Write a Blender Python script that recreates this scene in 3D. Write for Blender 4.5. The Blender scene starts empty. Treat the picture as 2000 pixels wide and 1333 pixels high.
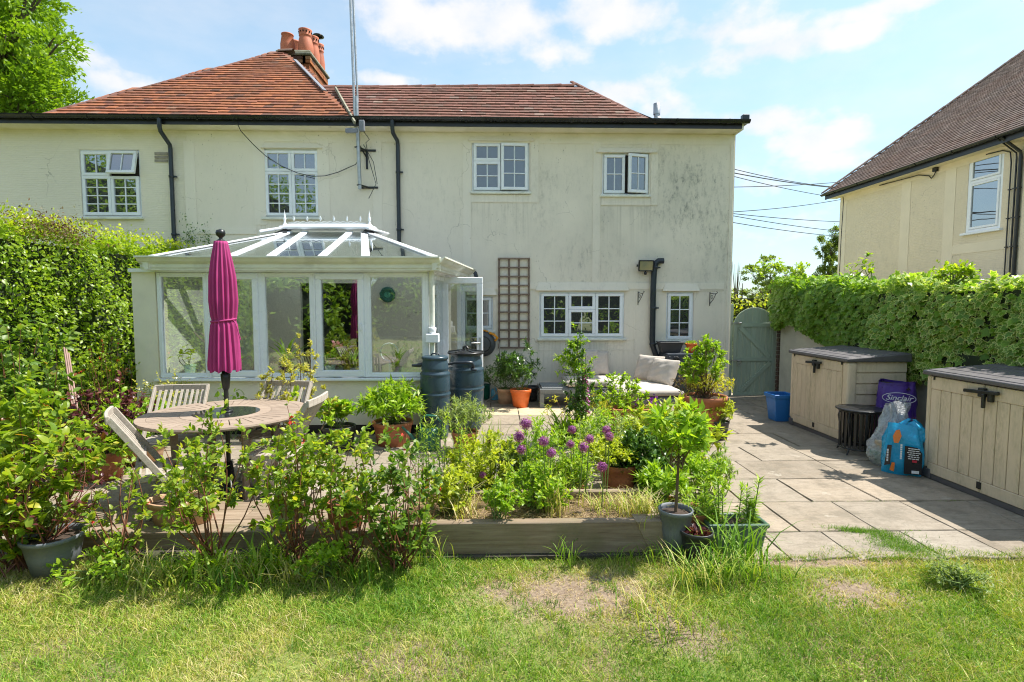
import bpy, math, random
import numpy as np
from mathutils import Vector, Matrix

random.seed(7)
rng = np.random.default_rng(11)
SC = bpy.context.scene
COL = SC.collection
R = math.radians

# ------------------------------------------------------------------ camera
FPX, CU, CV, HORIZON, VPX, EYE = 1050.0, 1000.0, 666.5, 595.0, 975.0, 1.7
PITCH = math.atan((CV - HORIZON) / FPX)
YAW = math.atan((CU - VPX) / FPX)
cam_data = bpy.data.cameras.new('camera')
cam_data.sensor_width = 36.0
cam_data.lens = FPX / 2000.0 * 36.0
cam_data.clip_start = 0.05
cam_data.clip_end = 3000
cam = bpy.data.objects.new('camera', cam_data)
cam.location = (0, 0, EYE)
cam.rotation_euler = (math.pi / 2 - PITCH, 0, -YAW)
COL.objects.link(cam)
SC.camera = cam

# ------------------------------------------------------------------ light
SUN_TO = Vector((-1.0, -0.19, -1.66)).normalized()          # the way the light travels
SUN_EL = math.asin(-SUN_TO.z)
SUN_AZ = math.atan2(-SUN_TO.x, -SUN_TO.y)                     # from +Y towards +X
SUN_STRENGTH, SKY_STRENGTH, EXPOSURE = 2.95, 0.15, 1.5
sun_data = bpy.data.lights.new('sun', 'SUN')
sun_data.energy = SUN_STRENGTH
sun_data.angle = R(0.5)
sun_data.color = (1.0, 0.95, 0.87)
sun = bpy.data.objects.new('sun', sun_data)
sun.rotation_euler = SUN_TO.to_track_quat('-Z', 'Y').to_euler()
sun.location = (20, 10, 30)
COL.objects.link(sun)
SC.view_settings.view_transform = 'Standard'
SC.view_settings.look = 'None'
SC.view_settings.gamma = 1
SC.view_settings.exposure = EXPOSURE
SC.view_settings.use_curve_mapping = False
SC.render.engine = 'CYCLES'
SC.cycles.max_bounces = 8
SC.cycles.transparent_max_bounces = 16
SC.cycles.caustics_reflective = False
SC.cycles.use_denoising = True
SC.cycles.denoising_prefilter = 'FAST'
SC.cycles.filter_width = 1.1


def ray(u, v):
    a, b = (u - CU) / FPX, -(v - CV) / FPX
    F = Vector((math.sin(YAW) * math.cos(PITCH), math.cos(YAW) * math.cos(PITCH), -math.sin(PITCH)))
    Rt = Vector((math.cos(YAW), -math.sin(YAW), 0))
    return F + Rt * a + Rt.cross(F) * b


def atY(u, v, Y):
    d = ray(u, v)
    return Vector((0, 0, EYE)) + d * (Y / d.y)


def atZ(u, v, z=0.0):
    d = ray(u, v)
    return Vector((0, 0, EYE)) + d * ((z - EYE) / d.z)


def atX(u, v, x):
    d = ray(u, v)
    return Vector((0, 0, EYE)) + d * (x / d.x)


# world: sky with broken cloud
def make_world():
    w = bpy.data.worlds.new('World')
    SC.world = w
    w.use_nodes = True
    nt = w.node_tree
    for n in list(nt.nodes):
        nt.nodes.remove(n)
    N, L = nt.nodes.new, nt.links.new
    out = N('ShaderNodeOutputWorld')
    bg = N('ShaderNodeBackground')
    bg.inputs['Strength'].default_value = SKY_STRENGTH
    L(bg.outputs[0], out.inputs[0])
    sky = N('ShaderNodeTexSky')
    sky.sky_type = 'NISHITA'
    sky.sun_disc = False
    sky.sun_elevation = SUN_EL
    sky.sun_rotation = SUN_AZ
    sky.air_density = 1.0
    sky.dust_density = 0.4
    sky.ozone_density = 1.0
    tc = N('ShaderNodeTexCoord')
    d = tc.outputs['Generated']

    def math_(op, a, b=None, c=None, clamp=False):
        m = N('ShaderNodeMath')
        m.operation = op
        m.use_clamp = clamp
        for i, x in enumerate((a, b, c)):
            if x is None:
                continue
            if isinstance(x, (int, float)):
                m.inputs[i].default_value = x
            else:
                L(x, m.inputs[i])
        return m.outputs[0]

    def dot(vec):
        m = N('ShaderNodeVectorMath')
        m.operation = 'DOT_PRODUCT'
        L(d, m.inputs[0])
        m.inputs[1].default_value = vec
        return m.outputs['Value']

    def noise(scale, detail, rough, loc=(0, 0, 0), sc=(1, 1, 1)):
        mp = N('ShaderNodeMapping')
        L(d, mp.inputs[0])
        mp.inputs['Location'].default_value = loc
        mp.inputs['Scale'].default_value = sc
        n = N('ShaderNodeTexNoise')
        L(mp.outputs[0], n.inputs['Vector'])
        n.inputs['Scale'].default_value = scale
        n.inputs['Detail'].default_value = detail
        n.inputs['Roughness'].default_value = rough
        return n.outputs['Fac']

    n1 = noise(9, 8, 0.55, (3.1, 0.4, 1.2), (1, 1, 1.5))
    n2 = noise(3.2, 6, 0.6, (7.3, 2.4, 5.2), (1, 1, 2.4))
    clouds = [(790, 40, 130, 60, 1), (960, 45, 220, 75, 1), (1180, 30, 200, 55, .95), (1390, 60, 120, 60, .95),
              (1520, 92, 230, 42, 1), (1480, 70, 140, 36, .9), (745, 158, 60, 20, .9), (1215, 180, 95, 34, 1), (1300, 215, 60, 36, .9),
              (1480, 238, 130, 40, 1), (1590, 275, 120, 40, 1), (150, 95, 85, 55, 1), (215, 158, 95, 36, .8),
              (1770, 5, 260, 22, .9), (1620, 320, 190, 40, .75), (1530, 430, 240, 70, .38), (2300, 200, 260, 90, .9),
              (-300, 120, 260, 70, .9), (1540, 355, 150, 40, .6), (1050, 110, 180, 40, .55), (440, -120, 320, 60, .8), (1400, -160, 420, 80, .9)]
    total = None
    for (u, v, a, b, k) in clouds:
        c = ray(u, v).normalized()
        up = Vector((0, 0, 1))
        rt = c.cross(up).normalized()
        up = rt.cross(c)
        sc = c.dot(ray(CU, CV).normalized())
        e1 = math_('DIVIDE', dot(rt), a / FPX * sc)
        e2 = math_('DIVIDE', dot(up), b / FPX * sc)
        r2 = math_('ADD', math_('MULTIPLY', e1, e1), math_('MULTIPLY', e2, e2))
        g = math_('MULTIPLY', math_('SUBTRACT', 1.35, math_('SQRT', r2)), k)
        g = math_('MULTIPLY', g, math_('GREATER_THAN', dot(c), 0.2))
        total = g if total is None else math_('MAXIMUM', total, g)
    # elsewhere: the same broken cover from noise alone
    front = math_('SMOOTHSTEP' if False else 'GREATER_THAN', dot(Vector((0, 1, 0.15)).normalized()), 0.45)
    gen = math_('MULTIPLY', math_('SUBTRACT', n2, 0.52), 6.0)
    gen = math_('MULTIPLY', gen, math_('SUBTRACT', 1.0, front))
    total = math_('MAXIMUM', total, gen)
    m = math_('ADD', math_('MULTIPLY', total, 0.9), math_('MULTIPLY', math_('SUBTRACT', n1, 0.55), 2.8))
    mr = N('ShaderNodeMapRange')
    mr.interpolation_type = 'SMOOTHSTEP'
    L(m, mr.inputs[0])
    mr.inputs[1].default_value = -0.05
    mr.inputs[2].default_value = 0.95
    mr.inputs[3].default_value = 0.0
    mr.inputs[4].default_value = 0.92
    # thin veil over the blue
    veil = N('ShaderNodeMapRange')
    L(noise(5, 5, 0.6, (1, 5, 2), (1, 1, 3)), veil.inputs[0])
    veil.inputs[1].default_value = 0.35
    veil.inputs[2].default_value = 0.75
    veil.inputs[3].default_value = 0.20
    veil.inputs[4].default_value = 0.44
    mask = math_('MAXIMUM', mr.outputs[0], veil.outputs[0])
    shade = N('ShaderNodeMapRange')
    L(n1, shade.inputs[0])
    shade.inputs[1].default_value = 0.35
    shade.inputs[2].default_value = 0.7
    ccol = N('ShaderNodeMixRGB')
    L(shade.outputs[0], ccol.inputs[0])
    ccol.inputs[1].default_value = (CLOUD * .80, CLOUD * .86, CLOUD * .96, 1)
    ccol.inputs[2].default_value = (CLOUD * 1.05, CLOUD * 1.0, CLOUD * 1.0, 1)
    gain = N('ShaderNodeMixRGB')
    gain.blend_type = 'MULTIPLY'
    gain.inputs[0].default_value = 1
    L(sky.outputs[0], gain.inputs[1])
    gain.inputs[2].default_value = SKYTINT
    hz = N('ShaderNodeMapRange')
    hz.interpolation_type = 'SMOOTHSTEP'
    L(dot((0, 0, 1)), hz.inputs[0])
    hz.inputs[1].default_value = -0.02
    hz.inputs[2].default_value = 0.42
    hzc = N('ShaderNodeMixRGB')
    L(hz.outputs[0], hzc.inputs[0])
    hzc.inputs[1].default_value = (0.52, 0.60, 0.74, 1)
    hzc.inputs[2].default_value = (1, 1, 1, 1)
    g2 = N('ShaderNodeMixRGB')
    g2.blend_type = 'MULTIPLY'
    g2.inputs[0].default_value = 1
    L(gain.outputs[0], g2.inputs[1])
    L(hzc.outputs[0], g2.inputs[2])
    mix = N('ShaderNodeMixRGB')
    L(mask, mix.inputs[0])
    L(g2.outputs[0], mix.inputs[1])
    L(ccol.outputs[0], mix.inputs[2])
    L(mix.outputs[0], bg.inputs['Color'])


CLOUD = 2.5
SKYTINT = (0.62, 0.67, 0.575, 1)
make_world()


# ------------------------------------------------------------------ tagging
def tag(o, label=None, cat=None, group=None, kind=None):
    if label:
        o['label'] = label
    if cat:
        o['category'] = cat
    if group:
        o['group'] = group
    if kind:
        o['kind'] = kind
    return o


def empty(name, loc=(0, 0, 0), label=None, cat=None, group=None, rz=0, parent=None):
    o = bpy.data.objects.new(name, None)
    o.empty_display_size = 0.1
    o.location = loc
    o.rotation_euler = (0, 0, rz)
    COL.objects.link(o)
    if parent:
        o.parent = parent
    return tag(o, label, cat, group)


def children_of(o):
    return KIDS.get(o, [])


def link(name, me, parent=None, loc=(0, 0, 0)):
    o = bpy.data.objects.new(name, me)
    o.location = loc
    COL.objects.link(o)
    if parent:
        o.parent = parent
    return o


def copy_tree(o, parent=None):
    c = o.copy()
    COL.objects.link(c)
    c.parent = parent
    for ch in list(o.children):
        copy_tree(ch, c)
    return c


# ------------------------------------------------------------------ mesh builder
class MB:
    def __init__(self):
        self.v, self.f, self.m, self.s = [], [], [], []

    def add(self, verts, faces, mat=0, smooth=False):
        b = len(self.v)
        self.v.extend([tuple(x) for x in verts])
        for f in faces:
            self.f.append(tuple(i + b for i in f))
            self.m.append(mat)
            self.s.append(smooth)
        return self

    def box(self, x0, y0, z0, x1, y1, z1, mat=0, M=None):
        vs = [Vector(p) for p in ((x0, y0, z0), (x1, y0, z0), (x1, y1, z0), (x0, y1, z0), (x0, y0, z1), (x1, y0, z1), (x1, y1, z1), (x0, y1, z1))]
        if M is not None:
            vs = [M @ p for p in vs]
        return self.add(vs, [(0, 3, 2, 1), (4, 5, 6, 7), (0, 1, 5, 4), (1, 2, 6, 5), (2, 3, 7, 6), (3, 0, 4, 7)], mat)

    def bar(self, p, q, w, h, mat=0, up=(0, 0, 1)):
        p, q = Vector(p), Vector(q)
        d = (q - p)
        L = d.length
        d.normalize()
        upv = Vector(up)
        s = d.cross(upv)
        if s.length < 1e-4:
            s = d.cross(Vector((0, 1, 0)))
        s.normalize()
        n = s.cross(d)
        M = Matrix((s, d, n)).transposed().to_4x4()
        M.translation = p
        return self.box(-w / 2, 0, -h / 2, w / 2, L, h / 2, mat, M)

    def tube(self, pts, r, seg=8, mat=0, cap=True, smooth=True):
        pts = [Vector(p) for p in pts]
        n = len(pts)
        rs = r if isinstance(r, (list, tuple)) else [r] * n
        vs, fs = [], []
        prev = None
        for i, p in enumerate(pts):
            t = (pts[min(i + 1, n - 1)] - pts[max(i - 1, 0)])
            t.normalize()
            if prev is None:
                a = t.orthogonal().normalized()
            else:
                a = (prev - t * prev.dot(t))
                a = a.normalized() if a.length > 1e-6 else t.orthogonal().normalized()
            prev = a
            b = t.cross(a)
            for k in range(seg):
                an = 2 * math.pi * k / seg
                vs.append(p + (a * math.cos(an) + b * math.sin(an)) * rs[i])
        for i in range(n - 1):
            for k in range(seg):
                k2 = (k + 1) % seg
                fs.append((i * seg + k, i * seg + k2, (i + 1) * seg + k2, (i + 1) * seg + k))
        self.add(vs, fs, mat, smooth)
        if cap:
            self.add(vs[:seg], [tuple(reversed(range(seg)))], mat)
            self.add(vs[-seg:], [tuple(range(seg))], mat)
        return self

    def lathe(self, prof, c=(0, 0, 0), seg=24, mat=0, smooth=True, sx=1, sy=1, ripple=None):
        c = Vector(c)
        vs, fs = [], []
        n = len(prof)
        for i, (r, z) in enumerate(prof):
            for k in range(seg):
                an = 2 * math.pi * k / seg
                rr = r * (ripple(an, z) if ripple else 1)
                vs.append(c + Vector((math.cos(an) * rr * sx, math.sin(an) * rr * sy, z)))
        for i in range(n - 1):
            for k in range(seg):
                k2 = (k + 1) % seg
                fs.append((i * seg + k, i * seg + k2, (i + 1) * seg + k2, (i + 1) * seg + k))
        return self.add(vs, fs, mat, smooth)

    def prism(self, poly, d, mat=0):
        """poly: 3D points (counter-clockwise seen from the end that d points to), pushed along d"""
        poly = [Vector(p) for p in poly]
        d = Vector(d)
        n = len(poly)
        vs = poly + [p + d for p in poly]
        fs = [tuple(reversed(range(n))), tuple(range(n, 2 * n))]
        for i in range(n):
            j = (i + 1) % n
            fs.append((i, j, n + j, n + i))
        return self.add(vs, fs, mat)

    def quad(self, a, b, c, d, mat=0):
        return self.add([a, b, c, d], [(0, 1, 2, 3)], mat)

    def mesh(self, name, mats):
        me = bpy.data.meshes.new(name)
        me.from_pydata(self.v, [], self.f)
        if not isinstance(mats, (list, tuple)):
            mats = [mats]
        for m in mats:
            me.materials.append(m)
        me.polygons.foreach_set('material_index', self.m)
        me.polygons.foreach_set('use_smooth', self.s)
        me.update()
        return me

    def build(self, name, mats, parent=None, bevel=0, loc=(0, 0, 0), seg=1):
        o = link(name, self.mesh(name, mats), parent, loc)
        if bevel:
            b = o.modifiers.new('bevel', 'BEVEL')
            b.width = bevel
            b.segments = seg
            b.limit_method = 'ANGLE'
            b.angle_limit = R(35)
        return o


# ------------------------------------------------------------------ materials
class NT:
    def __init__(self, name):
        self.mat = bpy.data.materials.new(name)
        self.mat.use_nodes = True
        self.nt = self.mat.node_tree
        for n in list(self.nt.nodes):
            self.nt.nodes.remove(n)
        self.out = self.nt.nodes.new('ShaderNodeOutputMaterial')

    def n(self, t, **kw):
        nd = self.nt.nodes.new(t)
        for k, v in kw.items():
            setattr(nd, k, v)
        return nd

    def l(self, a, b):
        self.nt.links.new(a, b)

    def put(self, sock, v):
        if isinstance(v, bpy.types.NodeSocket):
            self.l(v, sock)
        elif isinstance(v, tuple) and len(v) == 3 and sock.type == 'RGBA':
            sock.default_value = (*v, 1)
        else:
            sock.default_value = v

    def pos(self, scale=(1, 1, 1), kind='Object', rot=(0, 0, 0)):
        if kind == 'World':
            g = self.n('ShaderNodeNewGeometry').outputs['Position']
        else:
            g = self.n('ShaderNodeTexCoord').outputs[kind]
        m = self.n('ShaderNodeMapping')
        self.l(g, m.inputs[0])
        m.inputs['Scale'].default_value = scale
        m.inputs['Rotation'].default_value = rot
        return m.outputs[0]

    def noise(self, vec, scale, detail=4, rough=0.55, dist=0):
        n = self.n('ShaderNodeTexNoise')
        self.l(vec, n.inputs['Vector'])
        n.inputs['Scale'].default_value = scale
        n.inputs['Detail'].default_value = detail
        n.inputs['Roughness'].default_value = rough
        n.inputs['Distortion'].default_value = dist
        return n.outputs['Fac']

    def rng(self, v, a, b, c=0.0, d=1.0, smooth=False):
        m = self.n('ShaderNodeMapRange')
        if smooth:
            m.interpolation_type = 'SMOOTHSTEP'
        self.put(m.inputs[0], v)
        for i, x in enumerate((a, b, c, d)):
            m.inputs[i + 1].default_value = x
        return m.outputs[0]

    def math(self, op, a, b=0.0, clamp=False):
        m = self.n('ShaderNodeMath', operation=op, use_clamp=clamp)
        self.put(m.inputs[0], a)
        self.put(m.inputs[1], b)
        return m.outputs[0]

    def mix(self, f, a, b, mode='MIX'):
        m = self.n('ShaderNodeMixRGB', blend_type=mode)
        self.put(m.inputs[0], f)
        self.put(m.inputs[1], a)
        self.put(m.inputs[2], b)
        return m.outputs[0]

    def ramp(self, f, stops):
        r = self.n('ShaderNodeValToRGB')
        self.put(r.inputs[0], f)
        el = r.color_ramp.elements
        while len(el) < len(stops):
            el.new(0.5)
        for e, (p, c) in zip(el, stops):
            e.position = p
            e.color = (*c, 1)
        return r.outputs[0]

    def bump(self, h, strength=0.3, dist=0.01):
        b = self.n('ShaderNodeBump')
        self.put(b.inputs['Height'], h)
        b.inputs['Strength'].default_value = strength
        b.inputs['Distance'].default_value = dist
        return b.outputs[0]

    def pbr(self, col, rough=0.6, bump=None, metal=0.0, spec=0.5, **kw):
        p = self.n('ShaderNodeBsdfPrincipled')
        self.put(p.inputs['Base Color'], col)
        self.put(p.inputs['Roughness'], rough)
        self.put(p.inputs['Metallic'], metal)
        self.put(p.inputs['Specular IOR Level'], spec)
        for k, v in kw.items():
            self.put(p.inputs[k.replace('_', ' ')], v)
        if bump is not None:
            self.l(bump, p.inputs['Normal'])
        return p.outputs[0]

    def done(self, sh):
        self.l(sh, self.out.inputs[0])
        return self.mat


def simple(name, col, rough=0.6, var=0.15, scale=6, bump=0.1, bscale=60, metal=0.0, spec=0.5, grime=0.0, kind='Object'):
    t = NT(name)
    p = t.pos(kind=kind)
    n = t.noise(p, scale, 5)
    d = tuple(c * (1 - var) for c in col)
    e = tuple(min(1, c * (1 + var)) for c in col)
    c = t.mix(t.rng(n, 0.3, 0.7), d, e)
    if grime:
        g = t.rng(t.noise(p, scale * 0.6, 7, 0.7), 0.5, 0.75)
        c = t.mix(t.math('MULTIPLY', g, grime), c, (0.09, 0.09, 0.06))
    b = t.bump(t.noise(p, bscale, 4), bump, 0.004) if bump else None
    rr = t.rng(t.noise(p, scale * 2, 4), 0.3, 0.7, max(0.02, rough - 0.08), min(1, rough + 0.08))
    return t.done(t.pbr(c, rr, b, metal, spec))


STREAKS = [(-7.55, -6.5, 3.25), (-4.25, -3.25, 3.22), (-.5, .55, 3.72), (1.85, 2.75, 3.66), (.7, 2.3, 1.05)]


def mat_render(name, combed=False, stained=1.0, base=(0.87, 0.80, 0.67)):
    t = NT(name)
    p = t.pos(kind='World')
    sep = t.n('ShaderNodeSeparateXYZ')
    t.l(t.pos(kind='World'), sep.inputs[0])
    X, Z = sep.outputs[0], sep.outputs[2]
    big = t.noise(p, 0.7, 5, 0.6)
    c = t.mix(t.rng(big, 0.3, 0.7), base, tuple(x * 0.93 for x in base))
    # mildew: fine vertical streaks, stronger over the right half below the first floor sills
    st = t.noise(t.pos((7, 7, 2.6), 'World'), 1.2, 10, 0.8)
    fine = t.noise(t.pos((1, 1, 0.55), 'World'), 26, 6, 0.75)
    reg = t.noise(p, 0.55, 3, 0.5)
    regx = t.rng(X, -1.6, 2.8, 0.16, 1.0, True)
    regz = t.math('MULTIPLY', t.rng(Z, 1.5, 2.4, 0.3, 1.0, True), t.rng(Z, 3.9, 4.9, 1.0, 0.12, True))
    m = t.math('MULTIPLY', t.rng(st, 0.46, 0.60), t.rng(fine, 0.40, 0.62))
    m = t.math('MULTIPLY', m, t.rng(reg, 0.32, 0.62))
    m = t.math('MULTIPLY', m, t.math('MULTIPLY', regx, regz))
    c = t.mix(t.math('MULTIPLY', m, 0.95 * stained, True), c, (0.17, 0.175, 0.145))
    wash = t.math('MULTIPLY', t.math('MULTIPLY', regx, regz), t.rng(t.noise(p, 1.1, 6, 0.65), 0.35, 0.7))
    c = t.mix(t.math('MULTIPLY', wash, 0.40 * stained), c, (0.46, 0.45, 0.38))
    # rain streaks below the sills
    run = None
    for (a, b, zb) in STREAKS:
        mx = t.math('MULTIPLY', t.rng(X, a - .12, a + .05, 0, 1, True), t.rng(X, b - .05, b + .12, 1, 0, True))
        mz = t.math('MULTIPLY', t.rng(Z, zb - 1.1, zb - .1, 0, 1), t.math('LESS_THAN', Z, zb))
        r_ = t.math('MULTIPLY', mx, mz)
        run = r_ if run is None else t.math('MAXIMUM', run, r_)
    vs_ = t.noise(t.pos((16, 16, .35), 'World'), 1.4, 7, .7)
    c = t.mix(t.math('MULTIPLY', t.math('MULTIPLY', run, t.rng(vs_, .45, .68)), .38 * stained, True), c, (0.24, 0.24, 0.19))
    # hairline cracks
    vo = t.n('ShaderNodeTexVoronoi', feature='DISTANCE_TO_EDGE')
    t.l(t.n('ShaderNodeVectorMath', operation='ADD').outputs[0], vo.inputs['Vector'])
    va = vo.inputs['Vector'].links[0].from_node
    t.l(t.pos(kind='World'), va.inputs[0])
    nz = t.n('ShaderNodeTexNoise')
    nz.inputs['Scale'].default_value = 1.5
    nz.inputs['Detail'].default_value = 6
    t.l(t.pos(kind='World'), nz.inputs['Vector'])
    t.l(nz.outputs['Color'], va.inputs[1])
    vo.inputs['Scale'].default_value = .55
    ck = t.math('MULTIPLY', t.rng(vo.outputs['Distance'], 0.0, 0.0035, 1, 0), t.rng(t.noise(p, 1.3, 3), .52, .6))
    c = t.mix(t.math('MULTIPLY', ck, .5), c, (0.2, 0.19, 0.15))
    # black specks
    sp = t.noise(t.pos((1, 1, .4), 'World'), 55, 2, 0.5)
    spr = t.rng(t.noise(p, 0.9, 2), 0.5, 0.62)
    c = t.mix(t.math('MULTIPLY', t.rng(sp, 0.70, 0.74), t.math('MULTIPLY', spr, 0.75)), c, (0.06, 0.06, 0.045))
    # green algae under the eaves
    eave = t.math('MULTIPLY', t.rng(Z, 4.45, 4.95, 0, 1, True), t.rng(t.noise(p, 3, 5), 0.35, 0.65))
    c = t.mix(t.math('MULTIPLY', eave, 0.40), c, (0.42, 0.40, 0.17))
    h = t.noise(p, 34, 5, 0.6)
    b = t.bump(h, 0.22, 0.006)
    if combed:
        w = t.n('ShaderNodeTexWave', wave_type='BANDS', bands_direction='Z')
        t.l(t.pos((0.35, 0.35, 1), 'World'), w.inputs[0])
        w.inputs['Scale'].default_value = 8.5
        w.inputs['Distortion'].default_value = 5.0
        w.inputs['Detail'].default_value = 3.5
        w.inputs['Detail Scale'].default_value = 1.6
        bb = t.n('ShaderNodeBump')
        t.l(w.outputs['Fac'], bb.inputs['Height'])
        bb.inputs['Strength'].default_value = 0.28
        bb.inputs['Distance'].default_value = 0.010
        t.l(b, bb.inputs['Normal'])
        b = bb.outputs[0]
        c = t.mix(t.rng(w.outputs['Fac'], 0.0, 0.35, 0.10, 0.0), c, (0.50, 0.48, 0.36))
    return t.done(t.pbr(c, 0.9, b, spec=0.2))


def mat_tile(name, stops, moss=(0.10, 0.09, 0.05), mossk=0.5, lichen=0.3):
    t = NT(name)
    oi = t.n('ShaderNodeObjectInfo')
    at = t.n('ShaderNodeAttribute', attribute_name='tint')
    r = t.math('FRACT', t.math('ADD', oi.outputs['Random'], at.outputs['Fac']))
    c = t.ramp(r, stops)
    p = t.pos(kind='World')
    c = t.mix(t.rng(t.noise(p, 1.1, 4), 0.38, 0.62), c, t.mix(0.45, c, (0.15, 0.075, 0.05)))
    c = t.mix(t.math('MULTIPLY', t.rng(t.noise(p, 7, 7, 0.7), 0.55, 0.7), mossk), c, moss)
    c = t.mix(t.math('MULTIPLY', t.rng(t.noise(p, 23, 4, 0.6), 0.62, 0.7), lichen), c, (0.5, 0.46, 0.36))
    return t.done(t.pbr(c, 0.85, t.bump(t.noise(p, 90, 3), 0.3, 0.003), spec=0.25))


def mat_glass(name, refl=0.22, dark=None, rough=0.0, wob=0.02):
    t = NT(name)
    p = t.pos(kind='World')
    b = t.bump(t.noise(p, 1.7, 2), wob, 0.05)
    g = t.n('ShaderNodeBsdfGlossy')
    g.inputs['Roughness'].default_value = rough
    g.inputs['Color'].default_value = (0.95, 0.98, 1, 1)
    t.l(b, g.inputs['Normal'])
    if dark is None:
        d = t.n('ShaderNodeBsdfTransparent')
        d.inputs[0].default_value = (0.90, 0.93, 0.92, 1)
        dsh = d.outputs[0]
    else:
        dsh = t.pbr(dark, 0.5)  # opaque pane: the dark room behind is put into its base colour
    fr = t.n('ShaderNodeLayerWeight')
    fr.inputs['Blend'].default_value = 0.35
    f = t.rng(fr.outputs['Facing'], 0.0, 1.0, refl, 0.9)
    m = t.n('ShaderNodeMixShader')
    t.l(f, m.inputs[0])
    t.l(dsh, m.inputs[1])
    t.l(g.outputs[0], m.inputs[2])
    return t.done(m.outputs[0])


def mat_wood(name, c0, c1, scale=3, axis=(1, 14, 14), rough=0.8, grain=0.5, algae=0.0):
    t = NT(name)
    p = t.pos(axis)
    n = t.noise(p, scale, 8, 0.65, 0.6)
    c = t.mix(t.rng(n, 0.3, 0.7), c0, c1)
    n2 = t.noise(t.pos(tuple(a * 3 for a in axis)), scale, 4, 0.6)
    c = t.mix(t.rng(n2, 0.62, 0.72, 0, grain), c, tuple(x * 0.35 for x in c0))
    if algae:
        c = t.mix(t.math('MULTIPLY', t.rng(t.noise(t.pos(), 4, 5), 0.5, 0.7), algae), c, (0.16, 0.16, 0.07))
    oi = t.n('ShaderNodeObjectInfo')
    c = t.mix(t.rng(oi.outputs['Random'], 0, 1, 0.0, 0.3), c, tuple(x * 0.6 for x in c0))
    return t.done(t.pbr(c, rough, t.bump(n, 0.35, 0.004), spec=0.25))


def mat_leaf(name, stops, rough=0.42, trans=0.46, edge=None, edge_at=0.55, spec=0.4):
    t = NT(name)
    stops = [(q, (r * 1.5, g * 1.32, b * .9) if g > r and 'petal' not in name else (r, g, b)) for q, (r, g, b) in stops]
    at = t.n('ShaderNodeAttribute', attribute_name='tint')
    f = at.outputs['Fac']
    c = t.ramp(f, stops)
    p = t.pos()
    c = t.mix(t.rng(t.noise(p, 9, 3), 0.3, 0.7, 0, 0.25), c, stops[0][1])
    if edge:
        ed = t.n('ShaderNodeAttribute', attribute_name='edge')
        var = t.n('ShaderNodeAttribute', attribute_name='vari')
        nz = t.noise(p, 60, 2)
        m = t.rng(t.math('ADD', ed.outputs['Fac'], t.math('MULTIPLY', nz, 0.3)), edge_at + 0.1, edge_at + 0.25)
        c = t.mix(t.math('MULTIPLY', m, var.outputs['Fac']), c, edge)
    b = t.n('ShaderNodeBsdfPrincipled')
    t.l(c, b.inputs['Base Color'])
    b.inputs['Roughness'].default_value = rough
    b.inputs['Specular IOR Level'].default_value = spec
    tr = t.n('ShaderNodeBsdfTranslucent')
    t.l(t.mix(1.0, c, (1.45, 1.5, 0.55), 'MULTIPLY'), tr.inputs[0])
    m = t.n('ShaderNodeMixShader')
    m.inputs[0].default_value = trans
    t.l(b.outputs[0], m.inputs[1])
    t.l(tr.outputs[0], m.inputs[2])
    return t.done(m.outputs[0])


M = {}
M['render'] = mat_render('cream_render')
M['render_combed'] = mat_render('combed_render', combed=True, stained=0.35, base=(0.87, 0.805, 0.66))
M['band'] = mat_render('smooth_render', stained=0.45, base=(0.88, 0.815, 0.69))
M['con_wall'] = simple('conservatory_render', (0.85, 0.79, 0.66), 0.9, 0.06, 2, 0.25, 40, grime=0.12)
M['in_wall'] = simple('inner_plaster', (0.70, 0.70, 0.63), 0.9, 0.04, 2, 0.1, 30)
M['nb_render'] = mat_render('neighbour_render', combed=True, stained=0.25, base=(0.80, 0.70, 0.52))
M['nb_band'] = simple('neighbour_smooth_render', (0.80, 0.71, 0.54), 0.9, 0.05, 2, 0.15, 40)
M['upvc'] = simple('white_upvc', (0.86, 0.885, 0.92), 0.3, 0.03, 3, 0.02, 20, grime=0.05)
M['upvc_dirty'] = simple('weathered_upvc', (0.76, 0.77, 0.68), 0.45, 0.10, 5, 0.05, 30, grime=0.35)
M['black'] = simple('black_plastic', (0.016, 0.017, 0.019), 0.35, 0.2, 5, 0.05, 40)
M['black_gutter'] = simple('black_gutter', (0.014, 0.015, 0.017), 0.28, 0.3, 3, 0.05, 30)
M['pipe'] = simple('dark_slate_pipe', (0.022, 0.03, 0.04), 0.35, 0.2, 4, 0.03, 30)
M['steel'] = simple('galvanised_steel', (0.45, 0.46, 0.46), 0.4, 0.15, 12, 0.1, 80, metal=0.8)
M['lead'] = simple('lead_flashing', (0.20, 0.21, 0.24), 0.55, 0.15, 8, 0.2, 30)
M['stone_cap'] = simple('lichened_mortar', (0.28, 0.27, 0.20), 0.95, 0.4, 9, 0.7, 30, grime=0.6)
M['brick'] = mat_tile('stock_brick', [(0, (0.30, 0.09, 0.035)), (0.4, (0.42, 0.15, 0.05)), (0.75, (0.36, 0.19, 0.09)), (1, (0.10, 0.05, 0.035))], mossk=0.3, lichen=0.1)
M['mortar'] = simple('pale_mortar', (0.52, 0.48, 0.38), 0.95, 0.1, 10, 0.4, 60)
M['terracotta_pot'] = simple('chimney_clay', (0.50, 0.15, 0.075), 0.7, 0.2, 5, 0.15, 40, grime=0.15)
M['tile'] = mat_tile('clay_tile', [(0, (0.23, 0.09, 0.056)), (0.3, (0.31, 0.115, 0.062)), (0.7, (0.40, 0.15, 0.07)), (0.9, (0.24, 0.09, 0.06)), (0.96, (0.12, 0.065, 0.05)), (1, (0.38, 0.20, 0.13))], mossk=0.55, lichen=0.25)
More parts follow.
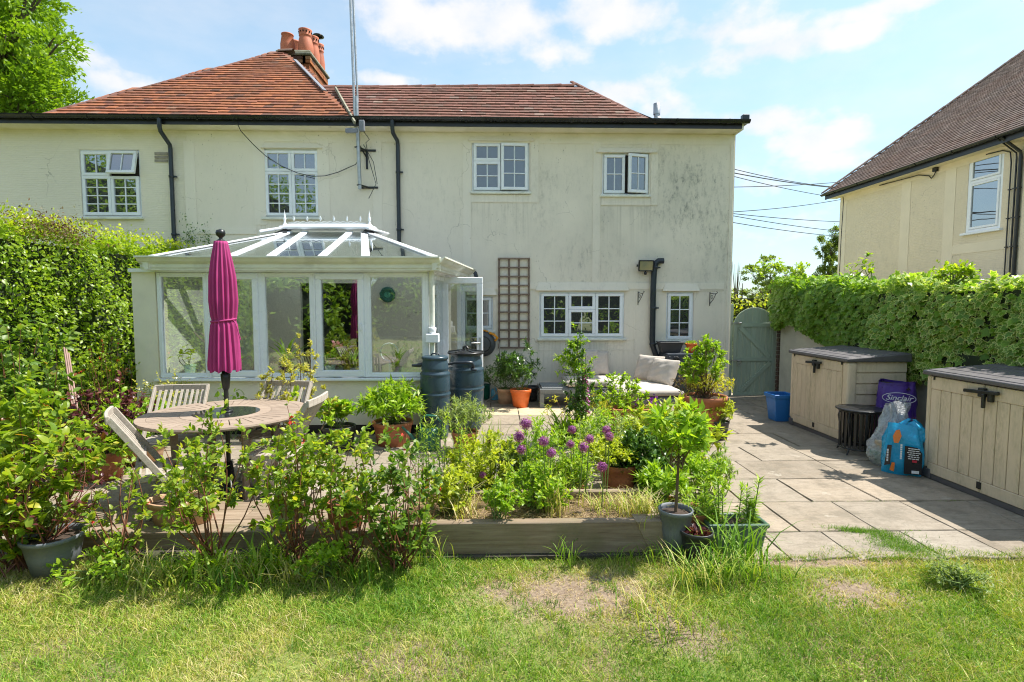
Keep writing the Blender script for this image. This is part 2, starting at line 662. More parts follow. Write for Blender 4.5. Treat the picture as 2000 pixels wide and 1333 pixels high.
M['tile_old'] = mat_tile('weathered_clay_tile', [(0, (0.16, 0.08, 0.066)), (0.5, (0.21, 0.093, 0.072)), (0.85, (0.26, 0.125, 0.098)), (0.95, (0.14, 0.082, 0.07)), (1, (0.32, 0.23, 0.19))], mossk=0.55, lichen=0.4)
M['tile_dark'] = mat_tile('brown_roof_tile', [(0, (0.095, 0.068, 0.058)), (0.5, (0.125, 0.088, 0.075)), (0.85, (0.16, 0.118, 0.10)), (1, (0.22, 0.165, 0.14))], moss=(0.13, 0.11, 0.03), mossk=0.55, lichen=0.35)
M['felt'] = simple('roof_underlay', (0.03, 0.022, 0.018), 0.95, 0.2, 4, 0.1)
M['glass'] = mat_glass('window_glass', 0.24, (0.012, 0.014, 0.016))
M['glass_frost'] = mat_glass('obscured_glass', 0.13, (0.04, 0.055, 0.08), rough=0.2, wob=0.2)
M['glass_clear'] = mat_glass('clear_glass', 0.14)
M['glass_roof'] = mat_glass('roof_glass', 0.10)
M['glass_door'] = mat_glass('door_glass', 0.09)
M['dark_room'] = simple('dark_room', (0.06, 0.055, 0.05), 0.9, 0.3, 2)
M['silver'] = simple('sundried_teak', (0.36, 0.32, 0.27), 0.75, 0.2, 8, 0.2)
M['teak'] = mat_wood('silvered_teak', (0.36, 0.31, 0.26), (0.52, 0.47, 0.40), 3)
M['teak_brown'] = mat_wood('weathered_table_teak', (0.27, 0.20, 0.15), (0.40, 0.32, 0.25), 3)
M['bench_grey'] = mat_wood('grey_painted_wood', (0.20, 0.21, 0.21), (0.30, 0.31, 0.31), 3)
M['trellis'] = mat_wood('brown_trellis_wood', (0.19, 0.13, 0.10), (0.29, 0.22, 0.17), 3, (6, 6, 6))
M['sleeper'] = mat_wood('weathered_sleeper', (0.20, 0.14, 0.09), (0.40, 0.32, 0.235), 2.6, (.8, 14, 14), algae=0.5)
M['gate'] = mat_wood('sage_painted_wood', (0.34, 0.42, 0.335), (0.40, 0.48, 0.385), 2, (9, 9, 1), grain=0.12, rough=0.55)
M['parasol'] = simple('magenta_canvas', (0.36, 0.028, 0.155), 0.75, 0.08, 8, 0.15, 200)
M['cushion'] = simple('oatmeal_canvas', (0.52, 0.46, 0.40), 0.9, 0.06, 8, 0.25, 120)
M['box_beige'] = None
M['box_grey'] = simple('grey_resin_lid', (0.115, 0.105, 0.11), 0.5, 0.15, 5, 0.15, 60, grime=0.25)
M['butt'] = simple('slate_blue_plastic', (0.036, 0.066, 0.088), 0.3, 0.12, 3, 0.03, 20, grime=0.06)
M['pot_terra'] = simple('terracotta', (0.40, 0.145, 0.07), 0.8, 0.2, 6, 0.2, 50, grime=0.15)
M['pot_pale'] = simple('limed_terracotta', (0.50, 0.31, 0.19), 0.85, 0.2, 7, 0.25, 50, grime=0.2)
M['pot_orange'] = simple('orange_plastic', (0.78, 0.17, 0.04), 0.4, 0.05, 4, 0.02)
M['pot_black'] = simple('black_pot_plastic', (0.035, 0.037, 0.042), 0.45, 0.15, 6, 0.05, grime=0.15)
M['pot_grey'] = simple('grey_pot_plastic', (0.16, 0.175, 0.20), 0.5, 0.12, 6, 0.05, grime=0.15)
M['pot_green'] = simple('green_trough_plastic', (0.075, 0.14, 0.10), 0.5, 0.12, 6, 0.05, grime=0.2)
M['pot_mint'] = simple('pale_glazed_pot', (0.50, 0.66, 0.62), 0.25, 0.06, 6, 0.02)
M['pot_stone'] = simple('mossy_stone_pot', (0.42, 0.38, 0.26), 0.9, 0.25, 8, 0.4, grime=0.3)
M['soil'] = simple('potting_soil', (0.055, 0.036, 0.025), 0.95, 0.4, 30, 0.9, 70)
M['bark'] = simple('brown_stem', (0.13, 0.085, 0.05), 0.85, 0.3, 12, 0.4, 60)
M['stem_green'] = simple('green_stem', (0.13, 0.20, 0.05), 0.6, 0.2, 12, 0.1)
M['stem_red'] = simple('reddish_stem', (0.20, 0.075, 0.045), 0.6, 0.25, 12, 0.1)
M['trunk'] = simple('tree_bark', (0.10, 0.075, 0.05), 0.95, 0.3, 6, 0.8, 18)

# leaf colours
M['lf_rose'] = mat_leaf('rose_leaf', [(0, (0.07, 0.155, 0.022)), (0.35, (0.135, 0.24, 0.032)), (0.7, (0.25, 0.34, 0.045)), (0.92, (0.36, 0.38, 0.05)), (1, (0.30, 0.09, 0.03))], 0.36)
M['lf_rose_dark'] = mat_leaf('glossy_rose_leaf', [(0, (0.05, 0.12, 0.025)), (0.5, (0.095, 0.19, 0.035)), (0.86, (0.17, 0.26, 0.045)), (0.95, (0.27, 0.20, 0.05)), (1, (0.27, 0.07, 0.03))], 0.40, spec=0.45)
M['lf_hedge'] = mat_leaf('hedge_leaf', [(0, (0.075, 0.165, 0.018)), (0.4, (0.17, 0.29, 0.028)), (0.8, (0.29, 0.41, 0.038)), (1, (0.42, 0.48, 0.05))], 0.36, spec=0.5)
M['lf_ivy'] = mat_leaf('ivy_leaf', [(0, (0.07, 0.17, 0.025)), (0.5, (0.14, 0.28, 0.038)), (1, (0.23, 0.38, 0.05))], 0.36, 0.40, edge=(0.66, 0.68, 0.25), edge_at=0.74)
M['lf_bright'] = mat_leaf('fresh_green_leaf', [(0, (0.10, 0.22, 0.025)), (0.5, (0.19, 0.33, 0.035)), (1, (0.34, 0.46, 0.06))], 0.42)
M['lf_yellow'] = mat_leaf('golden_leaf', [(0, (0.20, 0.28, 0.03)), (0.5, (0.40, 0.42, 0.05)), (1, (0.66, 0.52, 0.05))], 0.45)
M['lf_lime'] = mat_leaf('lime_leaf', [(0, (0.16, 0.25, 0.03)), (0.6, (0.30, 0.38, 0.05)), (1, (0.42, 0.46, 0.07))], 0.45)
M['lf_grey'] = mat_leaf('grey_green_leaf', [(0, (0.11, 0.18, 0.09)), (0.6, (0.20, 0.29, 0.14)), (1, (0.34, 0.40, 0.22))], 0.5)
M['lf_dark'] = mat_leaf('dark_evergreen_leaf', [(0, (0.03, 0.085, 0.022)), (0.6, (0.06, 0.14, 0.03)), (1, (0.13, 0.24, 0.05))], 0.3, 0.25, spec=0.55)
M['lf_purple'] = mat_leaf('purple_leaf', [(0, (0.05, 0.012, 0.02)), (0.6, (0.12, 0.03, 0.035)), (1, (0.24, 0.10, 0.05))], 0.35, 0.25)
M['lf_bronze'] = mat_leaf('bronze_leaf', [(0, (0.10, 0.05, 0.025)), (0.5, (0.20, 0.13, 0.06)), (1, (0.32, 0.26, 0.15))], 0.5, 0.25)
M['lf_var'] = mat_leaf('cream_edged_leaf', [(0, (0.20, 0.25, 0.07)), (0.5, (0.36, 0.38, 0.12)), (1, (0.56, 0.53, 0.24))], 0.45)
M['lf_birch'] = mat_leaf('tree_leaf', [(0, (0.07, 0.16, 0.02)), (0.5, (0.135, 0.25, 0.025)), (1, (0.25, 0.38, 0.04))], 0.45, 0.4)
M['lf_far'] = mat_leaf('distant_leaf', [(0, (0.07, 0.12, 0.04)), (0.5, (0.13, 0.20, 0.06)), (1, (0.21, 0.28, 0.09))], 0.6)
M['lf_grass'] = mat_leaf('grass_blade', [(0, (0.055, 0.15, 0.018)), (0.3, (0.12, 0.255, 0.03)), (0.5, (0.21, 0.32, 0.055)), (0.68, (0.36, 0.38, 0.13)), (0.85, (0.62, 0.50, 0.26)), (1, (0.70, 0.58, 0.34))], 0.5, 0.3, spec=0.3)
M['straw'] = mat_leaf('dry_straw', [(0, (0.30, 0.20, 0.09)), (0.5, (0.50, 0.38, 0.18)), (1, (0.66, 0.54, 0.30))], 0.6, 0.2)
M['allium'] = mat_leaf('allium_petal', [(0, (0.19, 0.03, 0.19)), (0.6, (0.35, 0.08, 0.36)), (1, (0.52, 0.22, 0.48))], 0.6, 0.3)
M['pink'] = mat_leaf('pink_petal', [(0, (0.60, 0.10, 0.22)), (1, (0.85, 0.40, 0.55))], 0.6, 0.3)
M['foxglove'] = mat_leaf('foxglove_petal', [(0, (0.55, 0.20, 0.48)), (1, (0.80, 0.52, 0.74))], 0.6, 0.3)
M['red'] = mat_leaf('red_petal', [(0, (0.45, 0.015, 0.02)), (1, (0.72, 0.06, 0.03))], 0.6, 0.2)
M['blue'] = mat_leaf('blue_petal', [(0, (0.05, 0.04, 0.35)), (1, (0.14, 0.25, 0.45))], 0.6, 0.2)
M['violet'] = mat_leaf('violet_petal', [(0, (0.12, 0.01, 0.25)), (1, (0.35, 0.05, 0.45))], 0.6, 0.2)
M['white_petal'] = mat_leaf('white_petal', [(0, (0.6, 0.6, 0.45)), (1, (0.8, 0.8, 0.7))], 0.6, 0.2)
M['yellow_petal'] = mat_leaf('yellow_petal', [(0, (0.65, 0.36, 0.02)), (1, (0.80, 0.62, 0.03))], 0.6, 0.2)

# ------------------------------------------------------------------ foliage engine
OVAL = (np.array([(0, 0, 0), (.35, .27, .05), (.35, -.27, .05), (.35, 0, 0), (.75, .20, .02), (.75, -.20, .02), (.75, 0, -.03), (1, 0, -.12)], float),
        [(0, 3, 1), (0, 2, 3), (3, 6, 4, 1), (3, 2, 5, 6), (6, 7, 4), (6, 5, 7)], np.array([0, 1, 1, 0, 1, 1, 0, 1.]))
LITE = (np.array([(0, 0, 0), (.45, .26, .05), (1, 0, -.08), (.45, -.26, .05)], float), [(0, 2, 1), (0, 3, 2)], np.array([0, 1, 1, 1.]))
NARROW = (np.array([(0, 0, 0), (.4, .11, .02), (.4, -.11, .02), (.4, 0, 0), (1, 0, -.15)], float), [(0, 3, 1), (0, 2, 3), (3, 4, 1), (3, 2, 4)], np.array([0, 1, 1, 0, 1.]))
IVY = (np.array([(.38, 0, 0), (0, 0, 0), (-.05, .30, .03), (.20, .42, .02), (.30, .30, 0), (.62, .50, -.03), (.60, .22, 0), (1.0, 0, -.10),
                 (.60, -.22, 0), (.62, -.50, -.03), (.30, -.30, 0), (.20, -.42, .02), (-.05, -.30, .03)], float),
       [(0, i, i + 1) for i in range(1, 12)] + [(0, 12, 1)], np.array([0] + [1.] * 12))
STAR = (np.array([(0, 0, 0)] + [(math.cos(a) * r, math.sin(a) * r, h) for k in range(5) for a, r, h in ((k * 1.2566, 1, .15), (k * 1.2566 + .63, .45, .05))], float),
        [(0, 1 + i, 1 + (i + 1) % 10) for i in range(10)], np.array([0] + [1.] * 10))


def unit(a):
    return a / np.maximum(np.linalg.norm(a, axis=1, keepdims=True), 1e-9)


def np_mesh(name, V, F, mat, attrs=None, smooth=True):
    """V (n,3); F: list of index arrays, each (m,k)"""
    me = bpy.data.meshes.new(name)
    me.vertices.add(len(V))
    me.vertices.foreach_set('co', V.astype(np.float32).ravel())
    nl = sum(f.size for f in F)
    npoly = sum(len(f) for f in F)
    me.loops.add(nl)
    me.polygons.add(npoly)
    me.loops.foreach_set('vertex_index', np.concatenate([f.ravel() for f in F]).astype(np.int32))
    starts, o = [], 0
    for f in F:
        k = f.shape[1]
        starts.append(o + np.arange(len(f)) * k)
        o += f.size
    me.polygons.foreach_set('loop_start', np.concatenate(starts).astype(np.int32))
    for k, a in (attrs or {}).items():
        at = me.attributes.new(k, 'FLOAT', 'POINT')
        at.data.foreach_set('value', a.astype(np.float32))
    me.materials.append(mat)
    me.update(calc_edges=True)
    me.polygons.foreach_set('use_smooth', np.full(npoly, smooth))
    return me


def leaf_arrays(P, D, Nn, S, tmpl, tint, vari=None, wscale=1.0):
    T, faces, edge = tmpl
    k, N = len(T), len(P)
    D = unit(D)
    side = unit(np.cross(D, Nn))
    nn = np.cross(side, D)
    S = np.broadcast_to(np.asarray(S, float), (N,))[:, None, None]
    V = P[:, None, :] + S * (T[None, :, 0:1] * D[:, None, :] + T[None, :, 1:2] * wscale * side[:, None, :] + T[None, :, 2:3] * nn[:, None, :])
    F = []
    for sz in sorted({len(f) for f in faces}):
        ff = np.array([f for f in faces if len(f) == sz])
        F.append((ff[None, :, :] + (np.arange(N) * k)[:, None, None]).reshape(-1, sz))
    at = {'tint': np.repeat(np.clip(tint, 0, 1), k), 'edge': np.tile(edge, N)}
    if vari is not None:
        at['vari'] = np.repeat(vari, k)
    return V.reshape(-1, 3), F, at


def leaves(name, P, D, Nn, S, tmpl, tint, mat, parent=None, vari=None, wscale=1.0, loc=(0, 0, 0)):
    V, F, at = leaf_arrays(P, D, Nn, S, tmpl, tint, vari, wscale)
    return link(name, np_mesh(name, V, F, mat, at), parent, loc)


def rnd_dir(n, up=0.0):
    d = rng.normal(size=(n, 3))
    d[:, 2] += up
    return unit(d)


def curve_pts(a, b, bend, n=6):
    """points from a to b, pushed by bend in the middle"""
    t = np.linspace(0, 1, n)[:, None]
    return a + (b - a) * t + bend * (4 * t * (1 - t))
# ------------------------------------------------------------------ the house
YF = atZ(1422, 775).y
HX0, HX1 = -13.5, 4.235
EAVE = 4.86


def P2(u, v, Y=None):
    p = atY(u, v, YF if Y is None else Y)
    return p.x, p.z


def wall_with_holes(mb, x0, x1, z0, z1, y, holes, depth=0.12, mat=0, rmat=0):
    xs = sorted({x0, x1, *[h[0] for h in holes], *[h[2] for h in holes]})
    zs = sorted({z0, z1, *[h[1] for h in holes], *[h[3] for h in holes]})
    xs = [x for x in xs if x0 <= x <= x1]
    zs = [z for z in zs if z0 <= z <= z1]
    for a, b in zip(xs, xs[1:]):
        for c, d in zip(zs, zs[1:]):
            cx, cz = (a + b) / 2, (c + d) / 2
            if any(h[0] < cx < h[2] and h[1] < cz < h[3] for h in holes):
                continue
            mb.quad((a, y, c), (b, y, c), (b, y, d), (a, y, d), mat)
    for (a, c, b, d) in holes:
        y2 = y + depth
        if b <= x0 or a >= x1:
            continue
        mb.quad((a, y, c), (a, y, d), (a, y2, d), (a, y2, c), rmat)
        mb.quad((b, y, c), (b, y2, c), (b, y2, d), (b, y, d), rmat)
        mb.quad((a, y, d), (b, y, d), (b, y2, d), (a, y2, d), rmat)
        mb.quad((a, y, c), (a, y2, c), (b, y2, c), (b, y, c), rmat)


house = empty('house', (-2.5, YF + 3, 0), 'two storey cream rendered house with red clay tiled hipped roof and brick chimney', 'house')
HO = Vector(house.location)


def hb(mb, name, mats, bevel=0, parent=None, seg=1):
    """build in world coordinates, parent to the house"""
    return wb(mb, name, mats, parent or house, bevel, seg)


def root_of(o):
    while o.parent:
        o = o.parent
    return o


def wm(o):
    """world matrix without waiting for a depsgraph update"""
    m = Matrix.LocRotScale(o.location, o.rotation_euler, o.scale)
    if o.parent:
        m = wm(o.parent) @ o.matrix_parent_inverse @ m
    return m


def adopt(o, parent):
    """parent o and leave it where it stands"""
    o.parent = parent
    o.matrix_parent_inverse = wm(parent).inverted()
    return o


def wb(mb, name, mats, parent, bevel=0, seg=1):
    """build in world coordinates, then parent"""
    return adopt(mb.build(name, mats, None, bevel, seg=seg), parent)


# window openings, from the photograph, on the facade plane
def rect(u0, v0, u1, v1, Y=None):
    a, b = P2(u0, v1, Y), P2(u1, v0, Y)
    return (a[0], a[1], b[0], b[1])


WIN = dict(a=rect(160, 293, 271, 424), b=rect(516, 291, 623, 425), c=rect(922, 277, 1034, 375), d=rect(1176, 299, 1268, 381),
           k=rect(1053, 570, 1220, 661), r=rect(1300, 570, 1356, 666), s=rect(903, 578, 963, 646))
DOORWAY = (atY(590, 700, YF).x, 0.12, atY(700, 700, YF).x, 2.08)
SEAM = P2(364, 300)[0]
holes = list(WIN.values()) + [DOORWAY]
mb = MB()
wall_with_holes(mb, SEAM, HX1, -0.1, EAVE, YF, holes, 0.09, 0, 1)
mb.quad((HX1, YF, -0.1), (HX1, YF + 6.6, -0.1), (HX1, YF + 6.6, EAVE), (HX1, YF, EAVE), 0)
mb.quad((HX1, YF + 6.6, -.1), (HX0, YF + 6.6, -.1), (HX0, YF + 6.6, EAVE), (HX1, YF + 6.6, EAVE), 0)
hb(mb, 'wall', [M['render'], M['band']])
mb = MB()
wall_with_holes(mb, HX0, SEAM - 0.006, -0.1, EAVE, YF + 0.012, holes, 0.09, 0, 1)
w = hb(mb, 'wall', [M['render_combed'], M['band']])
w['label'] = 'wall stretch with a coarsely combed render finish'
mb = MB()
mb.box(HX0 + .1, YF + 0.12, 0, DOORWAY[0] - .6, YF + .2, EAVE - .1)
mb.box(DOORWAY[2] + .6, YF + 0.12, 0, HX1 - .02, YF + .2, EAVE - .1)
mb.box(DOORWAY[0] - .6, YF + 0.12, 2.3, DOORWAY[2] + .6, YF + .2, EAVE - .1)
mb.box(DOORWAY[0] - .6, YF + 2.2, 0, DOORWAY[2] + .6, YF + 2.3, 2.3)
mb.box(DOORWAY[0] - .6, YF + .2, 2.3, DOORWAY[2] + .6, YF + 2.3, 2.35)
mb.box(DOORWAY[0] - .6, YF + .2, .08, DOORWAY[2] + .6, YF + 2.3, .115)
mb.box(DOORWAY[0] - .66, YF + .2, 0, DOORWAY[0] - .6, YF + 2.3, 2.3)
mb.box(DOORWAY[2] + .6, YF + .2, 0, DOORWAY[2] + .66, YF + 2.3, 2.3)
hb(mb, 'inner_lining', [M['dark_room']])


# raised flat bands that divide the render into panels
def band(u0, v0, u1, v1, t=0.008):
    a, b = P2(u0, v1), P2(u1, v0)
    mb = MB()
    mb.box(a[0], YF - t, a[1], b[0], YF - 0.0005, b[1])
    o = hb(mb, 'band', [M['band']], 0.003)
    return o


def frame_bands(u0, v0, u1, v1, w=1):
    """thin struck lines round a recessed panel, as slightly raised beads"""
    for r in ((u0, v0, u1, v0 + w), (u0, v1 - w, u1, v1), (u0, v0 + w, u0 + w, v1 - w), (u1 - w, v0 + w, u1, v1 - w)):
        a, b = P2(r[0], r[3]), P2(r[2], r[1])
        mb.box(a[0], YF - 0.006, a[1], b[0], YF - 0.0005, b[1])


BANDS = [(366, 264, 1434, 276), (366, 276, 379, 480), (498, 276, 516, 440), (623, 276, 642, 450), (730, 276, 745, 480), (905, 276, 920, 560),
         (1036, 276, 1052, 392), (920, 381, 1052, 396), (1156, 276, 1174, 553), (1270, 276, 1286, 402), (1174, 386, 1270, 402), (1414, 276, 1434, 775),
         (870, 553, 1414, 566), (366, 446, 500, 458)]
for k, b in enumerate(BANDS):
    band(*b, t=0.008 + 0.0006 * k)
mb = MB()
for r in ((1238, 568, 1411, 760), (1049, 664, 1240, 684)):
    frame_bands(*r)
hb(mb, 'panel_bead', [M['band']])
for (u0, v0, u1) in ((510, 281, 630), (915, 267, 1044), (1164, 290, 1284), (1046, 552, 1228), (1293, 553, 1366), (896, 561, 970)):
    a, b = P2(u0, v0 + (16 if v0 > 500 else 9)), P2(u1, v0)
    mb = MB()
    z0, z1 = a[1], b[1]
    mb.add([(a[0], YF - .05, z0), (b[0], YF - .05, z0), (b[0] - .06, YF - .012, z1), (a[0] + .06, YF - .012, z1),
            (a[0], YF, z0), (b[0], YF, z0), (b[0] - .06, YF, z1), (a[0] + .06, YF, z1)],
           [(0, 1, 2, 3), (0, 4, 5, 1), (1, 5, 6, 2), (3, 2, 6, 7), (0, 3, 7, 4)])
    hb(mb, 'window_hood', [M['band']])


# ------------------------------------------------------------------ windows
def sash(parent, x0, z0, x1, z1, y, cols, rows, glass, bar=0.052, name='sash', M4=None, bars=0.018):
    """one glazed light: frame, glazing bars, panes behind"""
    mb = MB()
    d = 0.05
    mb.box(x0, y - d, z0, x1, y, z0 + bar, 0, M4)
    mb.box(x0, y - d, z1 - bar, x1, y, z1, 0, M4)
    mb.box(x0, y - d, z0 + bar, x0 + bar, y, z1 - bar, 0, M4)
    mb.box(x1 - bar, y - d, z0 + bar, x1, y, z1 - bar, 0, M4)
    s = wb(mb, name, [M['upvc']], parent, 0.006)
    gx0, gx1, gz0, gz1 = x0 + bar, x1 - bar, z0 + bar, z1 - bar
    mb = MB()
    for i in range(1, cols):
        cx = gx0 + (gx1 - gx0) * i / cols
        mb.box(cx - bars / 2, y - d + .012, gz0, cx + bars / 2, y - .02, gz1, 0, M4)
    for j in range(1, rows):
        cz = gz0 + (gz1 - gz0) * j / rows
        for i in range(cols):
            a = gx0 + (gx1 - gx0) * i / cols + (bars / 2 if i else 0)
            b = gx0 + (gx1 - gx0) * (i + 1) / cols - (bars / 2 if i < cols - 1 else 0)
            mb.box(a, y - d + .012, cz - bars / 2, b, y - .02, cz + bars / 2, 0, M4)
    if mb.v:
        wb(mb, 'glazing_bar', [M['upvc']], parent, 0.003)
    for i in range(cols):
        for j in range(rows):
            a, b = gx0 + (gx1 - gx0) * i / cols, gx0 + (gx1 - gx0) * (i + 1) / cols
            c, e = gz0 + (gz1 - gz0) * j / rows, gz0 + (gz1 - gz0) * (j + 1) / rows
            mb = MB()
            mb.box(a, y - 0.022, c, b, y - .014, e, 0, M4)
            wb(mb, 'pane', [glass], parent)
    return s


def window(r, lights, glass, label=None, sill=True, recess=0.0, parent=None, frame=0.03, y=None):
    """lights: fractions (x0,z0,x1,z1,cols,rows,swing)  z from the bottom"""
    x0, z0, x1, z1 = r
    y = (YF + 0.045 + recess) if y is None else y
    mb = MB()
    mb.box(x0, y - .012, z0, x0 + frame, y + .06, z1)
    mb.box(x1 - frame, y - .012, z0, x1, y + .06, z1)
    mb.box(x0 + frame, y - .012, z0, x1 - frame, y + .06, z0 + frame)
    mb.box(x0 + frame, y - .012, z1 - frame, x1 - frame, y + .06, z1)
    wi = wb(mb, 'window', [M['upvc']], parent or house, 0.004)
    if label:
        wi['label'] = label
    W, H = x1 - x0 - 2 * frame, z1 - z0 - 2 * frame
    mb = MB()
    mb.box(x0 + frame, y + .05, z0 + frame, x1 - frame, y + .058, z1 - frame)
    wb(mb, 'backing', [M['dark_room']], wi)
    for (a, b, c, d, cols, rows, sw) in lights:
        ax, az = x0 + frame + a * W + .002, z0 + frame + b * H + .002
        bx, bz = x0 + frame + c * W - .002, z0 + frame + d * H - .002
        M4 = None
        yy = y + 0.005
        if sw:
            kind, ang = sw
            if kind == 'top':
                M4 = Matrix.Translation((0, y, bz)) @ Matrix.Rotation(-R(ang), 4, 'X') @ Matrix.Translation((0, -y, -bz))
            else:
                M4 = Matrix.Translation((bx, y, 0)) @ Matrix.Rotation(R(ang), 4, 'Z') @ Matrix.Translation((-bx, -y, 0))
            yy = y - 0.012
        sash(wi, ax, az, bx, bz, yy, cols, rows, glass, M4=M4)
    if sill:
        mb = MB()
        mb.box(x0 - .035, YF - .055, z0 - .042, x1 + .035, YF + .04, z0 - .002)
        wb(mb, 'sill', [M['upvc_dirty']], wi, 0.006)
    return wi


four = [(0, 0, .5, .60, 2, 4, None), (.5, 0, 1, .60, 2, 4, None), (0, .60, .5, 1, 2, 1, None)]
window(WIN['a'], [(0, 0, .5, .62, 2, 4, None), (.5, 0, 1, .62, 2, 4, None), (0, .62, .5, 1, 2, 1, None), (.5, .62, 1, 1, 2, 1, ('top', 14))], M['glass'],
       'upper window with its top right light tilted open')
window(WIN['b'], [(0, 0, .5, .68, 2, 4, None), (.5, 0, 1, .68, 2, 4, None), (0, .68, .5, 1, 2, 1, None), (.5, .68, 1, 1, 2, 1, None)], M['glass'])
window(WIN['c'], [(0, 0, .5, .62, 2, 2, None), (0, .62, .5, 1, 2, 1, None), (.5, 0, 1, 1, 2, 3, ('side', 4))], M['glass_frost'], 'upper window of obscured glass with a tall casement ajar')
window(WIN['d'], [(0, 0, .49, 1, 2, 2, None), (.51, 0, 1, 1, 2, 2, ('side', 14))], M['glass_frost'], 'small upper window of obscured glass with its casement open')
window(WIN['k'], [(0, 0, .335, 1, 2, 3, None), (.335, 0, .665, .63, 2, 2, None), (.335, .63, .665, 1, 2, 1, None), (.665, 0, 1, 1, 2, 3, None)], M['glass'], 'wide kitchen window')
window(WIN['r'], [(0, 0, 1, 1, 2, 3, None)], M['glass'])
window(WIN['s'], [(0, 0, 1, 1, 2, 2, None)], M['glass'])


# ------------------------------------------------------------------ roof planes, tile by tile
def tile_mesh(w, l, t, mats):
    """a slightly cambered plain tile, top end at origin going down -Y (slope), centred in X"""
    mb = MB()
    c = 0.0012
    vs = []
    for y, z in ((0.0, 0.0), (-l, 0.0)):
        for x, cz in ((-w / 2, 0), (0, c), (w / 2, 0)):
            vs.append((x, y, z + cz))
    for y, z in ((0.0, -t), (-l, -t)):
        for x, cz in ((-w / 2, 0), (0, c), (w / 2, 0)):
            vs.append((x, y, z + cz))
    fs = [(0, 3, 4, 1), (1, 4, 5, 2), (3, 9, 10, 4), (4, 10, 11, 5), (0, 6, 9, 3), (2, 5, 11, 8)]
    mb.add(vs, fs)
    return mb.mesh('tile', mats)


def tile_plane(roof, origin, ax, slope, inside, mat, nmax, w=0.165, gauge=0.1, rows=60, cols=100, lift=0.0, xoff=0.0, near=None):
    """tiles on the plane through origin (eave line point) spanned by ax (along the eave) and slope (up).
    returns (records)"""
    ax, sl = Vector(ax).normalized(), Vector(slope).normalized()
    nrm = ax.cross(sl).normalized()
    recs = []
    for j in range(rows):
        for i in range(-2, cols):
            a = xoff + i * w + (w / 2 if j % 2 else 0)
            b = j * gauge
            if not inside(a, b + gauge * .5):
                continue
            wob = 0.007 * math.sin(a * 2.1 + j) + 0.011 * math.sin(a * .8 + j * .35)
            recs.append((a + random.uniform(-.002, .002), b + random.uniform(-.005, .005) + (-.02 if random.random() < .02 else 0) + wob, random.uniform(-.004, .004), random.uniform(-.008, .012)))
    return recs, Vector(origin), ax, sl, nrm


def lay_tiles(roof, planes, w, gauge, length, t, budget=300):
    """the tiles that show largest become objects, the rest one mesh per plane"""
    allr = []
    for pi, (recs, o, ax, sl, n, mat) in enumerate(planes):
        for r in recs:
            p = o + ax * r[0] + sl * r[1]
            allr.append(((p - Vector((0, 0, EYE))).length, pi, r))
    allr.sort(key=lambda q: q[0])
    single = allr[:budget]
    rest = allr[budget:]
    proto = {}
    for d, pi, r in single:
        recs, o, ax, sl, n, mat = planes[pi]
        if pi not in proto:
            proto[pi] = tile_mesh(w - .0015, length, t, mat)
        tl = link('tile', proto[pi])
        tl.parent = roof
        Mx = Matrix((ax, sl, n)).transposed().to_4x4()
        # the tail is lifted by the courses beneath it
        ang = -math.atan2(t * 1.5, length)
        Mt = Matrix.Translation(o + ax * r[0] + sl * (r[1] + length) + n * (0.0)) @ Mx @ Matrix.Rotation(r[2], 4, 'Z') @ Matrix.Rotation(ang + r[3], 4, 'X')
        tl.matrix_parent_inverse = INV
        tl.matrix_basis = Mt
    for pi, (recs, o, ax, sl, n, mat) in enumerate(planes):
        rr = [r for d, q, r in rest if q == pi]
        if not rr:
            continue
        base = tile_mesh(w - .0015, length, t, mat)
        bv = np.array([v.co[:] for v in base.vertices])
        bf = np.array([tuple(p.vertices) for p in base.polygons])
        Mx = Matrix((ax, sl, n)).transposed().to_4x4()
        V, T = [], []
        ang = -math.atan2(t * 1.5, length)
        for r in rr:
            m = Matrix.Translation(o + ax * r[0] + sl * (r[1] + length)) @ Mx @ Matrix.Rotation(r[2], 4, 'Z') @ Matrix.Rotation(ang + r[3], 4, 'X')
            m = np.array(m)
            V.append(bv @ m[:3, :3].T + m[:3, 3])
            T.append(random.random())
        V = np.concatenate(V)
        F = (bf[None] + (np.arange(len(rr)) * len(bv))[:, None, None]).reshape(-1, 4)
        ob = link('roof_tiles', np_mesh('roof_tiles', V, [F], mat, {'tint': np.repeat(T, len(bv))}, smooth=False))
        ob.parent = roof
        ob.matrix_parent_inverse = INV
        ob['kind'] = 'stuff'


INV = Matrix.Translation(HO).inverted()
SL = R(40)
slope = (0, math.cos(SL), math.sin(SL))
EY, EZ = YF - 0.30, EAVE - 0.02
EZ = EAVE + .01
# the tall hipped wing: apex and eave ends read from the photograph
xl, xr = atY(82, 250, EY).x, atY(700, 246, EY).x


def on_slope(u, v, sl, y0, z0):
    """hit of the pixel ray with the roof plane"""
    d = ray(u, v)
    n = Vector((0, -sl[2], sl[1]))
    o = Vector((0, 0, EYE))
    k = (Vector((0, y0, z0)) - o).dot(n) / d.dot(n)
    return o + d * k


apL = on_slope(545, 103, slope, EY, EZ)
apR = on_slope(558, 103, slope, EY, EZ)
Lap = (apL.y - EY) / slope[1]


def in_wing(a, b):
    x = xl + a
    t = b / Lap
    return t < 1 and xl + (apL.x - xl) * t - .05 < x < xr + (apR.x - xr) * t - .07


# lower roof to the right, same pitch, ridge nearer
RO = -0.05
rzL = on_slope(645, 170, slope, EY, EZ + RO)
rzR = on_slope(1130, 166, slope, EY, EZ + RO)
Lrd = (rzL.y - EY) / slope[1]
xr2 = atY(1284, 241, EY).x


def in_right(a, b):
    x = xr - 1.2 + a
    t = b / Lrd
    xw = xr + (apR.x - xr) * (b / Lap)
    return t < 1 and xw - .25 < x < xr2 + (rzR.x - xr2) * t + .05


